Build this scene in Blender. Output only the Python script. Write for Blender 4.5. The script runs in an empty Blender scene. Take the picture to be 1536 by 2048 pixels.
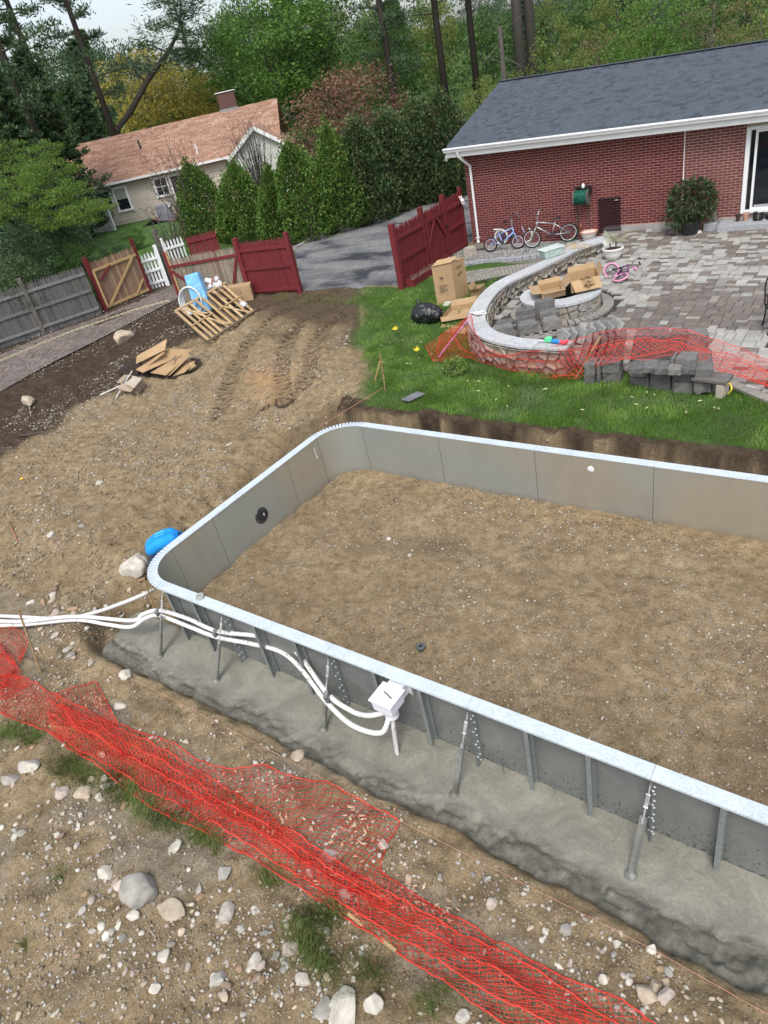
import bpy, bmesh, math, random
import numpy as np
from mathutils import Vector, Matrix, Euler, noise as mnoise

# ---------------------------------------------------------------- camera, sky, light
SC = bpy.context.scene
CAMH = 5.6
FPX = 1373.0                      # focal length in pixels of a 1536 x 2048 frame
_R = np.array([0.80823593, 0.55682868, -0.19156329])
_U = np.array([-0.17889285, 0.54212056, 0.82103754])
_F = np.array([-0.56102765, 0.62932274, -0.53777399])
cam_d = bpy.data.cameras.new("camera")
cam = bpy.data.objects.new("camera", cam_d)
SC.collection.objects.link(cam)
cam_d.sensor_fit = 'VERTICAL'; cam_d.sensor_height = 36.0; cam_d.lens = FPX / 2048 * 36.0
cam_d.clip_end = 900; cam_d.clip_start = 0.05
cam.matrix_world = Matrix(((_R[0], _U[0], -_F[0], 0), (_R[1], _U[1], -_F[1], 0), (_R[2], _U[2], -_F[2], CAMH), (0, 0, 0, 1)))
SC.camera = cam
W = bpy.data.worlds.new("World"); SC.world = W; W.use_nodes = True
wn = W.node_tree; wn.nodes.clear()
SUN_EL, SUN_AZ = math.radians(56), math.radians(152)
sky = wn.nodes.new('ShaderNodeTexSky'); sky.sky_type = 'NISHITA'; sky.sun_disc = False
sky.sun_elevation = SUN_EL; sky.sun_rotation = SUN_AZ; sky.air_density = 1.0; sky.dust_density = 3.0; sky.ozone_density = 1.0
hs = wn.nodes.new('ShaderNodeHueSaturation'); hs.inputs['Saturation'].default_value = 0.5
bg = wn.nodes.new('ShaderNodeBackground'); bg.inputs['Strength'].default_value = 0.15
wo = wn.nodes.new('ShaderNodeOutputWorld')
wn.links.new(sky.outputs[0], hs.inputs['Color']); wn.links.new(hs.outputs[0], bg.inputs['Color']); wn.links.new(bg.outputs[0], wo.inputs['Surface'])
sun_d = bpy.data.lights.new("sun", 'SUN'); sun_d.energy = 1.5; sun_d.angle = math.radians(18); sun_d.color = (1, 0.97, 0.92)
sun = bpy.data.objects.new("sun", sun_d); SC.collection.objects.link(sun)
sdir = Vector((math.sin(SUN_AZ) * math.cos(SUN_EL), math.cos(SUN_AZ) * math.cos(SUN_EL), math.sin(SUN_EL)))
sun.rotation_euler = sdir.to_track_quat('Z', 'Y').to_euler()
SC.view_settings.view_transform = 'Standard'; SC.view_settings.look = 'None'
SC.view_settings.exposure = 0.66; SC.view_settings.gamma = 1.0; SC.view_settings.use_curve_mapping = False
SC.cycles.max_bounces = 6; SC.cycles.transparent_max_bounces = 12

rnd = random.Random(7)
rng = np.random.default_rng(11)
COL = SC.collection
PI = math.pi

# ---------------------------------------------------------------- placing helpers
def ray(x, y):
    d = _F * FPX + _R * (x - 768) + _U * (1024 - y)
    return d / np.hypot(d[0], d[1])
def G(x, y, z=0.0):
    d = ray(x, y); t = (z - CAMH) / d[2]
    return Vector((d[0] * t, d[1] * t, z))
def proj(P):
    q = np.array(P, float) - np.array([0, 0, CAMH]); z = q @ _F
    return 768 + FPX * (q @ _R) / z, 1024 - FPX * (q @ _U) / z
def PT(x, y, D):                   # point at horizontal distance D from the camera
    d = ray(x, y)
    return Vector((d[0] * D, d[1] * D, CAMH + d[2] * D))
def GY(x, y, Y):
    d = ray(x, y); t = Y / d[1]
    return Vector((d[0] * t, Y, CAMH + d[2] * t))

# ---------------------------------------------------------------- objects
MATW = {}
def setp(o, label=None, cat=None, group=None, kind=None):
    if label: o['label'] = label
    if cat: o['category'] = cat
    if group: o['group'] = group
    if kind: o['kind'] = kind
    return o
def thing(name, label, cat, loc=(0, 0, 0), rot=(0, 0, 0), group=None):
    o = bpy.data.objects.new(name, None); COL.objects.link(o)
    o.empty_display_size = 0.1
    o.location = loc; o.rotation_euler = rot
    MATW[o.name] = Matrix.Translation(Vector(loc)) @ Euler(rot).to_matrix().to_4x4()
    return setp(o, label, cat, group)
def link(name, me, parent=None, loc=None, rot=None, scale=None):
    o = bpy.data.objects.new(name, me); COL.objects.link(o)
    if parent is not None: o.parent = parent
    if loc is not None: o.location = loc
    if rot is not None: o.rotation_euler = rot
    if scale is not None: o.scale = scale
    return o
def dup(root, loc=None, rot=None, label=None, group=None, scale=None):
    r = root.copy(); COL.objects.link(r)
    if loc is not None: r.location = loc
    if rot is not None: r.rotation_euler = rot
    if scale is not None: r.scale = scale
    if label: r['label'] = label
    if group: r['group'] = group
    for ch in list(root.children):
        c = ch.copy(); COL.objects.link(c); c.parent = r
        for g in list(ch.children):
            d = g.copy(); COL.objects.link(d); d.parent = c
    return r
def bevel(o, w=0.006, seg=2, ang=35):
    m = o.modifiers.new('bevel', 'BEVEL'); m.width = w; m.segments = seg; m.limit_method = 'ANGLE'; m.angle_limit = math.radians(ang)
    return o
def fastmesh(name, V, Fq, mats, smooth=False, mi=None):
    """V (n,3) array, Fq (m,k) array of equal-size faces"""
    me = bpy.data.meshes.new(name)
    V = np.asarray(V, dtype=np.float32); Fq = np.asarray(Fq, dtype=np.int32)
    n, k = len(V), Fq.shape[1]
    me.vertices.add(n); me.vertices.foreach_set('co', V.ravel())
    me.loops.add(Fq.size); me.loops.foreach_set('vertex_index', Fq.ravel())
    me.polygons.add(len(Fq)); me.polygons.foreach_set('loop_start', np.arange(0, Fq.size, k, dtype=np.int32))
    if mi is not None: me.polygons.foreach_set('material_index', np.asarray(mi, dtype=np.int32))
    if smooth: me.polygons.foreach_set('use_smooth', np.ones(len(Fq), dtype=bool))
    for m in (mats if isinstance(mats, (list, tuple)) else [mats]): me.materials.append(m)
    me.update(calc_edges=True)
    return me
class MB:
    def __init__(s): s.v = []; s.f = []; s.m = []
    def add(s, vs, fs, m=0):
        b = len(s.v); s.v += [tuple(v) for v in vs]; s.f += [tuple(i + b for i in f) for f in fs]; s.m += [m] * len(fs); return s
    def box(s, c, d, rot=None, m=0, taper=1.0):
        x, y, z = d[0] / 2, d[1] / 2, d[2] / 2
        vs = [Vector((a * x * (taper if e > 0 else 1), b * y * (taper if e > 0 else 1), e * z)) for e in (-1, 1) for b in (-1, 1) for a in (-1, 1)]
        if rot is not None:
            R = Euler(rot).to_matrix() if not isinstance(rot, Matrix) else rot
            vs = [R @ v for v in vs]
        c = Vector(c)
        return s.add([v + c for v in vs], [(0, 2, 3, 1), (4, 5, 7, 6), (0, 1, 5, 4), (2, 6, 7, 3), (0, 4, 6, 2), (1, 3, 7, 5)], m)
    def bar(s, a, b, w, t, up=(0, 0, 1), m=0):
        """rectangular bar from a to b, width w (sideways), thickness t (along up)"""
        a, b = Vector(a), Vector(b); d = (b - a); L = d.length; d.normalize()
        u = Vector(up); sd = d.cross(u)
        if sd.length < 1e-5: sd = d.cross(Vector((1, 0, 0)))
        sd.normalize(); u = sd.cross(d)
        vs = []
        for p in (a, b):
            for i, j in ((-1, -1), (1, -1), (1, 1), (-1, 1)): vs.append(p + sd * (w / 2 * i) + u * (t / 2 * j))
        return s.add(vs, [(0, 1, 2, 3), (7, 6, 5, 4), (0, 4, 5, 1), (1, 5, 6, 2), (2, 6, 7, 3), (3, 7, 4, 0)], m)
    def tube(s, path, r, n=8, m=0, cap=True, closed=False):
        P = [Vector(p) for p in path]; k = len(P)
        R = r if isinstance(r, (list, tuple)) else [r] * k
        up = None; b = len(s.v)
        for i in range(k):
            if closed: t = P[(i + 1) % k] - P[i - 1]
            else: t = P[min(i + 1, k - 1)] - P[max(i - 1, 0)]
            t.normalize()
            if up is None:
                up = t.orthogonal().normalized()
            else:
                up = (up - t * up.dot(t)); 
                if up.length < 1e-6: up = t.orthogonal()
                up.normalize()
            q = t.cross(up)
            for j in range(n):
                a = 2 * PI * j / n
                s.v.append(tuple(P[i] + (up * math.cos(a) + q * math.sin(a)) * R[i]))
        for i in range(k if closed else k - 1):
            i2 = (i + 1) % k
            for j in range(n):
                j2 = (j + 1) % n
                s.f.append((b + i * n + j, b + i * n + j2, b + i2 * n + j2, b + i2 * n + j)); s.m.append(m)
        if cap and not closed:
            s.f.append(tuple(b + j for j in reversed(range(n)))); s.m.append(m)
            s.f.append(tuple(b + (k - 1) * n + j for j in range(n))); s.m.append(m)
        return s
    def lathe(s, prof, c=(0, 0, 0), n=20, m=0, R=None, sx=1, sy=1):
        b = len(s.v); c = Vector(c)
        for r, z in prof:
            for j in range(n):
                a = 2 * PI * j / n; v = Vector((r * math.cos(a) * sx, r * math.sin(a) * sy, z))
                if R is not None: v = R @ v
                s.v.append(tuple(v + c))
        for i in range(len(prof) - 1):
            for j in range(n):
                j2 = (j + 1) % n
                s.f.append((b + i * n + j, b + i * n + j2, b + (i + 1) * n + j2, b + (i + 1) * n + j)); s.m.append(m)
        s.f.append(tuple(b + j for j in reversed(range(n)))); s.m.append(m)
        s.f.append(tuple(b + (len(prof) - 1) * n + j for j in range(n))); s.m.append(m)
        return s
    def prism(s, poly, z0, z1, m=0, top=1.0):
        n = len(poly); cx = sum(p[0] for p in poly) / n; cy = sum(p[1] for p in poly) / n
        vs = [(p[0], p[1], z0) for p in poly] + [(cx + (p[0] - cx) * top, cy + (p[1] - cy) * top, z1) for p in poly]
        return s.add(vs, [tuple(reversed(range(n))), tuple(range(n, 2 * n))] + [(i, (i + 1) % n, n + (i + 1) % n, n + i) for i in range(n)], m)
    def sheet(s, pts, t=0.004, m=0):
        """thin panel from 3-4 corner points, thickness t"""
        P = [Vector(p) for p in pts]; nn = (P[1] - P[0]).cross(P[2] - P[0]).normalized() * t
        k = len(P); vs = P + [p + nn for p in P]
        return s.add(vs, [tuple(reversed(range(k))), tuple(range(k, 2 * k))] + [(i, (i + 1) % k, k + (i + 1) % k, k + i) for i in range(k)], m)
    def build(s, name, mats, parent=None, world=False, smooth=False, autos=None):
        me = bpy.data.meshes.new(name)
        vs = s.v
        if world and parent is not None:
            q = parent
            while q.parent is not None: q = q.parent
            I = MATW[q.name].inverted(); vs = [tuple(I @ Vector(v)) for v in vs]
        me.from_pydata(vs, [], s.f)
        for mt in (mats if isinstance(mats, (list, tuple)) else [mats]): me.materials.append(mt)
        if isinstance(mats, (list, tuple)) and len(mats) > 1: me.polygons.foreach_set('material_index', s.m)
        me.validate(); me.update()
        bm = bmesh.new(); bm.from_mesh(me); bmesh.ops.recalc_face_normals(bm, faces=bm.faces); bm.to_mesh(me); bm.free()
        if smooth or autos:
            me.polygons.foreach_set('use_smooth', [True] * len(me.polygons))
            if autos: me.set_sharp_from_angle(angle=math.radians(autos))
        return link(name, me, parent)

# ---------------------------------------------------------------- materials
def newmat(name, rough=0.8, metal=0.0, spec=0.3):
    m = bpy.data.materials.new(name); m.use_nodes = True
    nt = m.node_tree; b = nt.nodes['Principled BSDF']
    b.inputs['Roughness'].default_value = rough; b.inputs['Metallic'].default_value = metal
    b.inputs['Specular IOR Level'].default_value = spec
    return m, nt, b
def N(nt, t, **kw):
    n = nt.nodes.new(t)
    for k, v in kw.items(): setattr(n, k, v)
    return n
def ramp(nt, fac, stops):
    r = nt.nodes.new('ShaderNodeValToRGB'); e = r.color_ramp.elements
    while len(e) < len(stops): e.new(0.5)
    for i, (p, c) in enumerate(stops): e[i].position = p; e[i].color = (*c, 1)
    nt.links.new(fac, r.inputs[0]); return r.outputs[0]
def pos(nt): return nt.nodes.new('ShaderNodeNewGeometry').outputs['Position']
def noise(nt, scale, detail=4, rough=0.6, vec=None, dist=0.0):
    n = nt.nodes.new('ShaderNodeTexNoise'); n.inputs['Scale'].default_value = scale; n.inputs['Detail'].default_value = detail
    n.inputs['Roughness'].default_value = rough; n.inputs['Distortion'].default_value = dist
    nt.links.new(vec if vec is not None else pos(nt), n.inputs['Vector']); return n.outputs['Fac']
def stretch(nt, sx, sy, sz, rz=0.0, obj=False):
    m = nt.nodes.new('ShaderNodeMapping'); m.inputs['Scale'].default_value = (sx, sy, sz); m.inputs['Rotation'].default_value = (0, 0, rz)
    src = nt.nodes.new('ShaderNodeTexCoord').outputs['Object'] if obj else pos(nt)
    nt.links.new(src, m.inputs['Vector']); return m.outputs[0]
def rand(nt):
    a = nt.nodes.new('ShaderNodeObjectInfo').outputs['Random']; b = nt.nodes.new('ShaderNodeNewGeometry').outputs['Random Per Island']
    s = N(nt, 'ShaderNodeMath', operation='ADD'); nt.links.new(a, s.inputs[0]); nt.links.new(b, s.inputs[1])
    f = N(nt, 'ShaderNodeMath', operation='FRACT'); nt.links.new(s.outputs[0], f.inputs[0]); return f.outputs[0]
def mixc(nt, fac, a, b, mode='MIX'):
    m = nt.nodes.new('ShaderNodeMix'); m.data_type = 'RGBA'; m.blend_type = mode
    for sock, v in ((m.inputs[0], fac), (m.inputs[6], a), (m.inputs[7], b)):
        if isinstance(v, (int, float)): sock.default_value = v
        elif isinstance(v, tuple): sock.default_value = (*v, 1)
        else: nt.links.new(v, sock)
    return m.outputs[2]
def math_(nt, op, a, b=0.0):
    m = N(nt, 'ShaderNodeMath', operation=op)
    for i, v in enumerate((a, b)):
        if isinstance(v, (int, float)): m.inputs[i].default_value = v
        else: nt.links.new(v, m.inputs[i])
    return m.outputs[0]
def bump(nt, b, h, strength=0.3, dist=0.01):
    n = nt.nodes.new('ShaderNodeBump'); n.inputs['Strength'].default_value = strength; n.inputs['Distance'].default_value = dist
    nt.links.new(h, n.inputs['Height'])
    prev = b.inputs['Normal'].links
    if prev: nt.links.new(prev[0].from_socket, n.inputs['Normal'])
    nt.links.new(n.outputs[0], b.inputs['Normal'])
def simple(name, col, rough=0.7, metal=0.0, var=0.25, scale=8, bmp=0.15, spec=0.3, vec=None, dirt=None, bscale=None):
    """base colour with noise variation, per-piece variation and bump"""
    m, nt, b = newmat(name, rough, metal, spec)
    c = tuple(col); lo = tuple(x * (1 - var) for x in c); hi = tuple(min(1, x * (1 + var)) for x in c)
    v = vec(nt) if vec else None
    n = noise(nt, scale, 5, 0.65, v)
    out = ramp(nt, n, [(0.3, lo), (0.7, hi)])
    if dirt:
        n2 = noise(nt, dirt[1], 6, 0.7); f = ramp(nt, n2, [(dirt[2], (0, 0, 0)), (dirt[3], (1, 1, 1))])
        out = mixc(nt, f, out, dirt[0])
    nt.links.new(out, b.inputs['Base Color'])
    if bmp: bump(nt, b, noise(nt, bscale or scale * 6, 4, 0.7, v), bmp, 0.01)
    return m
def varied(name, cols, rough=0.8, scale=20, var=0.2, bmp=0.2, metal=0.0, spec=0.3, vec=None, bd=0.005):
    """each piece picks its own tone out of cols"""
    m, nt, b = newmat(name, rough, metal, spec)
    k = len(cols); r = rand(nt)
    base = ramp(nt, r, [((i + 0.5) / k, c) for i, c in enumerate(cols)])
    v = vec(nt) if vec else None
    n = noise(nt, scale, 5, 0.65, v)
    mul = ramp(nt, n, [(0.3, (1 - var,) * 3), (0.7, (1 + var,) * 3)])
    nt.links.new(mixc(nt, 1.0, base, mul, 'MULTIPLY'), b.inputs['Base Color'])
    if bmp: bump(nt, b, noise(nt, scale * 4, 4, 0.7, v), bmp, bd)
    return m
def leafmat(name, cols, trans=0.35, scale=0.25):
    m, nt, b = newmat(name, 0.55, 0, 0.25)
    k = len(cols); r = rand(nt)
    base = ramp(nt, r, [((i + 0.5) / k, c) for i, c in enumerate(cols)])
    n = noise(nt, scale, 3, 0.6)
    mul = ramp(nt, n, [(0.3, (0.72, 0.74, 0.7)), (0.7, (1.25, 1.2, 1.1))])
    c = mixc(nt, 1.0, base, mul, 'MULTIPLY'); nt.links.new(c, b.inputs['Base Color'])
    t = nt.nodes.new('ShaderNodeBsdfTranslucent'); nt.links.new(c, t.inputs['Color'])
    mx = nt.nodes.new('ShaderNodeMixShader'); mx.inputs[0].default_value = trans
    out = nt.nodes['Material Output']
    nt.links.new(b.outputs[0], mx.inputs[1]); nt.links.new(t.outputs[0], mx.inputs[2]); nt.links.new(mx.outputs[0], out.inputs['Surface'])
    return m

# ---------------------------------------------------------------- numpy noise
_perm = rng.random((256, 256))
def vnoise(x, y, s):
    x = np.asarray(x, float) / s + 1000.3; y = np.asarray(y, float) / s + 1000.7
    xi = np.floor(x).astype(int); yi = np.floor(y).astype(int); fx = x - xi; fy = y - yi
    fx = fx * fx * (3 - 2 * fx); fy = fy * fy * (3 - 2 * fy)
    a = _perm[xi & 255, yi & 255]; b = _perm[(xi + 1) & 255, yi & 255]; c = _perm[xi & 255, (yi + 1) & 255]; d = _perm[(xi + 1) & 255, (yi + 1) & 255]
    return (a * (1 - fx) + b * fx) * (1 - fy) + (c * (1 - fx) + d * fx) * fy - 0.5
def fbm(x, y, s, o=4, g=0.5):
    r = 0; a = 1.0
    for i in range(o):
        r = r + a * vnoise(x + 17.1 * i, y - 9.3 * i, s); a *= g; s *= 0.5
    return r
def sst(a, b, x):
    t = np.clip((x - a) / (b - a), 0, 1); return t * t * (3 - 2 * t)
# ================================================================ TERRAIN
XL, XLo = -8.60, -8.75           # inside and outside of the left pool wall
YN, YNo = 3.97, 3.83
YF, YFo = 8.87, 9.02
LAWN_X = ((9.0, -8.2), (9.9, -8.75), (11.5, -9.9), (12.5, -10.9), (14.1, -12.0), (16.1, -13.5), (17.5, -14.2))
def lawn_d(x, y):                 # metres inside the left edge of the lawn
    return x - np.interp(y, [a for a, b in LAWN_X], [b for a, b in LAWN_X])
TRACKS = [  # tread marks: centre line, half width
    ([(-14.3, 16.4), (-15.3, 14.4), (-14.6, 12.2), (-13.2, 10.2), (-12.4, 9.0)], 0.24),
    ([(-13.4, 15.6), (-13.9, 13.8), (-12.9, 12.0), (-11.9, 10.8), (-11.0, 9.9)], 0.22),
    ([(-12.6, 14.6), (-12.7, 13.2), (-11.6, 11.6), (-10.9, 10.4), (-11.4, 9.6)], 0.22),
    ([(-14.9, 16.6), (-16.0, 15.4), (-16.3, 14.4)], 0.22),
]
def track_field(x, y):
    x, y = np.asarray(x, float), np.asarray(y, float); k = (x > -17) & (x < -10.3) & (y > 8.5) & (y < 17)
    b = np.full(x.shape, 9.0); s = np.zeros(x.shape); h = np.full(x.shape, .2)
    if k.any(): b[k], s[k], h[k] = _track(x[k], y[k])
    return b, s, h
def _track(x, y):
    best = np.full(np.shape(x), 9.0); sbest = np.zeros(np.shape(x)); hw = np.full(np.shape(x), 0.2)
    for pts, w in TRACKS:
        P = np.array(pts); s0 = 0
        # smooth the line
        for _ in range(3):
            Q = [P[0]]
            for a, b in zip(P[:-1], P[1:]): Q += [a * .75 + b * .25, a * .25 + b * .75]
            P = np.array(Q + [P[-1]])
        for a, b in zip(P[:-1], P[1:]):
            d = b - a; L = np.hypot(*d); d = d / L
            t = (x - a[0]) * d[0] + (y - a[1]) * d[1]; n = np.abs((x - a[0]) * -d[1] + (y - a[1]) * d[0])
            tc = np.clip(t, 0, L); dist = np.hypot(n, t - tc)
            k = dist < best
            best = np.where(k, dist, best); sbest = np.where(k, s0 + tc + 0.35 * n, sbest); hw = np.where(k, w, hw)
            s0 += L
    return best, sbest, hw
def patio_z(x, y): return 0.07 + 0.026 * (np.asarray(y, float) - 11.5)
def terr(x, y, fine=True):
    x = np.asarray(x, float); y = np.asarray(y, float)
    n1 = fbm(x, y, 1.3, 3); n2 = fbm(x + 40, y + 9, 0.42, 4, 0.55)
    # level away from the pool
    zd = -0.36 * (1 - sst(9.2, 14.5, y)) - 0.10 * (1 - sst(4.0, 8.0, y))
    terrace = sst(-17.0, -19.5, x + 0.5 * n1 + 0.25 * n2)
    zd = zd * (1 - terrace) + 0.05 * terrace
    zd = zd * (1 - sst(-1.3, 0.1, lawn_d(x, y) + 0.3 * n2))
    side = sst(4.7, 3.7, y)
    znear = -0.74 + 0.16 * sst(2.9, 1.0, y) + 0.25 * sst(-11.5, -17, x)
    zf = zd * (1 - side) + znear * side
    far = sst(8.4, 9.0, y)
    zf = zf + 0.06 * n1
    # distance from the pool's outside
    dx = np.maximum(XLo - x, 0); dn = np.maximum(YNo - y, 0); df = np.maximum(y - YFo, 0)
    d = np.sqrt(dx ** 2 + dn ** 2 + df ** 2)
    w0 = 0.16 * (1 - side) * (1 - far) + 0.72 * side + 0.40 * far * (x > -9.3) + 0.2 * far * (x <= -9.3)
    rise = 1.25 * (1 - side) * (1 - far) + 0.28 * side + 0.16 * far
    rise = np.where((y > 8.4) & (x < -9.0), rise + 0.8 * sst(-9.0, -9.6, x), rise)
    w0 = w0 + side * (0.16 * n1 + 0.16 * n2) + far * 0.13 * n2
    z = -1.16 + (zf + 1.16) * sst(0, 1, (d - w0) / rise)
    # pool floor
    inside = (x > XL - 0.08) & (y > YN - 0.035) & (y < YF + 0.08)
    zi = -1.03 + 0.11 * n1 * sst(0, .5, np.minimum(y - YN, YF - y)) - 0.06 * np.exp(-((x + 5.9) ** 2 + (y - 6.9) ** 2) / 0.7) + 0.03 * sst(7.3, 8.6, y)
    z = np.where(inside, zi, z)
    # flat places
    back = sst(14.0, 19.0, y) * (x > -12.2)
    z = np.where((y > 10) & (x > -12.2), z + 0.10 * back, z)
    grown = sst(15.5, 16.5, y) * sst(-12.2, -12.6, x)
    z = z * (1 - grown) + grown * 0.0
    # amplitude of the lumps
    amp = np.where(inside, 0.55, 1.0)
    amp = np.where((y > 9.6) & (lawn_d(x, y) > 0), 0.25, amp)
    amp = np.where((x < -19.8) | (y > 16.5), 0.15, amp)
    bank = np.exp(-((x + 18.3) / 1.3) ** 2) * (y < 14) + 1.1 * (y > 9.15) * (y < 9.8) * (x > -9.2) + 0.7 * np.exp(-((y - 2.75) / .35) ** 2) * (x > -9.5)
    amp = amp * (1 + 0.9 * np.exp(-((x + 10.2) / 1.2) ** 2) * (y > 4.5) * (y < 9.6))
    z = z + amp * (0.075 * n2 * (1 + 1.3 * bank) + 0.06 * fbm(x, y, 0.17, 3, .6))
    z = z - inside * 0.09 * np.exp(-((x + 6.6) ** 2 / 1.2 + (y - 7.4) ** 2 / .5)) + inside * 0.05 * np.exp(-((x + 5.0) ** 2 / .9 + (y - 7.0) ** 2 / .12))
    z = z + 0.16 * np.exp(-((y - 16.45 + 0.5 * n2) / 0.3) ** 2) * (x < -12.1) * (x > -16.2) * np.clip(n1 + 0.4, 0, 1)
    if fine:
        b, s, hw = track_field(x, y)
        k = sst(hw + 0.05, hw - 0.03, b)
        z = z + k * (-0.045 + 0.042 * np.sin(s * 2 * PI / 0.16)) + 0.03 * np.exp(-((b - hw - 0.06) / 0.06) ** 2)
    # distant land
    z = z + 0.035 * np.maximum(np.hypot(x, y) - 50, 0)
    return z
def tz(x, y): return float(terr(np.array([x]), np.array([y]))[0])
def GT(px, py, dz=0.0):           # pixel of the photograph -> point on the terrain
    z = -0.5
    for _ in range(14):
        p = G(px, py, z + dz); z = 0.5 * z + 0.5 * tz(p.x, p.y)
    p = G(px, py, z + dz); return p
def axis(*segs):
    out = []
    for a, b, st in segs: out += list(np.arange(a, b - 1e-6, st))
    out.append(segs[-1][1]); return np.array(out)
gx = axis((-420, -120, 30), (-120, -60, 6), (-60, -27, 1.2), (-27, -17, .085), (-17, 0.7, .04), (0.7, 12, .8), (12, 60, 6), (60, 260, 25))
gy = axis((-30, -0.8, 2.0), (-0.8, 14.6, .043), (14.6, 20.6, .1), (20.6, 45, .8), (45, 120, 5), (120, 520, 25))
GX, GYg = np.meshgrid(gx, gy, indexing='ij')
GZ = terr(GX, GYg)
nx, ny = GX.shape
idx = np.arange(nx * ny).reshape(nx, ny)
Fq = np.stack([idx[:-1, :-1], idx[1:, :-1], idx[1:, 1:], idx[:-1, 1:]], -1).reshape(-1, 4)

def soil_material():
    m, nt, b = newmat('soil', 0.95, 0, 0.15)
    P = pos(nt)
    at = nt.nodes.new('ShaderNodeAttribute'); at.attribute_name = 'soil'
    sep = nt.nodes.new('ShaderNodeSeparateColor'); nt.links.new(at.outputs['Color'], sep.inputs[0])
    big = noise(nt, 1.1, 6, 0.65, P); mid = noise(nt, 6, 7, 0.72, P); fine = noise(nt, 38, 6, 0.75, P)
    base = ramp(nt, mid, [(0.28, (0.125, 0.094, 0.055)), (0.5, (0.225, 0.176, 0.108)), (0.75, (0.33, 0.27, 0.18))])
    base = mixc(nt, 1.0, base, ramp(nt, big, [(0.3, (0.82, 0.78, 0.74)), (0.7, (1.15, 1.13, 1.1))]), 'MULTIPLY')
    mud = ramp(nt, mid, [(0.3, (0.028, 0.020, 0.014)), (0.55, (0.062, 0.044, 0.030)), (0.8, (0.11, 0.082, 0.056))])
    sand = ramp(nt, mid, [(0.3, (0.22, 0.14, 0.07)), (0.7, (0.36, 0.25, 0.14))])
    grey = ramp(nt, mid, [(0.3, (0.12, 0.115, 0.10)), (0.7, (0.24, 0.225, 0.195))])
    def mask(s, k=0.5):
        a = math_(nt, 'ADD', s, math_(nt, 'MULTIPLY', math_(nt, 'SUBTRACT', mid, 0.5), k))
        return ramp(nt, a, [(0.25, (0, 0, 0)), (0.75, (1, 1, 1))])
    c = mixc(nt, mask(sep.outputs[1]), base, sand)
    c = mixc(nt, mask(sep.outputs[2]), c, grey)
    c = mixc(nt, mask(sep.outputs[0]), c, mud)
    c = mixc(nt, 1.0, c, ramp(nt, fine, [(0.28, (0.5, 0.48, 0.46)), (0.5, (1, 1, 1)), (0.75, (1.45, 1.42, 1.38))]), 'MULTIPLY')
    # grit: small pale grains
    v = nt.nodes.new('ShaderNodeTexVoronoi'); v.inputs['Scale'].default_value = 55; nt.links.new(P, v.inputs['Vector'])
    g = ramp(nt, v.outputs['Distance'], [(0.16, (1, 1, 1)), (0.3, (0, 0, 0))])
    sel = ramp(nt, v.outputs['Color'], [(0.55, (0, 0, 0)), (0.65, (1, 1, 1))])
    gsel = mixc(nt, 1.0, g, sel, 'MULTIPLY')
    gsel = mixc(nt, 1.0, gsel, ramp(nt, big, [(0.35, (0.35,) * 3), (0.65, (1, 1, 1))]), 'MULTIPLY')
    inv = nt.nodes.new('ShaderNodeInvert'); nt.links.new(sep.outputs[0], inv.inputs['Color'])
    gsel = mixc(nt, 1.0, gsel, inv.outputs[0], 'MULTIPLY')
    c = mixc(nt, gsel, c, (0.42, 0.37, 0.30))
    turf = ramp(nt, mid, [(0.3, (0.030, 0.065, 0.014)), (0.7, (0.07, 0.13, 0.03))])
    c = mixc(nt, at.outputs['Alpha'], c, turf)
    nt.links.new(c, b.inputs['Base Color'])
    bump(nt, b, mid, 0.7, 0.06); bump(nt, b, fine, 0.8, 0.014); bump(nt, b, g, 0.35, 0.006)
    return m
M_soil = soil_material()
me = fastmesh('ground', np.stack([GX, GYg, GZ], -1).reshape(-1, 3), Fq, M_soil, smooth=True)
# kinds of soil, a fact of the place: dark topsoil by the path, orange sand by the far corner, grey grit near the house wall side
nz = fbm(GX, GYg, 0.9, 4)
ld = lawn_d(GX, GYg)
mud = sst(-16.4, -17.6, GX + 0.9 * nz) * sst(19, 14, GYg) * sst(4.2, 6.2, GYg)
mud = np.maximum(mud, 0.66 * sst(12.1, 14.2, GYg + 1.3 * nz + 0.25 * (GX + 14)) * (ld < 0.2))
b_, s_, hw_ = track_field(GX, GYg)
mud = np.maximum(mud, (b_ < hw_) * (0.25 + 0.62 * (0.5 - 0.5 * np.sin(s_ * 2 * PI / 0.16))))  # tread marks, darker in the grooves than on the ridges
mud = np.maximum(mud, 0.42 * np.exp(-((GX + 5.6) ** 2 / 1.2 + (GYg - 7.2) ** 2 / 0.35)) * (GYg < 8.8))
mud = np.maximum(mud, (0.12 + 0.75 * sst(9.45, 9.62, GYg)) * sst(9.1, 9.2, GYg) * (GYg < 9.9) * (GX > -9.2))
mud = np.maximum(mud, 0.5 * np.exp(-(((GX + 9.4) / 1.0) ** 2 + ((GYg - 8.9) / 1.6) ** 2)))
mud = np.maximum(mud, np.clip(0.6 * fbm(GX + 3, GYg + 30, 1.6, 4) - 0.02, 0, .4) * (GYg < 16))
sandm = np.exp(-(((GX + 12.0) / 1.7) ** 2 + ((GYg - 11.0) / 1.5) ** 2)) * (0.55 + nz)
sandm = np.maximum(sandm, 0.35 * sst(9.08, 9.2, GYg) * (GYg < 9.4) * (GX > -8.9))
sandm = np.maximum(sandm, 0.35 * sst(7.7, 8.7, GYg) * (GX > -8.5) * (GYg < 8.9))
greym = 0.45 * sst(0.3, -0.2, nz + 0.15) * (GYg < 3.2) + 0.22 * sst(-4.5, -1.5, GX) * (GYg < 8.8) * (GYg > 4) + 0.7 * (GX < -19.9) * (GX > -26)
greym = np.maximum(greym, 0.9 * (GYg > 18.2) * (GX > -12))
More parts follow.
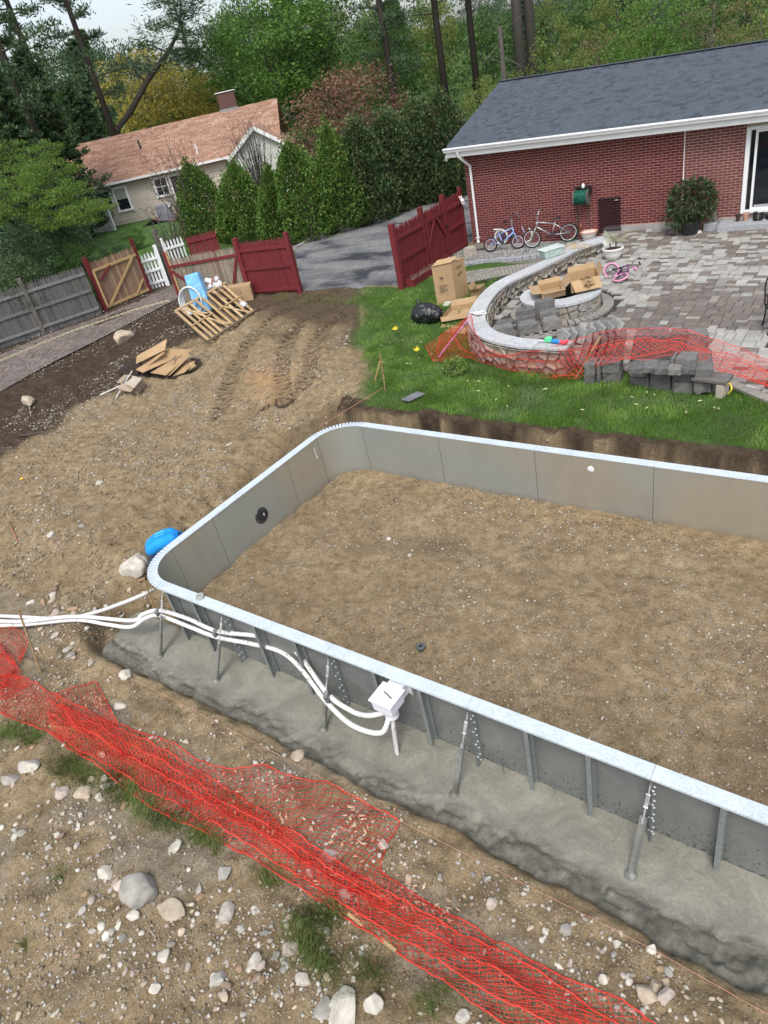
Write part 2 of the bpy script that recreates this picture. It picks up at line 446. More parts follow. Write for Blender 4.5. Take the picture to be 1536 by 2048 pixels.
col = np.zeros((nx * ny, 4), dtype=np.float32)
for i, a in enumerate((mud, sandm, greym)): col[:, i] = np.clip(a, 0, 1).ravel()
lawnm = sst(-0.25, 0.5, ld + 0.5 * nz) * sst(9.62, 9.75, GYg - 0.1 * nz) * (GYg < 18.6) * (1 - (GYg > 16.6) * (GX < -12))
lawnm = np.maximum(lawnm, 0.9 * (GX < -26.5) * (GYg > 10)); lawnm = np.maximum(lawnm, 0.8 * (np.hypot(GX, GYg) > 33))
col[:, 3] = lawnm.ravel()
ca = me.color_attributes.new('soil', 'FLOAT_COLOR', 'POINT'); ca.data.foreach_set('color', col.ravel())
setp(link('ground', me), kind='structure')

# ---------------------------------------------------------------- wet concrete round the outside of the pool
def concrete_material():
    m, nt, b = newmat('fresh_concrete', 0.62, 0, 0.35)
    P = pos(nt); n1 = noise(nt, 2.2, 7, 0.7, P, 0.6); n2 = noise(nt, 30, 6, 0.75, P)
    c = ramp(nt, n1, [(0.25, (0.135, 0.132, 0.108)), (0.5, (0.215, 0.21, 0.175)), (0.75, (0.30, 0.292, 0.245))])
    c = mixc(nt, 1.0, c, ramp(nt, n2, [(0.3, (0.78,) * 3), (0.7, (1.15,) * 3)]), 'MULTIPLY')
    at = nt.nodes.new('ShaderNodeAttribute'); at.attribute_name = 'soil'
    c = mixc(nt, math_(nt, 'MULTIPLY', at.outputs['Fac'], ramp(nt, noise(nt, 13, 7, .75, P), [(0.38, (1, 1, 1)), (0.6, (0.15,) * 3)])), c, (0.12, 0.115, 0.095))
    nt.links.new(c, b.inputs['Base Color']); bump(nt, b, n2, 0.45, 0.012); bump(nt, b, n1, 0.4, 0.05); bump(nt, b, math_(nt, 'MULTIPLY', noise(nt, 11, 8, .8, P), at.outputs['Fac']), 1.0, 0.09)
    return m
M_conc = concrete_material()
cx_ = axis((-10.0, 0.7, .027)); cy_ = axis((2.2, 3.96, .025))
CX, CY = np.meshgrid(cx_, cy_, indexing='ij')
d = np.sqrt(np.maximum(XLo - CX, 0) ** 2 + np.maximum(YNo - CY, 0) ** 2)
en = fbm(CX, CY, 0.9, 3); rough_zone = sst(0.42, 0.75, d + 0.18 * en)
lump = fbm(CX + 5, CY, 0.2, 4, 0.7)
CZ = -1.0 + 0.02 * fbm(CX, CY, 1.0, 3) + rough_zone * (0.13 * (.3 - np.abs(lump)) + 0.03 * en + 0.07 * np.abs(fbm(CX, CY, 0.10, 2))) - 0.02 * d
CZ = CZ - 0.03 * np.exp(-((d + 0.18 * en - 0.62) / 0.035) ** 2) * (lump > -0.15)
edge = 0.90 + 0.2 * en + 0.10 * lump - 0.35 * sst(-8.75, -9.2, CX)
CZ = CZ - 0.5 * sst(0, 0.10, d - edge)
n_, m_ = CX.shape; ci = np.arange(n_ * m_).reshape(n_, m_)
me = fastmesh('concrete_footing', np.stack([CX, CY, CZ], -1).reshape(-1, 3), np.stack([ci[:-1, :-1], ci[1:, :-1], ci[1:, 1:], ci[:-1, 1:]], -1).reshape(-1, 4), M_conc, smooth=True)
col = np.ones((n_ * m_, 4), dtype=np.float32); col[:, :3] = np.clip(rough_zone * (0.2 + 1.3 * np.abs(fbm(CX, CY, 0.35, 4, 0.6))), 0, 0.6).ravel()[:, None]
ca = me.color_attributes.new('soil', 'FLOAT_COLOR', 'POINT'); ca.data.foreach_set('color', col.ravel())
setp(link('concrete_footing', me), kind='structure')

# ---------------------------------------------------------------- asphalt driveway with a pale kerb line
def asphalt_material():
    m, nt, b = newmat('asphalt', 0.8, 0, 0.3)
    P = pos(nt); v = stretch(nt, 0.5, 1.0, 1, -0.35)
    n1 = noise(nt, 0.9, 6, 0.65, v, 0.5); n2 = noise(nt, 9, 7, 0.75, P); n3 = noise(nt, 70, 4, 0.8, P)
    c = ramp(nt, n1, [(0.38, (0.035, 0.038, 0.046)), (0.47, (0.12, 0.123, 0.13)), (0.62, (0.20, 0.20, 0.195))])
    c = mixc(nt, 1.0, c, ramp(nt, n2, [(0.3, (0.65,) * 3), (0.72, (1.3,) * 3)]), 'MULTIPLY')
    c = mixc(nt, 1.0, c, ramp(nt, n3, [(0.3, (0.75,) * 3), (0.7, (1.25,) * 3)]), 'MULTIPLY')
    st = stretch(nt, 1.0, 0.28, 1, 0.12)
    d = ramp(nt, noise(nt, 1.6, 6, 0.7, st), [(0.58, (0, 0, 0)), (0.70, (1, 1, 1))])
    c = mixc(nt, math_(nt, 'MULTIPLY', d, 0.8), c, (0.20, 0.175, 0.14))
    nt.links.new(c, b.inputs['Base Color']); bump(nt, b, n3, 0.3, 0.006)
    return m
M_asph = asphalt_material()
def strip(name, left, right, z, mat, n=40, kind='structure', bumpz=0.0):
    """surface between two polylines"""
    def resamp(P, n):
        P = np.array(P, float); s = np.r_[0, np.cumsum(np.hypot(*np.diff(P, axis=0).T))]
        t = np.linspace(0, s[-1], n); return np.stack([np.interp(t, s, P[:, 0]), np.interp(t, s, P[:, 1])], -1)
    A, B = resamp(left, n), resamp(right, n); k = 14
    V = []
    for i in range(n):
        for j in range(k):
            p = A[i] * (1 - j / (k - 1)) + B[i] * j / (k - 1)
            V.append((p[0], p[1], z + bumpz * vnoise(p[0], p[1], 1.5)))
    ii = np.arange(n * k).reshape(n, k)
    me = fastmesh(name, V, np.stack([ii[:-1, :-1], ii[1:, :-1], ii[1:, 1:], ii[:-1, 1:]], -1).reshape(-1, 4), mat, smooth=True)
    return setp(link(name, me), kind=kind)
dl = [tuple(G(*p)[:2]) for p in ((606, 584), (597, 545), (589, 500), (640, 473), (700, 452), (760, 430), (830, 408), (905, 392), (960, 372))]
dr = [(-12.0, 16.7), (-12.05, 18), (-12.1, 19), (-12.2, 20), (-12.4, 22), (-12.6, 25), (-12.8, 30), (-10.5, 36), (-5, 42)]
strip('driveway', dl, dr, 0.03, M_asph, 60)
M_kerb = simple('kerb_stone', (0.30, 0.29, 0.27), 0.9, var=0.3, scale=6)
mb = MB()
kp = [Vector((p[0], p[1], 0.05)) for p in dl[2:]]
for a, b in zip(kp[:-1], kp[1:]): mb.bar(a, b, 0.13, 0.14)
mb.build('kerb', M_kerb)['kind'] = 'structure'

# ---------------------------------------------------------------- stone-dust path along the grey fence
M_path = simple('stone_dust', (0.15, 0.122, 0.112), 0.95, var=0.5, scale=5, bmp=0.9, bscale=60, dirt=((0.10, 0.085, 0.07), 1.5, 0.5, 0.7))
pl = [tuple(G(*p)[:2]) for p in ((-60, 745), (0, 715), (90, 676), (210, 634), (300, 596), (352, 572))]
pr = [tuple(G(*p, 0.05)[:2]) for p in ((-60, 815), (0, 785), (110, 725), (215, 672), (330, 612), (372, 592))]
strip('path', pl, pr, 0.085, M_path, 50, bumpz=0.03)
M_string_w = simple('pale_edging', (0.42, 0.38, 0.27), 0.8, var=0.3, scale=30)
e = [G(*p, 0.11) for p in ((0, 722), (85, 686), (140, 664), (200, 643), (270, 619), (340, 600))]
mb = MB()
for a, b in zip(e[:-1], e[1:]):
    k = max(2, int((b - a).length / 0.16))
    for i in range(k):
        p = a.lerp(b, i / k); q = a.lerp(b, (i + 0.86) / k); mb.bar(p, q, 0.045, 0.05)
o = mb.build('path_edging', M_string_w); setp(o, 'pale dashed edging strip running along the stone dust path', 'edging')
for a, b in ((G(348, 600, 0.1), G(340, 601, 0.35)),): pass

# ---------------------------------------------------------------- pebbles: uncountable gravel on the dirt
def ico(sub=0):
    bm = bmesh.new(); bmesh.ops.create_icosphere(bm, subdivisions=sub + 1, radius=1.0)
    V = np.array([v.co[:] for v in bm.verts]); F = np.array([[v.index for v in f.verts] for f in bm.faces]); bm.free(); return V, F
ICO_V, ICO_F = ico(0)
M_peb = varied('pebble', [(0.34, 0.31, 0.25), (0.46, 0.43, 0.37), (0.22, 0.185, 0.14), (0.36, 0.31, 0.24), (0.50, 0.47, 0.42), (0.24, 0.23, 0.215), (0.40, 0.31, 0.22), (0.17, 0.13, 0.09)], 0.85, 40, 0.15, 0.1)
OCT_V = np.array([(1, 0, 0), (-1, 0, 0), (0, 1, 0), (0, -1, 0), (0, 0, 1), (.1, .1, -.6)], float); OCT_F = np.array([(0, 2, 4), (2, 1, 4), (1, 3, 4), (3, 0, 4), (2, 0, 5), (1, 2, 5), (3, 1, 5), (0, 3, 5)])
def scatter_pebbles(name, pts, sizes, mat, flat=0.6, sink=0.25, low=True, dz=0.0):
    ICO_V, ICO_F = (OCT_V, OCT_F) if low else (globals()['ICO_V'], globals()['ICO_F'])
    n = len(pts); z = terr(pts[:, 0], pts[:, 1])
    V = np.repeat(ICO_V[None], n, 0) * (1 + 0.28 * rng.standard_normal((n, len(ICO_V), 1)).clip(-1, 1))
    sc = sizes[:, None] * np.stack([rng.uniform(.75, 1.3, n), rng.uniform(.75, 1.3, n), rng.uniform(.45, .8, n) * flat / .6], -1)
    V = V * sc[:, None, :]
    a = rng.uniform(0, 2 * PI, n); c, s = np.cos(a), np.sin(a)
    X = V[..., 0] * c[:, None] - V[..., 1] * s[:, None]; Y = V[..., 0] * s[:, None] + V[..., 1] * c[:, None]
    V = np.stack([X + pts[:, 0:1], Y + pts[:, 1:2], V[..., 2] + (z + dz + sc[:, 2] * (1 - 2 * sink))[:, None]], -1)
    F = (ICO_F[None] + (np.arange(n) * len(ICO_V))[:, None, None]).reshape(-1, 3)
    return setp(link(name, fastmesh(name, V.reshape(-1, 3), F, mat)), kind='stuff')
def dirtmask(P):
    x, y = P[:, 0], P[:, 1]
    inside = (x > XL + 0.03) & (y > YN + 0.03) & (y < YF - 0.03)
    d = np.sqrt(np.maximum(XLo - x, 0) ** 2 + np.maximum(YNo - y, 0) ** 2 + np.maximum(y - YFo, 0) ** 2)
    near = (y < 3.83) & (x > -9.3) & (d < 0.98 + 0.2 * fbm(x, y, 0.9, 3))
    under = ~inside & (x > XL - .2) & (y > YN - .2) & (y < YF + .2)
    lawn = (y > 9.75) & (lawn_d(x, y) > -0.1)
    return ~near & ~under & ~lawn
def field(n, x0, x1, y0, y1, dens):
    P = np.stack([rng.uniform(x0, x1, n), rng.uniform(y0, y1, n)], -1); P = P[dirtmask(P)]
    return P[rng.random(len(P)) < dens(P[:, 0], P[:, 1])]
clump = lambda x, y: np.clip(0.45 + 1.6 * fbm(x + 3, y, 0.8, 3), 0.05, 1)
def spread(n, x0, x1, y0, y1, dens, a, b, big, fb):
    P = field(n, x0, x1, y0, y1, dens); sz = rng.uniform(a, b, len(P)); k = rng.random(len(P)) < big
    scatter_pebbles('gravel', P[~k], sz[~k], M_peb); scatter_pebbles('gravel', P[k], sz[k] * fb, M_peb, low=False)
spread(46000, -10.5, 0.6, -0.6, 3.9, clump, .004, .010, .14, 1.9)
spread(30000, -8.6, 0.3, 3.9, 8.9, lambda x, y: np.clip(0.25 + 1.4 * fbm(x, y + 7, 0.9, 3) + 0.09 * (x + 8), 0.05, 1), .004, .011, .10, 1.9)
spread(42000, -18.5, -8.8, 3.0, 13.5, clump, .007, .017, .14, 1.8)
M_clod = varied('clod', [(.20, .155, .095), (.25, .195, .125), (.15, .112, .068), (.28, .225, .15)], .95, 30, .25, .3)
for n_, a_, b_, c_, d_, s0, s1 in ((13000, -10.5, .6, -.6, 3.9, .006, .022), (12000, -8.6, .3, 3.9, 8.9, .006, .024), (16000, -18.5, -8.8, 3, 13.5, .01, .034)):
    P = field(n_, a_, b_, c_, d_, lambda x, y: np.clip(.1 + 2.6 * fbm(x + 60, y, .7, 3), .03, 1)); scatter_pebbles('soil_clods', P, s0 + (s1 - s0) * rng.random(len(P)) ** 2.5, M_clod, sink=.1)
P = field(5000, -26, -19.3, 5, 16, clump); scatter_pebbles('gravel', P, rng.uniform(.012, .028, len(P)), M_peb, dz=.045)
spread(1500, -9, 0.5, 9.1, 9.5, clump, .008, .02, .12, 1.7)
spread(2600, -10, 0.6, -0.6, 3.2, lambda x, y: np.clip(.15 + 2.2 * fbm(x + 3, y, .8, 3), 0, 1), .012, .022, .6, 1.25)

# ---------------------------------------------------------------- grass
M_grass = leafmat('lawn_grass', [(0.095, 0.22, 0.028), (0.125, 0.27, 0.034), (0.18, 0.33, 0.05), (0.09, 0.21, 0.04), (0.13, 0.23, 0.07), (0.29, 0.33, 0.13)], 0.3, 1.2)
_nt = M_grass.node_tree; _b = _nt.nodes['Principled BSDF']; _src = _b.inputs['Base Color'].links[0].from_socket
_c = mixc(_nt, ramp(_nt, noise(_nt, 0.8, 5, .65), [(0.5, (0, 0, 0)), (0.66, (.75,) * 3)]), _src, (0.17, 0.21, 0.12)); _nt.links.new(_c, _b.inputs['Base Color'])
def grass(name, P, L, wid, mat, zf=None, lean=0.55, kind='stuff'):
    n = len(P); z = (terr(P[:, 0], P[:, 1]) if zf is None else zf(P[:, 0], P[:, 1])) - 0.005
    a = rng.uniform(0, 2 * PI, n); b = rng.uniform(0, 2 * PI, n)
    ln = rng.uniform(0.1, lean, n) * L
    # blades lean together in patches
    pa = 2 * PI * 1.4 * fbm(P[:, 0], P[:, 1], 0.8, 2)
    lx = (np.cos(b) * 0.6 + np.cos(pa) * 0.9) * ln; ly = (np.sin(b) * 0.6 + np.sin(pa) * 0.9) * ln
    wx = np.cos(a) * wid / 2; wy = np.sin(a) * wid / 2
    p0 = np.stack([P[:, 0], P[:, 1], z], -1)
    w = np.stack([wx, wy, np.zeros(n)], -1)
    m = p0 + np.stack([lx * .35, ly * .35, L * .6], -1); t = p0 + np.stack([lx, ly, L * np.sqrt(np.clip(1 - (np.hypot(lx, ly) / L / 1.3) ** 2, .1, 1))], -1)
    V = np.stack([p0 - w, p0 + w, m + w * .8, m - w * .8, t], 1)
    base = (np.arange(n) * 5)[:, None]
    F = np.concatenate([base + [[0, 1, 2]], base + [[0, 2, 3]], base + [[3, 2, 4]]], 0)
    me = fastmesh(name, V.reshape(-1, 3), F, mat)
    return setp(link(name, me), kind=kind)
def seat_center(): return (-5.75, 14.9)
def lawn_pts(n, x0, x1, y0, y1):
    P = np.stack([rng.uniform(x0, x1, n), rng.uniform(y0, y1, n)], -1)
    x, y = P[:, 0], P[:, 1]; e = fbm(x, y, 0.5, 3)
    ok = (y > 9.66 + 0.13 * fbm(x + 40, y + 9, 0.42, 4, .55)) & (lawn_d(x, y) > 0.35 * e + 0.15) & (x < 0.6)
    ok &= ~((x > -12.15) & (y > 18.1)) & ~((y > 16.6) & (x < -11.9))
    # the patio and what is built on it
    ok &= ~((y > np.interp(x, [-5.5, -4.9, -2.5, -1.5, 0.6], [11.9, 12.0, 11.75, 11.2, 10.6])) & (x > -5.5))
    ok &= ~(((x + 5.75) / 2.6) ** 2 + ((y - 15.0) / 3.4) ** 2 < 1)
    dens = np.clip(0.8 + 1.2 * e, 0.25, 1) * np.clip(0.35 + lawn_d(x, y) / 1.2, 0.1, 1)
    return P[ok & (rng.random(n) < dens)]
P = lawn_pts(150000, -14, 0.6, 9.5, 13.0)
L = rng.uniform(0.04, 0.095, len(P)) * (1 + 0.5 * np.clip(fbm(P[:, 0], P[:, 1], 0.6, 2), -.6, .8))
grass('grass', P, L, 0.009, M_grass)
P = lawn_pts(60000, -14, -4, 13.0, 18.3)
grass('grass', P, rng.uniform(0.045, 0.09, len(P)), 0.012, M_grass)
# ================================================================ SWIMMING POOL SHELL
M_galv = None
def galv_material(name, lo, hi, rough=0.5, metal=0.6, spangle=True):
    m, nt, b = newmat(name, rough, metal, 0.4)
    P = pos(nt); v = nt.nodes.new('ShaderNodeTexVoronoi'); v.inputs['Scale'].default_value = 70; nt.links.new(P, v.inputs['Vector'])
    n = noise(nt, 3, 5, 0.6, P)
    c = ramp(nt, v.outputs['Color'], [(0.1, lo), (0.9, hi)])
    c = mixc(nt, 1.0, c, ramp(nt, n, [(0.3, (0.9,) * 3), (0.7, (1.08,) * 3)]), 'MULTIPLY')
    nt.links.new(c, b.inputs['Base Color']); bump(nt, b, n, 0.05, 0.01)
    return m
M_cop = galv_material('galvanised_coping', (0.50, 0.57, 0.62), (0.68, 0.75, 0.79), 0.5, 0.25)
M_rib = galv_material('galvanised_steel', (0.20, 0.22, 0.215), (0.30, 0.33, 0.325), 0.5, 0.4)
def panel_mat():
    m, nt, b = newmat('pool_panel', 0.36, 0.45, 0.4)
    big = noise(nt, 0.45, 2, 0.4); v = stretch(nt, 1.2, 1.2, 0.35); st = noise(nt, 4, 6, 0.6, v)
    a = ramp(nt, big, [(0.42, (0.36, 0.38, 0.36)), (0.58, (0.40, 0.365, 0.295))])
    c = mixc(nt, 1.0, a, ramp(nt, st, [(0.3, (0.95,) * 3), (0.7, (1.04,) * 3)]), 'MULTIPLY')
    g = nt.nodes.new('ShaderNodeSeparateXYZ'); nt.links.new(pos(nt), g.inputs[0])
    low = math_(nt, 'ADD', g.outputs['Z'], math_(nt, 'MULTIPLY', noise(nt, 5, 6, .7), 0.35))
    d = ramp(nt, low, [(0.0, (1, 1, 1)), (0.02, (0, 0, 0))])
    dd = nt.nodes.new('ShaderNodeMapRange'); dd.inputs[1].default_value = -0.72; dd.inputs[2].default_value = -0.86; nt.links.new(low, dd.inputs[0])
    c = mixc(nt, math_(nt, 'MULTIPLY', dd.outputs[0], 0.5), c, (0.23, 0.19, 0.14))
    nt.links.new(c, b.inputs['Base Color']); bump(nt, b, big, 0.25, 0.15); bump(nt, b, st, 0.06, 0.01)
    return m
M_pan = panel_mat()
def outer_mat():
    m, nt, b = newmat('pool_panel_back', 0.5, 0.35, 0.4)
    n = noise(nt, 2.5, 6, 0.65); c = ramp(nt, n, [(0.3, (0.17, 0.18, 0.175)), (0.7, (0.25, 0.262, 0.25))])
    sp = noise(nt, 22, 5, 0.75); g = nt.nodes.new('ShaderNodeSeparateXYZ'); nt.links.new(pos(nt), g.inputs[0])
    k = math_(nt, 'ADD', sp, math_(nt, 'MULTIPLY', g.outputs['Z'], -0.16))
    f = ramp(nt, k, [(0.70, (0, 0, 0)), (0.73, (1, 1, 1))])
    c = mixc(nt, f, c, (0.075, 0.072, 0.06))
    c = mixc(nt, math_(nt, 'MULTIPLY', ramp(nt, math_(nt, 'ADD', g.outputs['Z'], math_(nt, 'MULTIPLY', n, .2)), [(0, (0, 0, 0)), (1, (0, 0, 0))]), 1), c, (0.1, 0.1, 0.09))
    nt.links.new(c, b.inputs['Base Color']); return m
M_pback = outer_mat()
M_bolt = simple('bolt_zinc', (0.62, 0.64, 0.65), 0.35, 0.6, bmp=0)
M_white = simple('white_plastic', (0.74, 0.75, 0.80), 0.4, var=0.06, scale=3, bmp=0, dirt=((0.45, 0.43, 0.40), 9, 0.66, 0.74))
M_black = simple('black_plastic', (0.018, 0.02, 0.025), 0.3, var=0.2, bmp=0, spec=0.6)
M_wood = None
WB = -1.07
pool = thing('pool_frame', 'rectangular in-ground pool frame of bare steel panels with bright galvanised coping', 'pool frame', (XL, YN, -1.0))
RAD = 0.62
def path_pts(off, x_end=0.75):
    """centre line of the wall offset outward by off: list of runs (start corner arcs included)"""
    pass
def arc(cx, cy, r, a0, a1, n):
    return [(cx + r * math.cos(a0 + (a1 - a0) * i / n), cy + r * math.sin(a0 + (a1 - a0) * i / n)) for i in range(n + 1)]
cNL = (XL + RAD, YN + RAD); cFL = (XL + RAD, YF - RAD)
def wallpiece(name, pts, mat_in, z0=WB, z1=-0.012, t=0.012, par=pool):
    """panel along inner line pts (list of xy), thickness outward"""
    mb = MB(); n = len(pts); V = []
    for i, p in enumerate(pts):
        a = Vector(pts[max(i - 1, 0)]); b = Vector(pts[min(i + 1, n - 1)]); d = (b - a).normalized(); o = Vector((d.y, -d.x))
        if o.dot(Vector((p[0] - (XL + 4), p[1] - (YN + YF) / 2))) < 0: o = -o
        q = Vector(p) + o * t
        V += [(p[0], p[1], z0), (p[0], p[1], z1), (q.x, q.y, z1), (q.x, q.y, z0)]
    F = []; M_ = []
    for i in range(n - 1):
        k = i * 4
        for j in range(4):
            j2 = (j + 1) % 4; F.append((k + j, k + j2, k + 4 + j2, k + 4 + j)); M_.append(0 if j == 0 else 1)
    F += [(0, 1, 2, 3), ((n - 1) * 4 + 3, (n - 1) * 4 + 2, (n - 1) * 4 + 1, (n - 1) * 4)]; M_ += [1, 1]
    mb.v = V; mb.f = F; mb.m = M_
    return mb.build(name, [mat_in, M_pback], par, world=True, autos=30)
gap = 0.004
seams_far = [-6.27, -4.44, -2.56, -0.70, 1.15]
xs = [cFL[0]] + seams_far
seams_near = [-6.70, -4.82, -2.92, -1.07, 0.78]
for a, b in zip([-7.98] + seams_far[:-1], seams_far): wallpiece('panel', [(a + gap, YF), (b - gap, YF)], M_pan)
for a, b in zip([-7.98] + seams_near[:-1], seams_near): wallpiece('panel', [(a + gap, YN), (b - gap, YN)], M_pan)
for a, b in ((cNL[1], 5.47), (5.47, 7.36), (7.36, cFL[1])): wallpiece('panel', [(XL, a + gap), (XL, b - gap)], M_pan)
for c, a0, a1 in ((cNL, PI, 1.5 * PI), (cFL, PI / 2, PI)): wallpiece('corner_panel', arc(*c, RAD, a0 + .006, a1 - .006, 14), M_pan)
# coping: flat band 0.14 wide with a turned-down lip, one length per panel; the corners are slit
def coping(pts_in, pts_out, name='coping'):
    mb = MB(); n = len(pts_in)
    V = []
    for a, b in zip(pts_in, pts_out):
        V += [(a[0], a[1], 0.0), (b[0], b[1], 0.0), (b[0], b[1], -0.028), (b[0] * .9 + a[0] * .1, b[1] * .9 + a[1] * .1, -0.028), (a[0] * .97 + b[0] * .03, a[1] * .97 + b[1] * .03, -0.012), (a[0], a[1], -0.012)]
    F = []
    for i in range(n - 1):
        k = i * 6
        for j in range(6): F.append((k + j, k + (j + 1) % 6, k + 6 + (j + 1) % 6, k + 6 + j))
    F += [(0, 1, 2, 3, 4, 5), tuple((n - 1) * 6 + j for j in (5, 4, 3, 2, 1, 0))]
    mb.v = V; mb.f = F; mb.m = [0] * len(F)
    return mb.build(name, M_cop, pool, world=True)
CW = 0.15
for ss, yi, yo in ((seams_far, YF - .008, YF + CW), (seams_near, YN + .008, YN - CW)):
    for a, b in zip([-7.98] + ss[:-1], ss):
        coping([(a + .002, yi), (b - .002, yi)], [(a + .002, yo), (b - .002, yo)])
for a, b in ((cNL[1], 5.47), (5.47, 7.36), (7.36, cFL[1])):
    coping([(XL + .008, a + .002), (XL + .008, b - .002)], [(XL - CW, a + .002), (XL - CW, b - .002)])
for c, a0, a1 in ((cNL, PI, 1.5 * PI), (cFL, PI / 2, PI)):
    K = 17
    for i in range(K):        # slit tabs that fan out round the corner, joined along the inner edge
        u, v = a0 + (a1 - a0) * i / K, a0 + (a1 - a0) * (i + 1) / K; g_ = 0.017; gi = 0.003
        P = lambda r, a: (c[0] + r * math.cos(a), c[1] + r * math.sin(a))
        coping([P(RAD - .008, u + gi), P(RAD - .008, v - gi)], [P(RAD + CW, u + g_ + .004 * rnd.random()), P(RAD + CW, v - g_)], 'coping_tab')
# ribs: steel channels on the outside of the near, far and left walls
def rib(x, y, dirx, diry, jointed=False):
    """channel standing against the wall at x,y, pointing outward (dirx,diry)"""
    o = Vector((dirx, diry, 0)); s = Vector((-diry, dirx, 0))
    mb = MB(); p = Vector((x, y, 0))
    w = 0.115
    def plate(c, a, b, z0=-1.06, z1=-0.03, t=0.004):
        pass
    zc = (-1.06 - 0.03) / 2; hz = 1.03
    R = Matrix(((o.x, s.x, 0), (o.y, s.y, 0), (0, 0, 1)))
    mb.box(p + o * (0.013 + w / 2) + Vector((0, 0, zc)), (w, 0.004, hz), R)
    if not jointed:
        mb.box(p + o * (0.013 + w) + s * 0.022 + Vector((0, 0, zc)), (0.004, 0.048, hz), R)
        mb.box(p + o * 0.016 + s * 0.022 + Vector((0, 0, zc)), (0.004, 0.044, hz), R)
    else:
        mb.box(p + o * (0.013 + w / 2) + s * 0.012 + Vector((0, 0, zc)), (w, 0.004, hz), R)
    r = mb.build('joint_flange' if jointed else 'rib', M_rib, pool, world=True)
    if jointed:
        bm = MB()
        for k in range(9):
            for q in (0.045, 0.09)[:1 + (k % 2)]:
                c = p + o * (0.02 + q) + Vector((0, 0, -0.10 - k * 0.105))
                bm.tube([c - s * 0.016, c + s * 0.03], 0.007, 6); bm.tube([c + s * 0.014, c + s * 0.022], 0.011, 6)
        bm.build('bolts', M_bolt, r, world=True)['kind'] = 'stuff'
    return r
for x in (-7.88, -7.30, -6.10, -5.38, -4.16, -3.54, -2.29, -1.66, -0.50, 0.1): rib(x, YN - .012, 0, -1)
for x in seams_near[:4]: rib(x, YN - .012, 0, -1, True)
for x in (-7.4, -5.7, -5.0, -3.8, -3.2, -1.9, -1.3): rib(x, YF + .012, 0, 1)
for y in (4.9, 6.1, 6.75, 7.9): rib(XL - .012, y, -1, 0)
# turnbuckle braces from the coping joints down to steel stakes set in the concrete
def brace(x, foot, topy=YN - 0.10, zt=-0.05, bend=0.0):
    fx, fy = foot
    s = Vector((fx, fy, -1.02)); top = Vector((x + (fx - x) * 0.35, topy + (fy - topy) * 0.4, -0.42 + bend))
    mb = MB(); d = (top - s).normalized()
    mb.bar(s, top, 0.062, 0.006, (0, -1, 0.2)); mb.bar(s + Vector((0.031, -.012, 0)), top + Vector((0.031, -.012, 0)), 0.006, 0.035, (0, -1, 0.2))
    mb.lathe([(0.07, 0), (0.055, .03), (0.02, .06)], s + Vector((0, 0, 0.0)), 9)
    st = mb.build('brace_stake', M_stake, pool, world=True)
    rb = MB(); a = Vector((x, topy, zt)); b = top - d * 0.06
    rb.tube([a, b], 0.008, 6); m1, m2 = a.lerp(b, 0.38), a.lerp(b, 0.66)
    n = (b - a).cross(Vector((0, 1, 0))).normalized() * 0.012
    rb.tube([m1 + n, m2 + n], 0.006, 5); rb.tube([m1 - n, m2 - n], 0.006, 5)
    rb.tube([m1 - n * 1.6, m1 + n * 1.6], 0.010, 6); rb.tube([m2 - n * 1.6, m2 + n * 1.6], 0.010, 6); rb.tube([b - d * .01, b + d * 0.03], 0.016, 6)
    rb.build('turnbuckle', M_bolt, pool, world=True)
M_stake = simple('stake_steel', (0.24, 0.245, 0.23), 0.6, 0.3, var=0.35, scale=12, dirt=((0.15, 0.145, 0.125), 6, 0.45, 0.6))
for x, px in ((-7.98, (320, 1312)), (-6.70, (432, 1362)), (-4.82, (647, 1458)), (-2.92, (908, 1588)), (-1.07, (1262, 1748))):
    f = G(*px, -1.0); brace(x, (f.x, f.y))
# pool light niche: black round sleeve in the left wall
nm = MB(); cN = Vector((XL, 6.44, -0.60)); Rl = Matrix(((0, 0, 1), (0, 1, 0), (-1, 0, 0)))
nm.lathe([(0.115, -0.01), (0.122, 0.006), (0.145, 0.014), (0.15, 0.004), (0.15, -0.004)], cN, 28, R=Rl)
o = nm.build('light_niche', M_black, pool, world=True, autos=40)
nm = MB(); nm.lathe([(0.11, -.002), (0.112, 0.010), (0.09, 0.016), (0.0, 0.017)], cN, 28, R=Rl); nm.build('niche_cover', M_black, o, world=True, autos=40)
nm = MB(); nm.box(cN + Vector((0.017, 0.045, 0.0)), (0.004, 0.02, 0.05)); nm.build('cover_glint', M_white, o, world=True)  # white bar painting a reflection on the black cover
# white return fitting on the far wall
nm = MB(); cR = Vector((-3.51, YF, -0.21)); Rf = Matrix(((1, 0, 0), (0, 0, 1), (0, -1, 0))).transposed()
nm.lathe([(0.052, 0.0), (0.052, 0.008), (0.035, 0.02), (0.0, 0.022)], cR, 20, R=Matrix(((1, 0, 0), (0, 0, -1), (0, 1, 0))))
o = nm.build('return_fitting', M_white, pool, world=True, autos=40)
nm = MB()
for a in range(3): nm.box(cR + Vector((0.025 * math.cos(a * 2.1 + .5), -0.02, 0.025 * math.sin(a * 2.1 + .5))), (0.012, 0.006, 0.012))
nm.build('nozzle', M_black, o, world=True)
# printed mark and stickers on the seam of the corner panel
nm = MB()
for i in range(7):
    z = -0.16 - i * 0.028; nm.box((XL + .002, 8.12 + rnd.uniform(-.01, .01), z), (0.002, rnd.uniform(.015, .035), 0.014))
nm.box((XL + .002, 8.13, -0.37), (0.002, 0.035, 0.03)); nm.build('marking', M_white, pool, world=True)
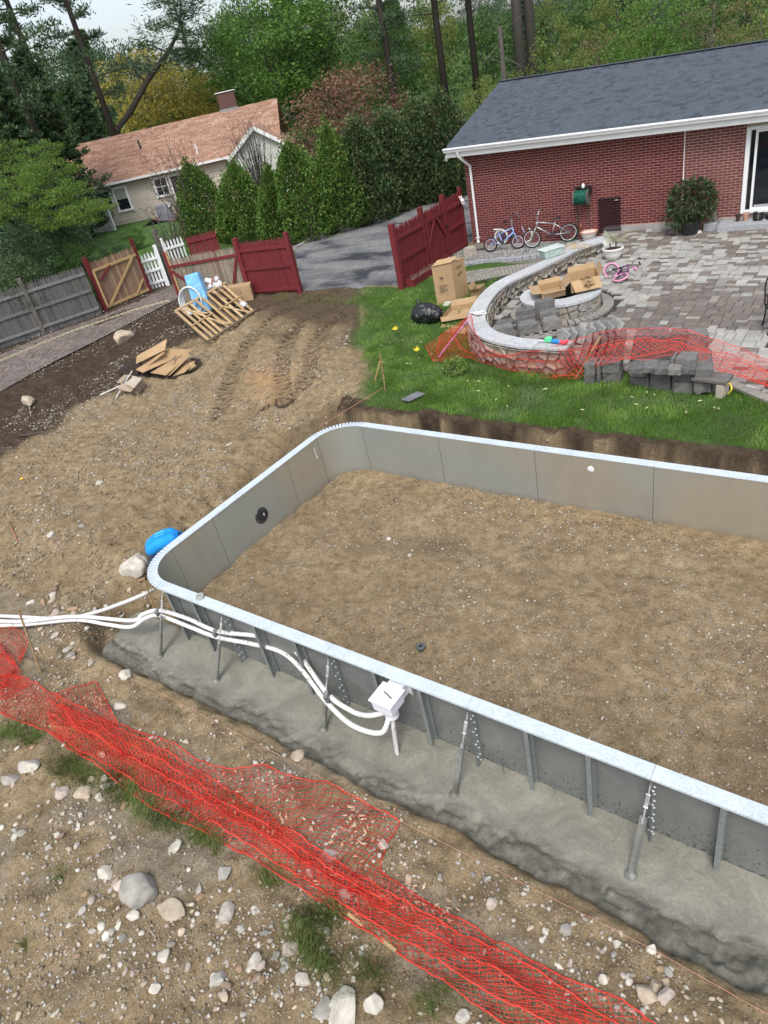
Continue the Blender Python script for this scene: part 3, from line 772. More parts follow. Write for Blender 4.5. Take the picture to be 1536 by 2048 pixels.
# drain fitting standing in the pool floor
t = thing('drain_fitting', 'small round grey drain fitting standing in the dirt of the pool floor', 'drain fitting', G(842, 1296, -0.98))
nm = MB(); nm.lathe([(0.028, -.05), (0.028, 0.012), (0.05, 0.018), (0.062, 0.012), (0.066, -0.01), (0.05, -.03), (0.05, -.06)], (0, 0, 0.03), 20)
nm.build('ring', simple('grey_plastic', (0.10, 0.11, 0.115), 0.5), t, autos=40)
nm = MB(); nm.lathe([(0.026, 0.0), (0.0, 0.002)], (0, 0, 0.036), 16); nm.build('bore', M_black, t)
# roll of tape lying on the near coping
t = thing('tape_roll', 'grey roll of duct tape lying on the near coping by the left corner', 'tape', G(401, 1196, 0.002))
nm = MB(); nm.lathe([(0.036, 0), (0.058, 0.0), (0.058, 0.05), (0.036, 0.05), (0.036, 0.0)], (0, 0, 0), 22)
nm.build('tape', simple('duct_tape', (0.34, 0.36, 0.36), 0.4, 0.1), t, autos=40)
nm = MB(); nm.lathe([(0.035, 0.004), (0.0, 0.005)], (0, 0, 0.03), 18); nm.build('core', simple('card_core', (0.30, 0.25, 0.2), 0.9), t)

# ---------------------------------------------------------------- skimmer
sk0 = G(785, 1392, -0.10)
Msk = simple('skimmer_plastic', (0.72, 0.73, 0.80), 0.38, var=0.05, scale=2, bmp=0, dirt=((0.30, 0.29, 0.27), 26, 0.69, 0.73))
lid = [G(733, 1392, -0.11), G(756, 1361, -0.11), G(815, 1387, -0.11), G(790, 1422, -0.11)]
cL = sum(lid, Vector()) / 4
SKX = cL.x; SKY = cL.y
t = thing('skimmer', 'white plastic pool skimmer box hanging outside the near wall', 'skimmer', (SKX, SKY, -1.0))
LW = 0.30
nm = MB(); nm.box((0, 0, 0.885), (LW, LW, 0.022)); nm.box((0, 0, 0.900), (LW - .05, LW - .05, 0.010)); bevel(nm.build('lid', Msk, t), 0.008, 2)
nm = MB(); nm.box((0, 0, 0.80), (0.25, 0.25, 0.16), taper=1.08); nm.lathe([(0.075, 0), (0.09, 0.10), (0.105, 0.16)], (0, 0, 0.57), 20); nm.lathe([(0.082, 0), (0.082, 0.05)], (0, 0, 0.55), 20)
bevel(nm.build('body', Msk, t), 0.006, 2)
thr = YN - .02 - SKY
nm = MB(); nm.box((0.0, 0.125 + (thr - .125) / 2, 0.80), (0.20, max(.05, thr - .125), 0.17)); nm.box((0, thr - .004, 0.80), (0.27, 0.016, 0.24)); bevel(nm.build('throat', Msk, t), 0.006, 2)
nm = MB(); nm.box((0.145, thr - .012, 0.80), (0.02, 0.03, 0.22)); nm.build('bracket', M_bolt, t)
nm = MB(); a = Vector((0.01, -0.02, 0.56)); b = G(794, 1507, -1.0) - Vector((SKX, SKY, -1.0)); b.z = -0.02
nm.tube([a, b], 0.027, 12); nm.build('support_pipe', simple('pale_pipe', (0.56, 0.56, 0.55), 0.5, dirt=((0.3, 0.29, 0.26), 14, 0.55, 0.65)), t, autos=50)
nm = MB(); q = Vector((0.02, -0.01, 0.9065))
for i in range(9): nm.box(q + Vector((-.06 + i * .015, .03 - i * 0.006 + rnd.uniform(-.004, .004), 0)), (0.018, rnd.uniform(.008, .016), 0.004), (0, 0, rnd.random()))
nm.build('mud_smear', simple('mud', (0.06, 0.06, 0.05), 0.9), t)

# ---------------------------------------------------------------- white plumbing pipes
M_pipe = simple('white_pipe', (0.64, 0.64, 0.63), 0.42, var=0.06, scale=2, bmp=0, dirt=((0.22, 0.19, 0.15), 9, 0.60, 0.66))
def spline(P, n=8):
    P = [Vector(p) for p in P]; out = []
    for i in range(len(P) - 1):
        a, b, c, d = P[max(i - 1, 0)], P[i], P[i + 1], P[min(i + 2, len(P) - 1)]
        for j in range(n):
            t = j / n
            out.append(0.5 * ((2 * b) + (c - a) * t + (2 * a - 5 * b + 4 * c - d) * t * t + (3 * b - a - 3 * c + d) * t ** 3))
    out.append(P[-1]); return out
def pipe(name, label, pts, r=0.031):
    path = spline(pts); base = path[0]
    t = thing(name, label, 'pipe', base)
    mb = MB(); mb.tube(path, r, 12); mb.build('pipe_run', M_pipe, t, world=True, autos=60); return t
sk = Vector((SKX, SKY, 0))
pipe('pipe', 'upper white flexible pipe running from the skimmer along the near wall off to the left', [G(-60, 1238, -.55), G(40, 1243, -.55), G(150, 1233, -.56), G(262, 1241, -.6), G(285, 1229, -.5), G(318, 1221, -.44), G(375, 1237, -.46), G(433, 1262, -.44), G(500, 1270, -.42), G(560, 1279, -.42), G(600, 1312, -.46), G(655, 1387, -.50), G(700, 1420, -.55), G(735, 1431, -.50), (SKX - .06, SKY - .02, -.40)])
pipe('pipe', 'lower white flexible pipe curving down under the skimmer and off to the left', [G(-60, 1251, -.6), G(40, 1250, -.62), G(150, 1240, -.64), G(215, 1249, -.66), G(262, 1254, -.66), G(290, 1237, -.56), G(318, 1231, -.52), G(375, 1252, -.53), G(433, 1274, -.52), G(500, 1287, -.52), G(560, 1303, -.52), G(600, 1335, -.55), G(650, 1400, -.58), G(695, 1444, -.60), G(735, 1463, -.60), G(765, 1464, -.56), (SKX - .01, SKY - .06, -.45)])
pipe('pipe', 'white pipe sloping down from the left pool corner to the bundle on the ground', [G(306, 1180, -.72), G(285, 1190, -.66), G(240, 1208, -.66), G(190, 1225, -.64), G(130, 1237, -.6), G(40, 1234, -.58), G(-60, 1229, -.58)])
M_duct = simple('duct_tape_wrap', (0.16, 0.17, 0.17), 0.4, 0.3, var=0.4, scale=20)
for px, nm_ in (((318, 1226), 'by the left corner'), ((433, 1268), 'second from the left corner'), ((655, 1394), 'beside the skimmer')):
    c = G(*px, -.48); mb = MB(); mb.box(c, (0.055, 0.10, 0.155), (0.2, 0, .3)); mb.box(c + Vector((0, .02, 0)), (0.035, 0.08, 0.18), (.4, 0, .1))
    setp(bevel(mb.build('tape_wrap', M_duct), 0.012, 2), 'grey duct tape wrap tying the white pipes to a stake ' + nm_, 'tape')
# thin rebar pins in the concrete
for k, px in enumerate(((571, 1340), (725, 1410), (1006, 1545), (1108, 1585), (1372, 1690))):
    p = G(*px, -1.0); mb = MB(); mb.tube([p + Vector((0.03, -.01, -.05)), p + Vector((-0.03, 0.02, 0.2))], 0.006, 6)
    setp(mb.build('rebar_pin', M_stake), 'thin rebar pin sticking out of the wet concrete along the near wall', 'rebar', 'rebar pins in the concrete')
# ================================================================ BRICK HOUSE
HA = math.radians(3.4)
HO = Vector((-11.68, 20.30, 0.0))
house = thing('brick_house', 'single storey red brick house with dark grey shingle roof and white gutter', 'house', HO, (0, 0, HA))
M_mortar = simple('pink_mortar', (0.38, 0.23, 0.205), 0.95, var=0.12, scale=6)
M_mortar2 = simple('pale_mortar', (0.42, 0.32, 0.285), 0.95, var=0.12, scale=6)
M_brick = varied('red_brick', [(0.098, 0.017, 0.018), (0.125, 0.024, 0.023), (0.085, 0.015, 0.016), (0.145, 0.033, 0.030), (0.108, 0.020, 0.021)], 0.85, 18, 0.15, 0.25)
M_brick2 = varied('brown_brick', [(0.15, 0.045, 0.04), (0.13, 0.036, 0.034), (0.17, 0.056, 0.05)], 0.85, 18, 0.15, 0.25)
M_trim = simple('white_trim', (0.70, 0.71, 0.71), 0.5, var=0.05, scale=2, bmp=0)
M_dglass = None
m, nt, b = newmat('door_glass', 0.06, 0, 0.6); b.inputs['Base Color'].default_value = (0.006, 0.009, 0.014, 1); M_dglass = m
HL = 12.5
mb = MB(); mb.box((6.3 / 2, 0.15, 1.43), (6.3, 0.3, 2.92)); wl = mb.build('wall', M_mortar, house)
mb = MB(); mb.box(((6.32 + 7.74) / 2, 0.15, 1.38), (1.42, 0.3, 2.86)); mb.box((11.4, 0.15, 1.38), (2.6, 0.3, 2.86)); mb.box((8.9, 0.15, 2.70), (2.4, 0.3, 0.2)); mb.box((8.9, 0.15, 0.26), (2.4, 0.3, 0.58)); wl2 = mb.build('wall', M_mortar2, house)
mb = MB(); mb.box((0.15, 4.3, 1.38), (0.3, 8.0, 2.86)); mb.build('end_wall', M_mortar, house)
mb = MB(); mb.box((6.31, -0.004, 1.5), (0.022, 0.012, 2.5)); mb.build('joint_strip', M_trim, house)
mb = MB(); mb.box((6.0, -0.012, 0.20), (3.6, 0.02, 0.52)); mb.build('foundation', simple('foundation', (0.30, 0.29, 0.28), 0.9, dirt=((0.22, 0.2, 0.17), 4, .5, .7)), house)
# brick courses, 13 x 4 px each in the photograph: the 300 largest are single parts, the rest one piece
ch = 0.0676; bl = 0.2135
BR = []
nrow = int((2.86 - 0.0) / ch)
for r in range(nrow):
    z = 0.02 + (r + 0.5) * ch
    off = -bl / 2 if r % 2 else 0
    x = off
    while x < 9.0:
        a, c = max(x, 0.0), x + bl
        if a < 6.3 and c > 6.3: c = 6.295
        if x < 6.3 < x + bl: pass
        inA = c <= 6.3
        a2, c2 = a + .007, c - .007
        ok = c2 - a2 > 0.03
        if not inA:
            if a > 7.73: ok = False
            if c2 > 7.73: c2 = 7.73
            if z < 0.47: ok = False
            ok = ok and c2 - a2 > 0.03
        if 4.2 < (a + c) / 2 < 7.8 and z < 0.47: ok = False
        if not inA and a < 6.32: a2 = 6.327
        ok = ok and c2 - a2 > .03
        if ok: BR.append(((a2 + c2) / 2, z, c2 - a2, 0 if inA else 1))
        if inA and c < x + bl - .04 and z > .47: BR.append(((6.327 + x + bl - .005) / 2, z, x + bl - .005 - 6.327, 1))
        x += bl
BR.sort(key=lambda q: -(q[0] * 1.0 + q[1] * 0.4))
cube = MB(); cube.box((0, 0, 0), (1, 1, 1)); 
def mesh_of(mb, name, mats):
    o = mb.build(name, mats); me = o.data; bpy.data.objects.remove(o); return me
cubeA = mesh_of(cube, 'brick', M_brick); cubeB = mesh_of(cube, 'brick', M_brick2)
front = BR[:300]
for x, z, w, k in front:
    link('brick', cubeB if k else cubeA, house, (x, 0.0 - rnd.uniform(0, .002), z), (0, 0, 0), (w, 0.014, ch - 0.017))
mb = MB()
for x, z, w, k in BR[300:]: mb.box((x, -rnd.uniform(0, .002), z), (w, 0.014, ch - 0.017), m=k)
# end wall bricks seen edge on are left as mortar
setp(mb.build('bricks', [M_brick, M_brick2], house), kind='stuff')
# roof
EZ, RZ, EY, RY = 2.99, 4.30, -0.45, 4.05
sl = math.atan2(RZ - EZ, RY - EY); SL = math.hypot(RZ - EZ, RY - EY)
RX0, RX1 = -0.34, HL
def ez(x): return EZ + .13 - .019 * x      # the old roof line dips a little to the right
def rz_(x): return RZ + .02 - .034 * x
def rp(x, s, h=0.0):
    u = s / SL; return Vector((x, EY + s * math.cos(sl) - h * math.sin(sl), ez(x) * (1 - u) + rz_(x) * u + h * math.cos(sl)))
def ry_(s): return math.atan(.019 * (1 - s / SL) + .034 * s / SL)
M_shg = varied('slate_grey_shingle', [(0.064, 0.076, 0.096), (0.070, 0.083, 0.104), (0.066, 0.078, 0.098), (0.075, 0.088, 0.109), (0.040, 0.048, 0.062), (0.068, 0.081, 0.101), (0.055, 0.065, 0.083)], 0.9, 30, 0.2, 0.4)  # the darkest tones paint the shadow dashes under thick tabs
mb = MB()
mb.add([rp(RX0, 0, 0), rp(RX1, 0, 0), rp(RX1, SL, 0), rp(RX0, SL, 0), rp(RX0, 0, -.1), rp(RX1, 0, -.1), rp(RX1, SL, -.1), rp(RX0, SL, -.1)], [(0, 1, 2, 3), (7, 6, 5, 4), (0, 4, 5, 1), (1, 5, 6, 2), (2, 6, 7, 3), (3, 7, 4, 0)])
by, bz = RY + 4.5, EZ
mb.add([(RX0, RY + .002, rz_(RX0)), (RX1, RY + .002, rz_(RX1)), (RX1, by, bz), (RX0, by, bz), (RX0, RY + .002, rz_(RX0) - .1), (RX1, RY + .002, rz_(RX1) - .1), (RX1, by, bz - .1), (RX0, by, bz - .1)], [(0, 1, 2, 3), (7, 6, 5, 4), (0, 4, 5, 1), (1, 5, 6, 2), (2, 6, 7, 3), (3, 7, 4, 0)])
roof = mb.build('roof', simple('roof_deck', (0.035, 0.04, 0.05), 0.9), house)
SH = []
ns = int(SL / 0.142)
for r in range(ns):
    s0 = r * SL / ns; x = RX0 + rnd.uniform(-.3, 0)
    while x < 9.3:
        w = rnd.choice((0.11, 0.15, 0.19, 0.24)); 
        a, c = max(x, RX0 - .01), min(x + w - .002, 9.6)
        if c - a > .05: SH.append((a, c, s0, rnd.choice((0.006, 0.006, 0.006, 0.011))))
        x += w
SH.sort(key=lambda q: q[2] * 1.0 - q[0] * 0.4)
M_shcube = mesh_of(MB().box((0, 0, 0), (1, 1, 1)), 'shingle', M_shg)
mb = MB()
for i, (a, c, s0, h) in enumerate(SH):
    ctr = rp((a + c) / 2, s0 + 0.078, h / 2 + .002 + 0.002 * (i % 3)); dims = (c - a, 0.15 + .008, h)
    if i < 300: link('shingle', M_shcube, house, ctr, (sl, ry_(s0), 0), dims)
    else: mb.box(ctr, dims, (sl, ry_(s0), 0))
setp(mb.build('shingles', M_shg, house), kind='stuff')
mb = MB(); x = RX0
while x < 9.4:
    w = 0.3; mb.box((x + w / 2, RY, rz_(x) + 0.022), (w - .012, 0.26, 0.014), (0, .034, 0)); x += w
mb.build('ridge_cap', M_shg, house)
# fascia, soffit, gutter, downspout
mb = MB(); mb.bar((RX0, EY + .02, ez(RX0) - .16), (RX1, EY + .02, ez(RX1) - .16), .03, .17); mb.build('fascia', M_trim, house)
mb = MB(); mb.bar((RX0, EY / 2 + .01, ez(RX0) - .25), (RX1, EY / 2 + .01, ez(RX1) - .25), .45, .02); mb.build('soffit', M_trim, house)
mb = MB(); mb.box((RX0 - .01, 1.8, (EZ + RZ) / 2 - .13), (0.03, SL, 0.16), (sl, 0, 0)); mb.build('rake_board', M_trim, house)
mb = MB()
prof = [(0.0, 0.0), (-0.125, 0.0), (-0.13, -0.02), (-0.118, -0.05), (-0.10, -0.075), (-0.09, -0.11), (0.0, -0.11), (0.0, -0.1), (-0.082, -0.1), (-0.108, -0.045), (-0.12, -0.012), (-0.012, -0.012)]
vs = [(x, EY + 0.0 + p[0], ez(x) + 0.005 + p[1]) for x in (RX0 - .03, RX1) for p in prof]; k = len(prof)
mb.add(vs, [(i, (i + 1) % k, k + (i + 1) % k, k + i) for i in range(k)] + [tuple(range(k)), tuple(range(2 * k - 1, k - 1, -1))]); mb.build('gutter', M_trim, house)
mb = MB(); D = [(0.08, EY - .05, EZ + .02), (0.08, EY - .05, EZ - .1), (0.22, -.06, EZ - .47), (0.22, -.06, 0.34), (0.22, -.12, 0.20), (0.27, -.22, 0.10)]
mb.tube(D[:3], 0.042, 8); mb.tube(D[2:4], 0.04, 8); mb.tube(D[3:], 0.046, 8)
mb.box((0.22, -.055, 0.42), (0.11, 0.10, 0.03)); mb.build('downspout', M_trim, house, autos=50)
# sliding door
mb = MB()
mb.box((7.80, -0.01, 1.57), (0.10, 0.10, 2.02)); mb.box((8.9, -0.01, 2.545), (2.1, 0.10, 0.08)); mb.box((8.9, -0.01, 0.60), (2.1, 0.12, 0.07)); mb.box((10.0, -0.01, 1.57), (0.10, 0.10, 2.02))
door = mb.build('sliding_door', M_trim, house); bevel(door, .004, 1)
mb = MB(); mb.box((8.9, 0.06, 1.58), (2.1, 0.01, 1.9)); mb.build('glass', M_dglass, door)
mb = MB(); mb.box((7.985, -0.005, 1.56), (0.055, 0.05, 1.88)); mb.box((8.93, -0.005, 0.665), (1.83, 0.045, 0.055)); mb.box((8.93, -0.005, 2.47), (1.83, 0.045, 0.06)); mb.build('sash_frame', M_trim, door)
mb = MB(); mb.box((8.95, 0.0, 0.72), (1.8, 0.03, 0.06)); mb.build('screen_rail', simple('grey_rail', (0.35, 0.36, 0.37), 0.5), door)
# granite step, statue, pots and shoes in front of the door
M_gran = simple('granite', (0.30, 0.31, 0.33), 0.85, var=0.45, scale=40, bmp=0.4)
def HP(x, y, z): return HO + Vector((x * math.cos(HA) - y * math.sin(HA), x * math.sin(HA) + y * math.cos(HA), z))
t = thing('door_step', 'long grey granite slab step under the sliding glass door', 'step', HP(7.25, -0.35, 0.26), (0, 0, HA))
mb = MB(); mb.box((1.2, 0, 0.09), (2.3, 0.62, 0.18)); bevel(mb.build('slab', M_gran, t), 0.012, 2)
t = thing('stone_block', 'small granite block in the corner left of the door step', 'stone block', HP(7.12, -0.32, 0.27), (0, 0, HA))
mb = MB(); mb.box((0, 0, 0.11), (0.32, 0.46, 0.22)); bevel(mb.build('block', M_gran, t), 0.012, 2)
M_stat = simple('weathered_stone', (0.14, 0.125, 0.105), 0.9, var=0.4, scale=15)
t = thing('garden_statue', 'small weathered seated garden statue on the granite block beside the door', 'statue', HP(7.14, -0.30, 0.49), (0, 0, HA))
mb = MB(); mb.box((0, 0, 0.03), (0.26, 0.24, 0.06)); bevel(mb.build('plinth', M_stat, t), .01)
mb = MB(); mb.tube([(0, 0, .05), (0.01, .01, .16), (0.02, 0.0, .27), (0.03, -.02, .34)], [0.10, 0.085, 0.07, 0.035], 12); mb.tube([(-.05, -.03, .07), (-.09, -.1, .12), (-.04, -.12, .06)], [0.05, 0.035, 0.03], 8); mb.tube([(.05, -.03, .07), (.09, -.1, .12), (.05, -.13, .06)], [0.05, 0.035, 0.03], 8)
mb.tube([(-.06, 0, .27), (-.1, -.05, .2), (-.03, -.1, .16)], [0.03, .025, .02], 8); mb.build('figure', M_stat, t, autos=60)
mb = MB(); mb.lathe([(0.02, -.06), (0.055, -.03), (0.06, 0.01), (0.045, .05), (0.01, .065)], (0.035, -.03, 0.39), 12); mb.build('head', M_stat, t, autos=60)
M_terra = simple('terracotta', (0.42, 0.24, 0.17), 0.85, var=0.2, scale=8); M_dkpot = simple('dark_pot', (0.05, 0.035, 0.03), 0.6); M_shoe = simple('black_shoe', (0.012, 0.013, 0.015), 0.55)
for nm_, lab, x, mt, r, h in (('flower_pot', 'pale terracotta pot on the granite step beside the shoes', 7.92, M_terra, .075, .19), ('flower_pot', 'small dark brown pot on the granite step next to the statue', 7.74, M_dkpot, .06, .17)):
    t = thing(nm_, lab, 'flower pot', HP(x, -.28, .44), (0, 0, HA)); mb = MB()
    mb.lathe([(r * .7, 0), (r, h * .8), (r * 1.12, h * .8), (r * 1.12, h), (r * .95, h), (r * .9, h * .6), (0, h * .6)], (0, 0, 0), 16); mb.build('pot', mt, t, autos=40)
for i, (x, yy, a) in enumerate(((8.14, -.25, .2), (8.27, -.22, -.1), (8.44, -.27, .5))):
    t = thing('shoe', ('black boot standing on the door step, leftmost of three', 'black boot in the middle of three on the door step', 'black shoe farthest right on the door step')[i], 'shoe', HP(x, yy, .44), (0, 0, HA + a))
    mb = MB(); mb.tube([(0, .10, .05), (0, 0.02, .05), (0, -.10, .035), (0, -.15, .03)], [.05, .052, .045, .02], 10); mb.tube([(0, .08, .05), (0, .09, .15 - .03 * i), (0, .09, .17 - .03 * i)], [.05, .048, .05], 10)
    mb.build('upper', M_shoe, t, autos=60); mb = MB(); mb.box((0, -.02, .008), (.09, .27, .016)); mb.build('sole', M_shoe, t)
t = thing('white_stone', 'small white stone lying beside the granite block', 'stone', HP(6.82, -.62, .27), (0, 0, 0)); mb = MB(); mb.lathe([(.05, 0), (.11, .03), (.09, .08), (.03, .1)], (0, 0, 0), 8, sx=1.3); mb.build('stone', simple('white_rock', (.6, .6, .58), .8), t, smooth=True)
# dark mesh panel on the bricks
m, nt, b = newmat('dark_mesh', 0.9, 0, 0.1); b.inputs['Base Color'].default_value = (0.022, 0.012, 0.018, 1); M_mesh = m
t = thing('mesh_screen', 'dark see-through mesh screen hanging on the brick wall', 'screen', HP(4.06, -0.03, 0.36), (0, 0, HA))
mb = MB()
for i in range(41): mb.box((i * .0155, 0, .44), (.0085, .004, .88))
mb.build('mesh', M_mesh, t)
mb = MB(); mb.box((.31, 0, .875), (.64, .014, .03)); mb.box((.31, 0, .005), (.64, .014, .03)); mb.build('rod', simple('dk', (.03, .025, .025), .8), t)
mb = MB(); mb.lathe([(0.0, 0), (.05, .012), (0, .03)], (.52, -.02, .80), 10, sx=1.2); mb.build('clip', simple('grey_clip', (.3, .3, .28), .6), t)
# hose reel
t = thing('hose_reel', 'green garden hose wound on a reel mounted on the brick wall', 'hose reel', HP(3.66, 0, 1.15), (0, 0, HA))
M_hose = simple('green_hose', (0.012, 0.11, 0.075), 0.45, var=0.4, scale=9, bmp=0); M_grm = simple('reel_grey', (0.12, 0.12, 0.11), 0.6)
mb = MB()
for i in range(9):
    for q in range(2):
        x = -.15 + i * .036; r = .165 + .018 * q + rnd.uniform(-.008, .008)
        mb.tube([(x + .01 * math.sin(a * 2), -.24 + r * math.cos(a), .22 + r * math.sin(a)) for a in [2 * PI * k / 18 for k in range(18)]], 0.0135, 6, closed=True)
mb.build('hose_coil', M_hose, t, smooth=True)
mb = MB()
for x in (-.19, .19): mb.tube([(x - .012, -.24, .22), (x + .012, -.24, .22)], .215, 24)
mb.build('reel_disc', M_grm, t, autos=40)
mb = MB(); mb.box((0, -.05, .45), (.42, .10, .05)); mb.box((-.2, -.12, .35), (.03, .25, .22)); mb.box((.2, -.12, .35), (.03, .25, .22)); mb.build('bracket', simple('reel_dark', (.02, .02, .02), .6), t)
mb = MB(); mb.lathe([(.03, 0), (.045, .02), (.045, .09), (.02, .12)], (0.02, -.14, .44), 12); mb.build('valve', M_white, t)
mb = MB(); mb.tube([(.12, -.2, .08), (.14, -.06, -.1), (.13, -.05, -.5), (.16, -.05, -.92)], .013, 6); mb.tube([(-.2, -.2, .1), (-.22, -.05, -.15), (-.2, -.05, -.7), (-.22, -.06, -1.0)], .013, 6)
mb.build('feed_hose', simple('old_hose', (0.05, 0.07, 0.05), .6), t)
t = thing('tap', 'brass outside tap low on the brick wall beside the white pot', 'tap', HP(3.55, 0, .58), (0, 0, HA)); mb = MB(); mb.tube([(0, .01, 0), (0, -.07, 0), (0, -.1, -.04)], .014, 8); mb.build('spout', simple('brass', (.35, .22, .1), .4, .6), t); mb = MB(); mb.tube([(0, -.05, .0), (0, -.05, .05)], .03, 8); mb.build('handle', simple('red_h', (.3, .06, .04), .5), t)
p = HP(3.2, -.5, .15)
setp(MB().tube(spline([HP(3.44, -.06, .2), HP(3.1, -.3, .15), HP(2.5, -.45, .14), HP(2.1, -.9, .15), HP(2.3, -1.3, .14), HP(2.9, -1.1, .14), HP(3.2, -.8, .14)]), .013, 6).build('garden_hose', M_hose, smooth=True), 'loose green garden hose lying in the gravel by the bicycles', 'hose')

# ================================================================ GRAVEL BED, KERB AND WALK
curbL = [G(*p, .15) for p in ((918, 530), (960, 523), (1000, 519), (1060, 513), (1110, 503), (1165, 489), (1220, 478), (1262, 470), (1300, 461), (1335, 447))]
M_peb2 = varied('bed_gravel', [(.36, .36, .35), (.24, .24, .235), (.46, .45, .43), (.18, .18, .18), (.30, .28, .26)], .85, 40, .15, 0)
mb = MB(); vs = []
for c in curbL: 
    w = (c - HO); s_ = w.x * math.cos(HA) + w.y * math.sin(HA); q = HP(s_, -.005, 0)
    vs += [(c.x, c.y, .125), (q.x, q.y, .15)]
k = len(curbL); mb.add(vs, [(2 * i, 2 * i + 2, 2 * i + 3, 2 * i + 1) for i in range(k - 1)]); mb.build('gravel_bed', simple('bed_soil', (.2, .195, .185), .95, var=.4, scale=30, bmp=.6))['kind'] = 'structure'
Pb = []
for _ in range(9000):
    s_ = rnd.uniform(-.6, 6.1); i = min(range(k), key=lambda j: abs((curbL[j] - HO).x - s_)); d = -((curbL[i] - HO).y) + s_ * math.sin(HA)
    f = rnd.random(); q = HP(s_, -f * max(d - .05, 0.02), 0); Pb.append((q.x, q.y))
Pb = np.array(Pb); n = len(Pb); V = np.repeat(OCT_V[None], n, 0) * (1 + .2 * rng.standard_normal((n, 6, 1)).clip(-1, 1)); sc = rng.uniform(.012, .028, (n, 1, 1)); V = V * sc * np.array([1, 1, .65]); V[..., 0] += Pb[:, 0:1]; V[..., 1] += Pb[:, 1:2]; V[..., 2] += .148
setp(link('bed_gravel', fastmesh('bed_gravel', V.reshape(-1, 3), (OCT_F[None] + (np.arange(n) * 6)[:, None, None]).reshape(-1, 3), M_peb2)), kind='stuff')
mb = MB(); cs = spline(curbL, 4)
for a, b_ in zip(cs[:-1], cs[1:]):
    d = (b_ - a).normalized() * .004; mb.bar(a + d + Vector((0, 0, -.02)), b_ - d + Vector((0, 0, -.02)), .12, .13)
bevel(mb.build('kerb', M_gran), .012, 2)['kind'] = 'structure'

# ================================================================ SEAT WALL (stone veneer, granite cap)
OUT = [(-7.04, 19.23), (-7.56, 18.55), (-7.72, 17.7), (-8.07, 16.55), (-8.36, 15.7), (-8.40, 14.95), (-8.22, 14.03), (-7.96, 13.26), (-7.62, 12.68), (-7.17, 12.17), (-6.72, 11.88), (-6.10, 11.68), (-5.6, 11.64), (-5.0, 11.64)]
INN = [(-6.75, 18.95), (-7.25, 18.2), (-7.43, 17.45), (-7.75, 16.3), (-7.99, 15.6), (-8.02, 14.9), (-7.86, 14.1), (-7.62, 13.42), (-7.34, 12.9), (-6.97, 12.47), (-6.58, 12.22), (-6.05, 12.04), (-5.55, 12.0), (-5.0, 12.0)]
def rs(P, n):
    P = np.array([tuple(p) for p in spline([(a, b, 0) for a, b in P], 6)])[:, :2]; s = np.r_[0, np.cumsum(np.hypot(*np.diff(P, axis=0).T))]; t = np.linspace(0, s[-1], n); return np.stack([np.interp(t, s, P[:, 0]), np.interp(t, s, P[:, 1])], -1), s[-1]
OA, OLn = rs(OUT, 121); IA, ILn = rs(INN, 121)
def wz(i):  # top of the cap follows level
    return 0.55
seat = thing('seat_wall', 'curved stone seat wall with a pale granite cap round the fire pit', 'wall', (-7.0, 14.5, 0))
M_jnt = simple('wall_mortar', (0.16, 0.15, 0.135), .95); M_stone = varied('field_stone', [(.27, .245, .20), (.33, .30, .25), (.20, .19, .175), (.36, .31, .24), (.24, .235, .225), (.30, .25, .22), (.17, .16, .15)], .9, 9, .3, .5)
M_cap = varied('granite_cap', [(.40, .415, .43), (.45, .46, .475), (.37, .38, .39), (.43, .435, .44)], .75, 14, .22, .25)
def loop_solid(A, B, z0, z1, inset, name, mat, par):
    V = []; n = len(A)
    for a, b in zip(A, B):
        d = (b - a) / np.hypot(*(b - a)) * inset; a2, b2 = a + d, b - d
        V += [(a2[0], a2[1], z0), (a2[0], a2[1], z1), (b2[0], b2[1], z1), (b2[0], b2[1], z0)]
    mb = MB(); mb.add(V, [(4 * i + j, 4 * i + (j + 1) % 4, 4 * i + 4 + (j + 1) % 4, 4 * i + 4 + j) for i in range(n - 1) for j in range(4)] + [(0, 1, 2, 3), tuple(4 * (n - 1) + j for j in (3, 2, 1, 0))])
    return mb.build(name, mat, par, world=True)
loop_solid(OA, IA, -0.05, 0.495, 0.05, 'core', M_jnt, seat)
q = 0
bounds = [0, 8, 15, 22, 29, 36, 43, 50, 57, 64, 71, 78, 84, 90, 97, 104, 112, 120]
for a, b in zip(bounds[:-1], bounds[1:]):
    A, B = OA[a:b + 1].copy(), IA[a:b + 1].copy()
    for X in (A, B):
        X[0] = X[0] + (X[1] - X[0]) * .09; X[-1] = X[-1] + (X[-2] - X[-1]) * .09
    bevel(loop_solid(A, B, .495, .555, -0.012, 'cap_stone', M_cap, seat), .005, 1)
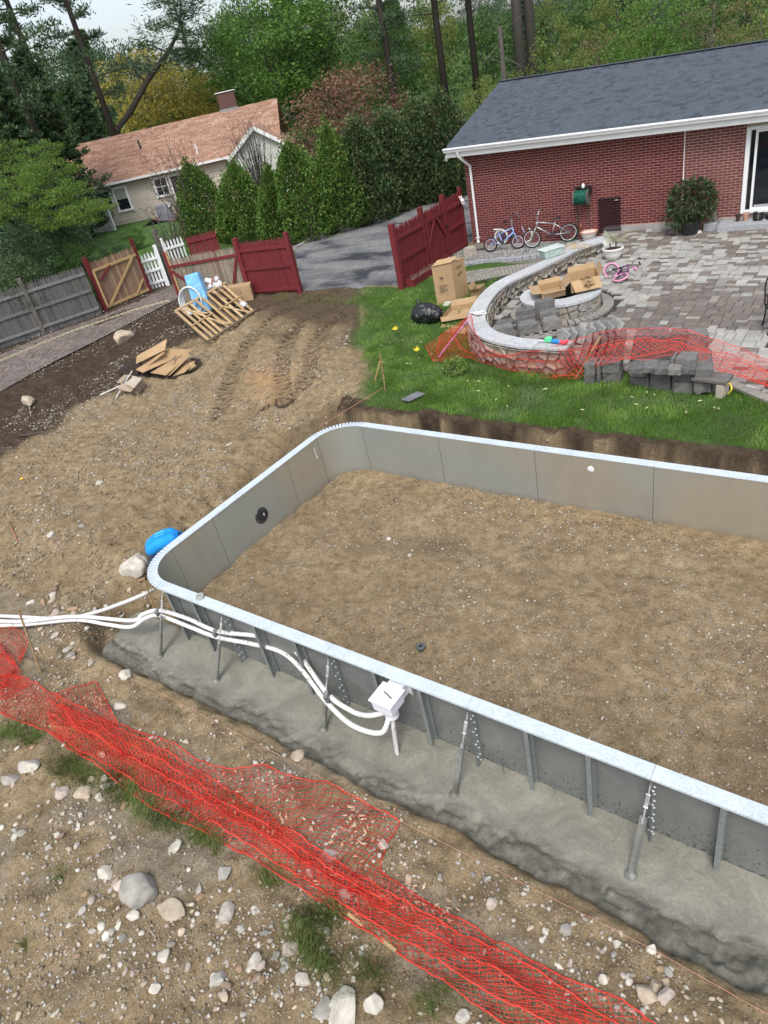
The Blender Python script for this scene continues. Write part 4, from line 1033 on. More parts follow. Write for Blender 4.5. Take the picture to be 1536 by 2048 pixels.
def voronoi(L, Hh, cell_w, cell_h, seed):
    r = random.Random(seed); S = []
    nx_, nz_ = max(1, int(L / cell_w)), max(1, int(Hh / cell_h))
    for i in range(nx_):
        for j in range(nz_): S.append(((i + .5 + r.uniform(-.42, .42)) * L / nx_, (j + .5 + r.uniform(-.38, .38)) * Hh / nz_))
    out = []
    for i, (x, y) in enumerate(S):
        poly = [(0, 0), (L, 0), (L, Hh), (0, Hh)]
        poly = [(max(0, x - cell_w * 2), 0), (min(L, x + cell_w * 2), 0), (min(L, x + cell_w * 2), Hh), (max(0, x - cell_w * 2), Hh)]
        for j, (u, v) in enumerate(S):
            if i == j or abs(u - x) > cell_w * 3.2: continue
            mx, my = (x + u) / 2, (y + v) / 2; nx1, ny1 = u - x, v - y
            new = []
            for a in range(len(poly)):
                p, q2 = poly[a], poly[(a + 1) % len(poly)]
                dp = (p[0] - mx) * nx1 + (p[1] - my) * ny1; dq = (q2[0] - mx) * nx1 + (q2[1] - my) * ny1
                if dp <= 0: new.append(p)
                if dp * dq < 0: f = dp / (dp - dq); new.append((p[0] + (q2[0] - p[0]) * f, p[1] + (q2[1] - p[1]) * f))
            poly = new
            if len(poly) < 3: break
        if len(poly) >= 3: out.append(poly)
    return out
def face_stones(par, path, L, z0, z1, seed, sgn, cw=.20, chh=.14):
    s = np.linspace(0, L, len(path))
    def P(u, z, off):
        x = np.interp(u, s, path[:, 0]); y = np.interp(u, s, path[:, 1]); x2 = np.interp(min(u + .02, L), s, path[:, 0]) - np.interp(max(u - .02, 0), s, path[:, 0]); y2 = np.interp(min(u + .02, L), s, path[:, 1]) - np.interp(max(u - .02, 0), s, path[:, 1])
        l = math.hypot(x2, y2); return Vector((x + sgn * y2 / l * off, y - sgn * x2 / l * off, z0 + z))
    r = random.Random(seed)
    for poly in voronoi(L, z1 - z0, cw, chh, seed):
        cx = sum(p[0] for p in poly) / len(poly); cy = sum(p[1] for p in poly) / len(poly)
        h = r.uniform(.012, .04); mb = MB(); n = len(poly)
        sh = lambda k: [(cx + (p[0] - cx) * k, cy + (p[1] - cy) * k) for p in poly]
        A = [P(*p, -0.05 - .01) for p in sh(.93)]; B = [P(*p, -0.05 + h) for p in sh(.91)]; Cc = [P(p[0], p[1], -0.05 + h + .018) for p in sh(.68)]
        tilt = [P(cx, cy, -0.05 + h + .028 * r.random())]
        mb.add(A + B + Cc + tilt, [(i, (i + 1) % n, n + (i + 1) % n, n + i) for i in range(n)] + [(n + i, n + (i + 1) % n, 2 * n + (i + 1) % n, 2 * n + i) for i in range(n)] + [(2 * n + i, 2 * n + (i + 1) % n, 3 * n) for i in range(n)])
        mb.build('stone', M_stone, par, world=True)
face_stones(seat, IA, ILn, 0.05, .49, 3, 1 if True else -1)
face_stones(seat, OA[55:], OLn * 65 / 120, -0.04, .49, 4, -1)
# fire pit
pc = Vector((-6.45, 14.86, 0)); PR = .90
pit = thing('fire_pit', 'round stone fire pit with a wide pale granite ring on top', 'fire pit', (pc.x, pc.y, .1))
an = np.linspace(0, 2 * PI, 73); ring = lambda r: np.stack([pc.x + r * np.cos(an), pc.y + r * np.sin(an)], -1)
loop_solid(ring(PR), ring(.45), .08, .455, .05, 'core', M_jnt, pit)
for i in range(6): loop_solid(ring(PR)[i * 12:i * 12 + 13], ring(.48)[i * 12:i * 12 + 13], .455, .51, -.01, 'cap_stone', M_cap, pit)
face_stones(pit, ring(PR)[::1], 2 * PI * PR, .1, .452, 9, 1, .22, .17)
for ch_ in list(pit.children): pass
mb = MB(); mb.lathe([(.44, 0), (0, .01)], (0, 0, .05), 24); mb.build('ash', simple('ash', (.012, .012, .012), .95), pit)

# ================================================================ PATIO PAVERS
def in_poly(x, y, P):
    c = False; j = len(P) - 1
    for i in range(len(P)):
        if (P[i][1] > y) != (P[j][1] > y) and x < (P[j][0] - P[i][0]) * (y - P[i][1]) / (P[j][1] - P[i][1]) + P[i][0]: c = not c
        j = i
    return c
front_edge = [(-4.9, 12.0), (-3.9, 11.95), (-2.45, 11.85), (-1.55, 11.2), (0.6, 10.5)]
PAT = [(p[0], p[1]) for p in INN[::-1]] + [(-6.75, 18.95)] + [(c.x, c.y) for c in curbL[5:]] + [(HP(5.85, -.03, 0).x, HP(5.85, -.03, 0).y), (HP(12, -.03, 0).x, HP(12, -.03, 0).y), (0.6, 18)] + front_edge[::-1]
mb = MB(); n = len(PAT); mb.add([(x, y, float(patio_z(x, y)) - .035) for x, y in PAT], [tuple(range(n))])
M_joint = simple('paver_joint', (.045, .042, .036), .95)
patio = mb.build('patio', M_joint); patio['kind'] = 'structure'
pl_l = [(.30, .30, .28), (.345, .335, .31), (.265, .265, .25), (.325, .31, .28), (.38, .37, .34), (.285, .28, .265)]
pl_d = [(.135, .115, .10), (.165, .14, .12), (.115, .105, .095), (.19, .16, .14), (.15, .135, .125)]
pl_m = [(.25, .24, .225), (.21, .205, .195), (.28, .25, .21), (.235, .22, .20)]
M_pl, M_pd, M_pm = varied('paver_pale', pl_l, .8, 25, .15, .25), varied('paver_brown', pl_d, .7, 25, .2, .25), varied('paver_mid', pl_m, .8, 25, .15, .25)
def tone(x, y):
    # pale at the front right and round the white pot, brown across the middle
    nzv = float(fbm(np.array([x]), np.array([y]), 2.2, 2)[0])
    front_pale = y < 13.9 - 0.25 * (x + 3) * 0 + .4 * nzv and x > -3.9
    band = 13.7 < y < 16.4 and x > -5.3
    r = rnd.random()
    if front_pale: return 0 if r < .9 else (1 if r < .94 else 2)
    if band and not (x < -4.6 and y > 15): return 1 if r < .87 else (0 if r < .93 else 2)
    if y <= 13.9: return 2 if r < .4 else (1 if r < .8 else 0)
    if y > 19.2 or (x > -3.7 and y > 18): return 1 if r < .55 else (2 if r < .75 else 0)
    return (0 if r < .52 else 2 if r < .72 else 1)
def pave_ok(a, b, c, d):
    for x in (a, b):
        for y in (c, d):
            if not in_poly(x, y, PAT): return False
            if math.hypot(x - pc.x, y - pc.y) < PR - .05 or abs(math.hypot(x - pc.x, y - pc.y)) < PR + .26: return False
    return True
PV = []; y = 10.6; r_ = 0; rnd2 = random.Random(5)
while y < 21.2:
    hh = .31; x = -8.6 + rnd2.uniform(0, .2); ph = rnd2.random() < .5
    while x < 0.6:
        w = rnd2.choice((.17, .23, .23, .29))
        cut = (.19, .12) if ph else (.12, .19); ph = not ph
        yy = y
        for c_ in cut:
            PV.append((x, x + w, yy, yy + c_)); yy += c_
        x += w
    y += hh
PV = [p for p in PV if pave_ok(p[0] + .02, p[1] - .02, p[2] + .02, p[3] - .02)]
def vis(p):
    c = Vector(((p[0] + p[1]) / 2, (p[2] + p[3]) / 2, .1)); d = c - Vector((0, 0, CAMH)); z = d.dot(Vector(_F))
    u = 768 + FPX * d.dot(Vector(_R)) / z; v = 1024 - FPX * d.dot(Vector(_U)) / z
    return u < 1545 and v > 380
PV = [p for p in PV if vis(p)]
PV.sort(key=lambda p: p[2])
g = .008
def paver_mesh(mat):
    mb = MB(); mb.add([(-.5, -.5, 0), (.5, -.5, 0), (.5, .5, 0), (-.5, .5, 0), (-.5, -.5, .8), (.5, -.5, .8), (.5, .5, .8), (-.5, .5, .8), (-.46, -.45, 1), (.46, -.45, 1), (.46, .45, 1), (-.46, .45, 1)],
        [(0, 1, 5, 4), (1, 2, 6, 5), (2, 3, 7, 6), (3, 0, 4, 7), (4, 5, 9, 8), (5, 6, 10, 9), (6, 7, 11, 10), (7, 4, 8, 11), (8, 9, 10, 11)])
    o = mb.build('paver', mat); me = o.data; bpy.data.objects.remove(o); return me, mb.v, mb.f
PM = [paver_mesh(m_) for m_ in (M_pl, M_pd, M_pm)]
mb = MB()
for i, p in enumerate(PV):
    cx, cy = (p[0] + p[1]) / 2, (p[2] + p[3]) / 2; k = tone(cx, cy); z = float(patio_z(cx, cy)) - .04 + rnd.uniform(-.003, .003)
    sx, sy = p[1] - p[0] - g, p[3] - p[2] - g
    if i < 290: link('paver', PM[k][0], patio, (cx, cy, z), (rnd.uniform(-.012, .012), rnd.uniform(-.01, .01), rnd.uniform(-.01, .01)), (sx, sy, .05))
    else: mb.add([(cx + v[0] * sx, cy + v[1] * sy, z + v[2] * .05) for v in PM[k][1]], PM[k][2], k)
o = mb.build('pavers', [M_pl, M_pd, M_pm], patio); setp(o, kind='stuff')
# ring of grey pavers round the fire pit and the border along kerb and front edge
mb = MB()
for r0, r1, cnt in ((PR + .02, PR + .26, 48),):
    for i in range(cnt):
        a0, a1 = 2 * PI * i / cnt + .01, 2 * PI * (i + 1) / cnt - .01; z = float(patio_z(pc.x, pc.y)) + .004
        mb.prism([(pc.x + r0 * math.cos(a0), pc.y + r0 * math.sin(a0)), (pc.x + r1 * math.cos(a0), pc.y + r1 * math.sin(a0)), (pc.x + r1 * math.cos(a1), pc.y + r1 * math.sin(a1)), (pc.x + r0 * math.cos(a1), pc.y + r0 * math.sin(a1))], z - .05, z, top=.97)
for P_, w in ((list(curbL[5:]), .2), ([Vector((*p_, 0)) for p_ in front_edge], .18)):
    sp = spline(P_, 3) if w == .2 else P_
    acc = []
    for a, b_ in zip(sp[:-1], sp[1:]):
        L_ = (b_ - a).length; k = max(1, int(L_ / .14))
        for i in range(k): acc.append((a.lerp(b_, i / k), a.lerp(b_, (i + 1) / k)))
    for a, b_ in acc:
        c = (a + b_) / 2; d = (b_ - a).normalized(); z = float(patio_z(c.x, c.y)) - .012
        o_ = Vector((d.y, -d.x, 0)) * (.14 if w == .2 else -.03)
        mb.box(Vector((c.x, c.y, z)) + o_, ((b_ - a).length - .008, w, .045), (0, 0, math.atan2(d.y, d.x)))
setp(mb.build('border_pavers', M_pm, patio), kind='stuff')
# narrow paver walk behind the lawn
wk = [G(*p, .1) for p in ((918, 545), (1000, 535), (1050, 531), (1100, 522))]; wk2 = [G(*p, .1) for p in ((918, 569), (985, 561), (1040, 550), (1075, 538))]
mb = MB(); mb.add([tuple(v) for v in wk] + [tuple(v) for v in wk2[::-1]], [tuple(range(8))])
walk = mb.build('walk', M_joint); walk['kind'] = 'structure'
tm, tv, tf = PM[2]
a0, a1, b0, b1 = wk[0], wk[-1], wk2[0], wk2[-1]
cnt = 0
for i in range(22):
    for j in range(5):
        u0, u1, v0, v1 = i / 22, (i + 1) / 22, j / 5, (j + 1) / 5
        sh = .5 / 22 if j % 2 else 0
        f = lambda u, v: (a0.lerp(a1, u)).lerp(b0.lerp(b1, u), v)
        c = f((u0 + u1) / 2 + sh, (v0 + v1) / 2); sx = (f(u1, v0) - f(u0, v0)).length - .01; sy = (f(u0, v1) - f(u0, v0)).length - .01
        d = f(u1, v0) - f(u0, v0); link('paver', tm, walk, (c.x, c.y, .07), (0, 0, math.atan2(d.y, d.x)), (sx, sy, .05))
# boulder and pale block by the downspout
# ================================================================ FENCES AND GATES
def HT(base_px, top_px, z0=0.0):
    P = G(*base_px, z0); D = math.hypot(P.x, P.y); d = ray(*top_px); return CAMH + d[2] * D - z0
woodv = lambda nt: stretch(nt, 6, 6, 0.6)
M_grey = varied('weathered_board', [(.085, .085, .088), (.115, .115, .118), (.065, .064, .066), (.14, .138, .135), (.10, .096, .09)], .9, 12, .35, .4, vec=woodv)
M_greyrail = varied('weathered_rail', [(.17, .17, .165), (.14, .14, .135)], .9, 12, .3, .3)
M_red = varied('dark_red_paint', [(.135, .018, .022), (.15, .022, .026), (.12, .016, .020)], .65, 9, .2, .15, vec=woodv)
M_stain = varied('stained_board', [(.22, .15, .10), (.17, .085, .065), (.26, .18, .11), (.20, .12, .085), (.30, .21, .13)], .85, 10, .3, .3, vec=woodv)
M_new = varied('new_lumber', [(.42, .29, .13), (.48, .34, .16), (.38, .26, .12)], .75, 14, .2, .15)
M_weath = varied('silvered_picket', [(.24, .20, .155), (.19, .155, .12), (.28, .235, .18), (.16, .125, .10), (.22, .15, .12)], .9, 10, .35, .3, vec=woodv)
M_wht = varied('white_picket', [(.66, .67, .68), (.72, .73, .74)], .6, 10, .08, 0)
M_old = simple('old_post', (.12, .11, .095), .95, var=.35, scale=12)
def picket_mesh(mat, point=.06, w=.085, t=.018):
    """unit-height board, tip cut to a point; scale z sets height"""
    mb = MB(); h = 1.0
    a = [(-w / 2, 0), (w / 2, 0), (w / 2, h - point), (w * .12, h), (-w * .12, h), (-w / 2, h - point)]
    vs = [(x, -t / 2, z) for x, z in a] + [(x, t / 2, z) for x, z in a]; n = len(a)
    mb.add(vs, [tuple(range(n)), tuple(range(2 * n - 1, n - 1, -1))] + [(i, n + i, n + (i + 1) % n, (i + 1) % n) for i in range(n)])
    o = mb.build('picket', mat); me = o.data; bpy.data.objects.remove(o); return me
def run(a, b):
    a, b = Vector(a), Vector(b); d = b - a; return d.length, math.atan2(d.y, d.x)
def fence(name, label, cat, a, b, h, pm, railm, postm, posts=(), rails=(), pitch=.095, w=.085, side=-1, group=None, tops=None, jitter=.012, hp=None, rail_w=.09, post_w=.11, base=.04):
    """pickets from a to b; rails on the -y local side (towards the camera when side=-1)"""
    L, an = run(a, b); t = thing(name, label, cat, a, (0, 0, an), group)
    t_mesh = picket_mesh(pm, w=w); n = max(1, int(L / pitch)); dz = b[2] - a[2]
    for i in range(n):
        u = (i + .5) / n; hh = (h if tops is None else tops(u)) + rnd.uniform(-jitter, jitter)
        link('picket', t_mesh, t, (u * L, 0, dz * u + base), (rnd.uniform(-.006, .006), rnd.uniform(-.008, .008), 0), (1, 1, hh - base))
    for z, in_m in [(r if isinstance(r, tuple) else (r, railm)) for r in rails]:
        mb = MB(); mb.bar((0.02, side * .032, z), (L - .02, side * .032, z + dz), .04, rail_w, (0, 0, 1)); bevel(mb.build('rail', in_m, t), .004, 1)
    for u, ph, pmm, pw in [(p + (postm, post_w))[:4] if len(p) == 2 else p for p in posts]:
        mb = MB(); mb.box((u * L, side * .0, (ph - .25) / 2 + dz * u), (pw, pw, ph + .25)); mb.box((u * L, 0, ph + .012 + dz * u - .06), (pw + .01, pw + .01, .02)); bevel(mb.build('post', pmm, t), .005, 1)
    return t, L
def dbar(t, L, p, q, mat, w=.085, side=-1, name='brace'):
    mb = MB(); mb.bar((p[0] * L, side * .055, p[1]), (q[0] * L, side * .055, q[1]), .03, w, Vector((-(q[1] - p[1]), 0, (q[0] - p[0]) * L))); return mb.build(name, mat, t)
A, B, Cc = G(-130, 746, .02), G(90, 670, .02), G(205, 630, .02)
dr_ = (B - A).normalized()
h1 = HT((90, 670), (52, 555), .02)
fence('board_fence', 'long weathered grey board fence left of the red gate post, with three pale rails', 'fence', A, Cc, 1.78, M_grey, M_greyrail, M_old, posts=[((B - A).length / (Cc - A).length, 1.98, M_old, .13), (.22, 1.9, M_old, .13)], rails=(.28, .92, 1.5), pitch=.088, w=.08)
# red post + framed gate leaf with new yellow braces
gl, gr = G(212, 622, .05), G(301, 584, .05)
hg = 1.72
t, L = fence('garden_gate', 'stained picket gate with new yellow lumber frame and diagonal brace, standing open by the path', 'gate', gl, gr, hg, M_stain, M_new, M_red, posts=[(0.0, 1.92, M_red, .13), (1.0, 1.98, M_red, .11)], rails=((.12, M_new), (1.42, M_new)), pitch=.10, w=.092)
dbar(t, L, (.12, .15), (.88, 1.38), M_new); dbar(t, L, (.12, 1.05), (.4, 1.4), M_red, .07); dbar(t, L, (.72, .16), (.93, .55), M_new, .06); dbar(t, L, (.05, .15), (.05, 1.4), M_new, .08, name='stile')
# white picket gate and post
wl_, wr_ = G(303, 586, .02), G(338, 579, .02)
t, L = fence('picket_gate', 'narrow white picket gate beside the round-capped white post', 'gate', G(298, 583, .0), G(337, 571, .0), 1.35, M_wht, M_wht, M_wht, posts=[(1.0, 1.55, M_wht, .12)], rails=(.25, .7, 1.1), pitch=.125, w=.075, side=-1)
a, b = G(345, 545, 0), G(384, 533, 0)
fence('picket_fence', 'white picket fence of the neighbour showing over the red gate', 'fence', a, b, 1.25, M_wht, M_wht, M_wht, posts=[(0, 1.4, M_wht, .1)], rails=(.3, .95), pitch=.125, w=.07)
a, b = G(150, 478, 0), G(232, 462, 0)
fence('picket_fence', 'white picket fence running past the end of the neighbour house behind the green tree', 'fence', G(-40, 500, 0), b, 1.2, M_wht, M_wht, M_wht, posts=[(0, 1.3), (.5, 1.3), (1, 1.3)], rails=(.3, .95), pitch=.16, w=.09)
p = G(345, 566, 0); hp_ = HT((345, 566), (308, 478))
mb = MB(); mb.box((0, 0, 1.0), (.15, .15, 2.1)); setp(bevel(mb.build('fence_post', M_old), .01, 1), 'tall grey weathered post behind the white gate', 'post'); bpy.context.scene.collection.objects[-1].location = p
# swung red gate seen from its weathered back
a, b = G(364, 614, -.02), G(500, 592, .02)
t, L = fence('driveway_gate', 'wide gate leaf of weathered pickets with dark red rails, behind the blue box and pallet', 'gate', a, b, 1.62, M_weath, M_red, M_red, posts=[(0.02, 1.85, M_red, .10), (0.045, 1.85, M_new, .07)], rails=((1.36, M_red),), pitch=.075, w=.068, side=-1)
dbar(t, L, (.03, 1.25), (.25, .75), M_red, .08); dbar(t, L, (.97, 1.3), (.78, .15), M_red, .08); 
a2, b2 = G(503, 591, .02), G(601, 584, .02)
t, L = fence('red_fence', 'solid dark red fence panel left of the driveway with three rails', 'fence', a2, b2, 1.72, M_red, M_red, M_red, posts=[(0.0, 1.86, M_red, .16), (1.0, 1.86, M_red, .14)], rails=(.14, .86, 1.45), pitch=.10, w=.096)
a3, b3 = G(388, 500, 0), G(440, 492, 0)
t, L = fence('red_fence', 'piece of dark red fence showing over the weathered gate pickets', 'fence', G(394, 546, 0), G(452, 532, 0), 1.42, M_red, M_red, M_red, rails=(.4, 1.2), pitch=.10, w=.09)
# right-hand red fence up to the house corner
F0, F1, F2, F3 = Vector((-12.03, 16.52, 0)), Vector((-12.03, 18.05, .02)), Vector((-12.02, 19.28, .06)), Vector((-11.98, 20.34, .10))
def rf(name, label, cat, a, b, **k): return fence(name, label, cat, b, a, 1.72, M_red, M_red, M_red, pitch=.10, w=.096, side=1 if False else 1, **k)
t, L = fence('red_fence', 'dark red fence panel right of the driveway, nearest to the lawn', 'fence', F0, F1, 1.74, M_red, M_red, M_red, posts=[(0.0, 1.86, M_red, .16), (1.0, 1.90, M_red, .13)], rails=(.14, .82, 1.42), pitch=.10, w=.096, side=-1)
t, L = fence('side_gate', 'dark red gate with corner braces between the driveway fence panels', 'gate', F1 + Vector((0, .08, 0)), F2, 1.74, M_red, M_red, M_red, rails=(.14, 1.42), pitch=.10, w=.096, side=-1)
dbar(t, L, (.06, .1), (.06, 1.45), M_red, .08, name='stile'); dbar(t, L, (.94, .1), (.94, 1.45), M_red, .08, name='stile'); dbar(t, L, (.08, .75), (.45, 1.38), M_red, .07); dbar(t, L, (.92, .8), (.6, 1.38), M_red, .07)
mb = MB(); mb.box((L * .98, -.08, 1.05), (.1, .05, .05)); mb.tube([(L * .93, -.11, 1.05), (L * 1.02, -.11, 1.05)], .012, 6); mb.build('latch', M_black, t)
t, L = fence('red_fence', 'dark red fence panel between the side gate and the house corner', 'fence', F2 + Vector((0, .05, 0)), F3, 1.74, M_red, M_red, M_red, posts=[(0.0, 1.90, M_red, .13), (1.0, 1.86, M_red, .1)], rails=(.14, .82, 1.42), pitch=.10, w=.096, side=-1)
# planter along the foot of the panel
t = thing('planter_box', 'low dark red planter box full of dry twigs at the foot of the red fence', 'planter', (-11.78, 17.35, 0))
mb = MB(); mb.box((.13, 0, .14), (.03, 1.5, .28)); mb.box((-.13, 0, .14), (.03, 1.5, .28)); mb.box((0, -.75, .14), (.26, .03, .28)); mb.box((0, .75, .14), (.26, .03, .28)); bevel(mb.build('box', M_red, t), .004, 1)
mb = MB(); mb.box((0, 0, .2), (.22, 1.46, .04)); mb.build('soil_fill', simple('planter_soil', (.09, .07, .055), .95), t)
mb = MB()
for i in range(160):
    y = rnd.uniform(-.7, .7); x = rnd.uniform(-.1, .1); mb.bar((x, y, .2), (x + rnd.uniform(-.08, .1), y + rnd.uniform(-.08, .08), .24 + rnd.random() * .12), .004, .004)
setp(mb.build('twigs', simple('dry_twig', (.22, .17, .13), .9), t), kind='stuff')
# spray bottle hanging on the fence top
c = Vector((-11.85, 20.2, 1.62))
t = thing('spray_bottle', 'white spray bottle hanging on the top of the red fence at the house corner', 'bottle', c)
R = Euler((0, math.radians(-14), .3)).to_matrix()
mb = MB(); mb.lathe([(.045, -.17), (.055, -.16), (.055, -.02), (.02, .03), (.018, .06)], (0, 0, 0), 14, R=R); mb.build('bottle', M_white, t, autos=50)
mb = MB(); mb.box(R @ Vector((-.02, 0, .08)), (.10, .03, .035), R); mb.bar(R @ Vector((-.05, 0, .06)), R @ Vector((-.06, 0, .0)), .015, .015); mb.build('trigger', simple('trigger_cream', (.75, .6, .5), .5), t)
mb = MB(); mb.box(R @ Vector((.02, -.05, -.09)), (.05, .012, .06), R); mb.build('label', simple('bottle_label', (.45, .25, .2), .6), t)
# pale block and boulder by the downspout
M_blk = simple('cut_stone', (.36, .32, .27), .9, var=.25, scale=14)
p = G(942, 513, .1); mb = MB(); mb.prism([(-.19, -.15), (.13, -.2), (.2, .1), (-.1, .2)], 0, .32, top=.8); o = bevel(mb.build('stone_block', M_blk), .02, 2); o.location = (p.x, p.y, .08); setp(o, 'pale cut stone block at the foot of the downspout', 'stone block')

# ================================================================ PALLET, BLUE BOX AND RUBBISH
M_pal = varied('pallet_wood', [(.40, .27, .13), (.46, .33, .18), (.34, .22, .11), (.50, .38, .22), (.30, .19, .10)], .8, 14, .3, .25)
M_pald = varied('pallet_dark', [(.12, .09, .065), (.16, .12, .085)], .9, 14, .3, .25)
B1, B2, T1, T2 = GT(418, 686, .04), GT(513, 623, .04), G(351, 626, .32), G(452, 568, .62)
t = thing('pallet', 'broken yellow wooden pallet leaning over at an angle on the bare dirt', 'pallet', (B1 + B2) / 2)
def bl_(u, v, h=0.0):
    p = (B1.lerp(B2, u)).lerp(T1.lerp(T2, u), v); n = (B2 - B1).cross(T1 - B1).normalized()
    if n.z < 0: n = -n
    return p + n * h
nrm = (B2 - B1).cross(T1 - B1).normalized(); nrm = -nrm if nrm.z < 0 else nrm
for v, mt in ((0.0, M_pald), (1.0, M_pal), (.48, M_pal)):
    for (ua, ub) in (((0, 1.0),) if v != .48 else ((.0, .42), (.52, 1.02))):
        mb = MB(); off = .06 if v == .48 else .055; mb.bar(bl_(ua, v + (.0 if v != .48 else 0), off), bl_(ub, v, off), .085 if v != .48 else .05, .04 if v != .48 else .03, nrm); mb.build('stringer', mt, t, world=True)
us = [0.02, .11, .20, .29, .40, .52, .63, .74, .85, .94]
for i, u in enumerate(us):
    du = rnd.uniform(-.04, .05) * (1 if i in (3, 4, 5, 8, 9) else .2)
    mb = MB(); mb.bar(bl_(u + du, -.02, .025 + .01 * (i % 2)), bl_(u, 1.02, .025), .088, .016, nrm); mb.build('slat', M_pal, t, world=True)
for i, (ua, va, ub, vb) in enumerate(((.10, .95, .36, .55), (.16, .9, .42, .1), (.60, .55, .9, .02), (.70, .95, .78, .6), (.3, .4, .5, .05))):
    mb = MB(); mb.bar(bl_(ua, va, .065), bl_(ub, vb, .05), .07, .014, nrm); mb.build('loose_slat', M_pal, t, world=True)
for i, u in enumerate((.03, .3, .6, .9)):
    mb = MB(); mb.bar(bl_(u, -.01, -.085), bl_(u, 1.0, -.085), .09, .016, nrm); mb.build('bottom_slat', M_pald, t, world=True)
# blue plastic-wrapped box
M_blue = simple('blue_plastic', (.16, .42, .70), .3, var=.25, scale=5, bmp=.25, spec=.6)
p = G(412, 624, .0)
t = thing('wrapped_box', 'light blue box wrapped in clear plastic leaning behind the pallet', 'box', (p.x, p.y, 0), (math.radians(-10), math.radians(-6), math.radians(30)))
mb = MB(); mb.box((0, 0, .62), (.58, .36, 1.24), taper=.84); bevel(mb.build('box', M_blue, t), .06, 3)
mb = MB()
for i in range(7): mb.bar((-.25 + rnd.uniform(0, .1), -.18, .2 + i * .1), (.2 + rnd.uniform(-.1, .05), -.175, .3 + i * .1 + rnd.uniform(-.1, .1)), .012, .006)
mb.build('film_crease', simple('film', (.45, .65, .82), .25), t)
t = thing('hose_coil', 'coil of wide white hose standing against the gate left of the blue box', 'hose', (G(392, 628, 0).x, G(392, 628, 0).y, 0), (math.radians(80), 0, math.radians(25)))
mb = MB()
for i in range(4): mb.tube([(.30 * math.cos(a) * (1 + .1 * i), .30 * math.sin(a) * (1.35 + .05 * i) + .42, .05 * i) for a in [2 * PI * k / 26 for k in range(26)]], .03, 8, closed=True)
mb.build('coil', simple('white_hose', (.55, .58, .58), .5, bmp=0), t, smooth=True)
M_card = varied('cardboard', [(.36, .245, .135), (.40, .28, .16), (.33, .22, .12)], .85, 3, .12, .12, bd=.01)
M_cardd = simple('cardboard_inside', (.27, .18, .10), .9, var=.12, scale=3)
M_tape = simple('parcel_tape', (.40, .30, .19), .4, bmp=0)
M_ink = simple('box_print', (.10, .07, .05), .8, bmp=0)
def carton(name, label, a, b, c, h, flaps=(), inside=.7, wt=.006, lean=(0, 0), up=None, mat=None, closed=False, cat='box', z=None):
    """open box: base corners a,b,c in order round (d = a + c - b), height h"""
    a, b, c = Vector(a), Vector(b), Vector(c); d = a + c - b; u = up or Vector((lean[0], lean[1], 1)).normalized(); mat = mat or M_card
    t = thing(name, label, cat, (a + c) / 2)
    P = [a, b, c, d]; cen = (a + c) / 2
    mb = MB()
    for i in range(4):
        p, q = P[i], P[(i + 1) % 4]; n = (q - p).cross(u).normalized()
        if n.dot(cen - (p + q) / 2) < 0: n = -n
        mb.add([p, q, q + u * h, p + u * h, p + n * wt, q + n * wt, q + n * wt + u * h, p + n * wt + u * h], [(0, 1, 2, 3), (7, 6, 5, 4), (3, 2, 6, 7), (0, 4, 5, 1), (0, 3, 7, 4), (1, 5, 6, 2)])
    mb.add([x + u * .004 for x in P], [(0, 1, 2, 3)])
    mb.build('carton', mat, t, world=True)
    for i, ang, ln in flaps:
        p, q = P[i] + u * h, P[(i + 1) % 4] + u * h; out = (q - p).cross(u).normalized()
        if out.dot(cen - (P[i] + P[(i + 1) % 4]) / 2) > 0: out = -out
        d_ = out * math.cos(ang) + u * math.sin(ang); e = (q - p) * .03
        MB().sheet([p + e * .3, q - e * .3, q - e + d_ * ln, p + e + d_ * ln], .005).build('flap', mat, t, world=True)
    if closed:
        MB().sheet([x + u * h for x in P], .006).build('lid', mat, t, world=True)
    return t
# big upright carton on the lawn
a, b, c = G(875, 612, 0), G(913, 604, 0), G(938, 592, 0)
bh = HT((875, 612), (857, 532)) 
t = carton('tall_carton', 'tall closed brown cardboard carton standing on the lawn by the red fence', a, b, c, bh * .96, closed=True, lean=(-.02, .02))
nb = (b - a).cross(Vector((0, 0, 1))).normalized(); nb = nb if nb.y < 0 else -nb; nc = (c - b).cross(Vector((0, 0, 1))).normalized(); nc = nc if nc.x > 0 else -nc
mb = MB()
for i in range(6): q = a.lerp(b, .22 + .02 * (i % 2)) + nb * .006 + Vector((0, 0, bh * (.30 + .035 * i))); mb.bar(q, q + (b - a) * (.42 if i % 3 else .25), .004, .008, (0, 0, 1))
q = a.lerp(b, .4) + nb * .006 + Vector((0, 0, bh * .66)); mb.box(q, (.09, .01, .035), (0, 0, .2))
for i in range(3): q = b.lerp(c, .4 + .12 * i) + nc * .006 + Vector((0, 0, bh * (.62 + .02 * i))); mb.box(q, (.01, .03, .05), (0, 0, 0))
q = b.lerp(c, .3) + nc * .006 + Vector((0, 0, bh * .8)); mb.bar(q, q + (c - b) * .4 + Vector((0, 0, .02)), .004, .02)
mb.build('print', M_ink, t, world=True)
mb = MB(); m0 = a.lerp(b, .0) + (c - b) * .5 + Vector((0, 0, bh * .96 + .008)); mb.bar(m0, m0 + (b - a), .055, .003); mb.build('tape', M_tape, t, world=True)
t2 = MB().sheet([a + Vector((0, 0, bh * .96 + .012)), a + Vector((0, 0, bh * .96 + .012)) + (b - a) * 1.0, a + (b - a) + (c - b) * .5 + Vector((0, 0, bh + .06)), a + (c - b) * .5 + Vector((0, 0, bh + .06))], .005).build('flap', M_card, t, world=True)
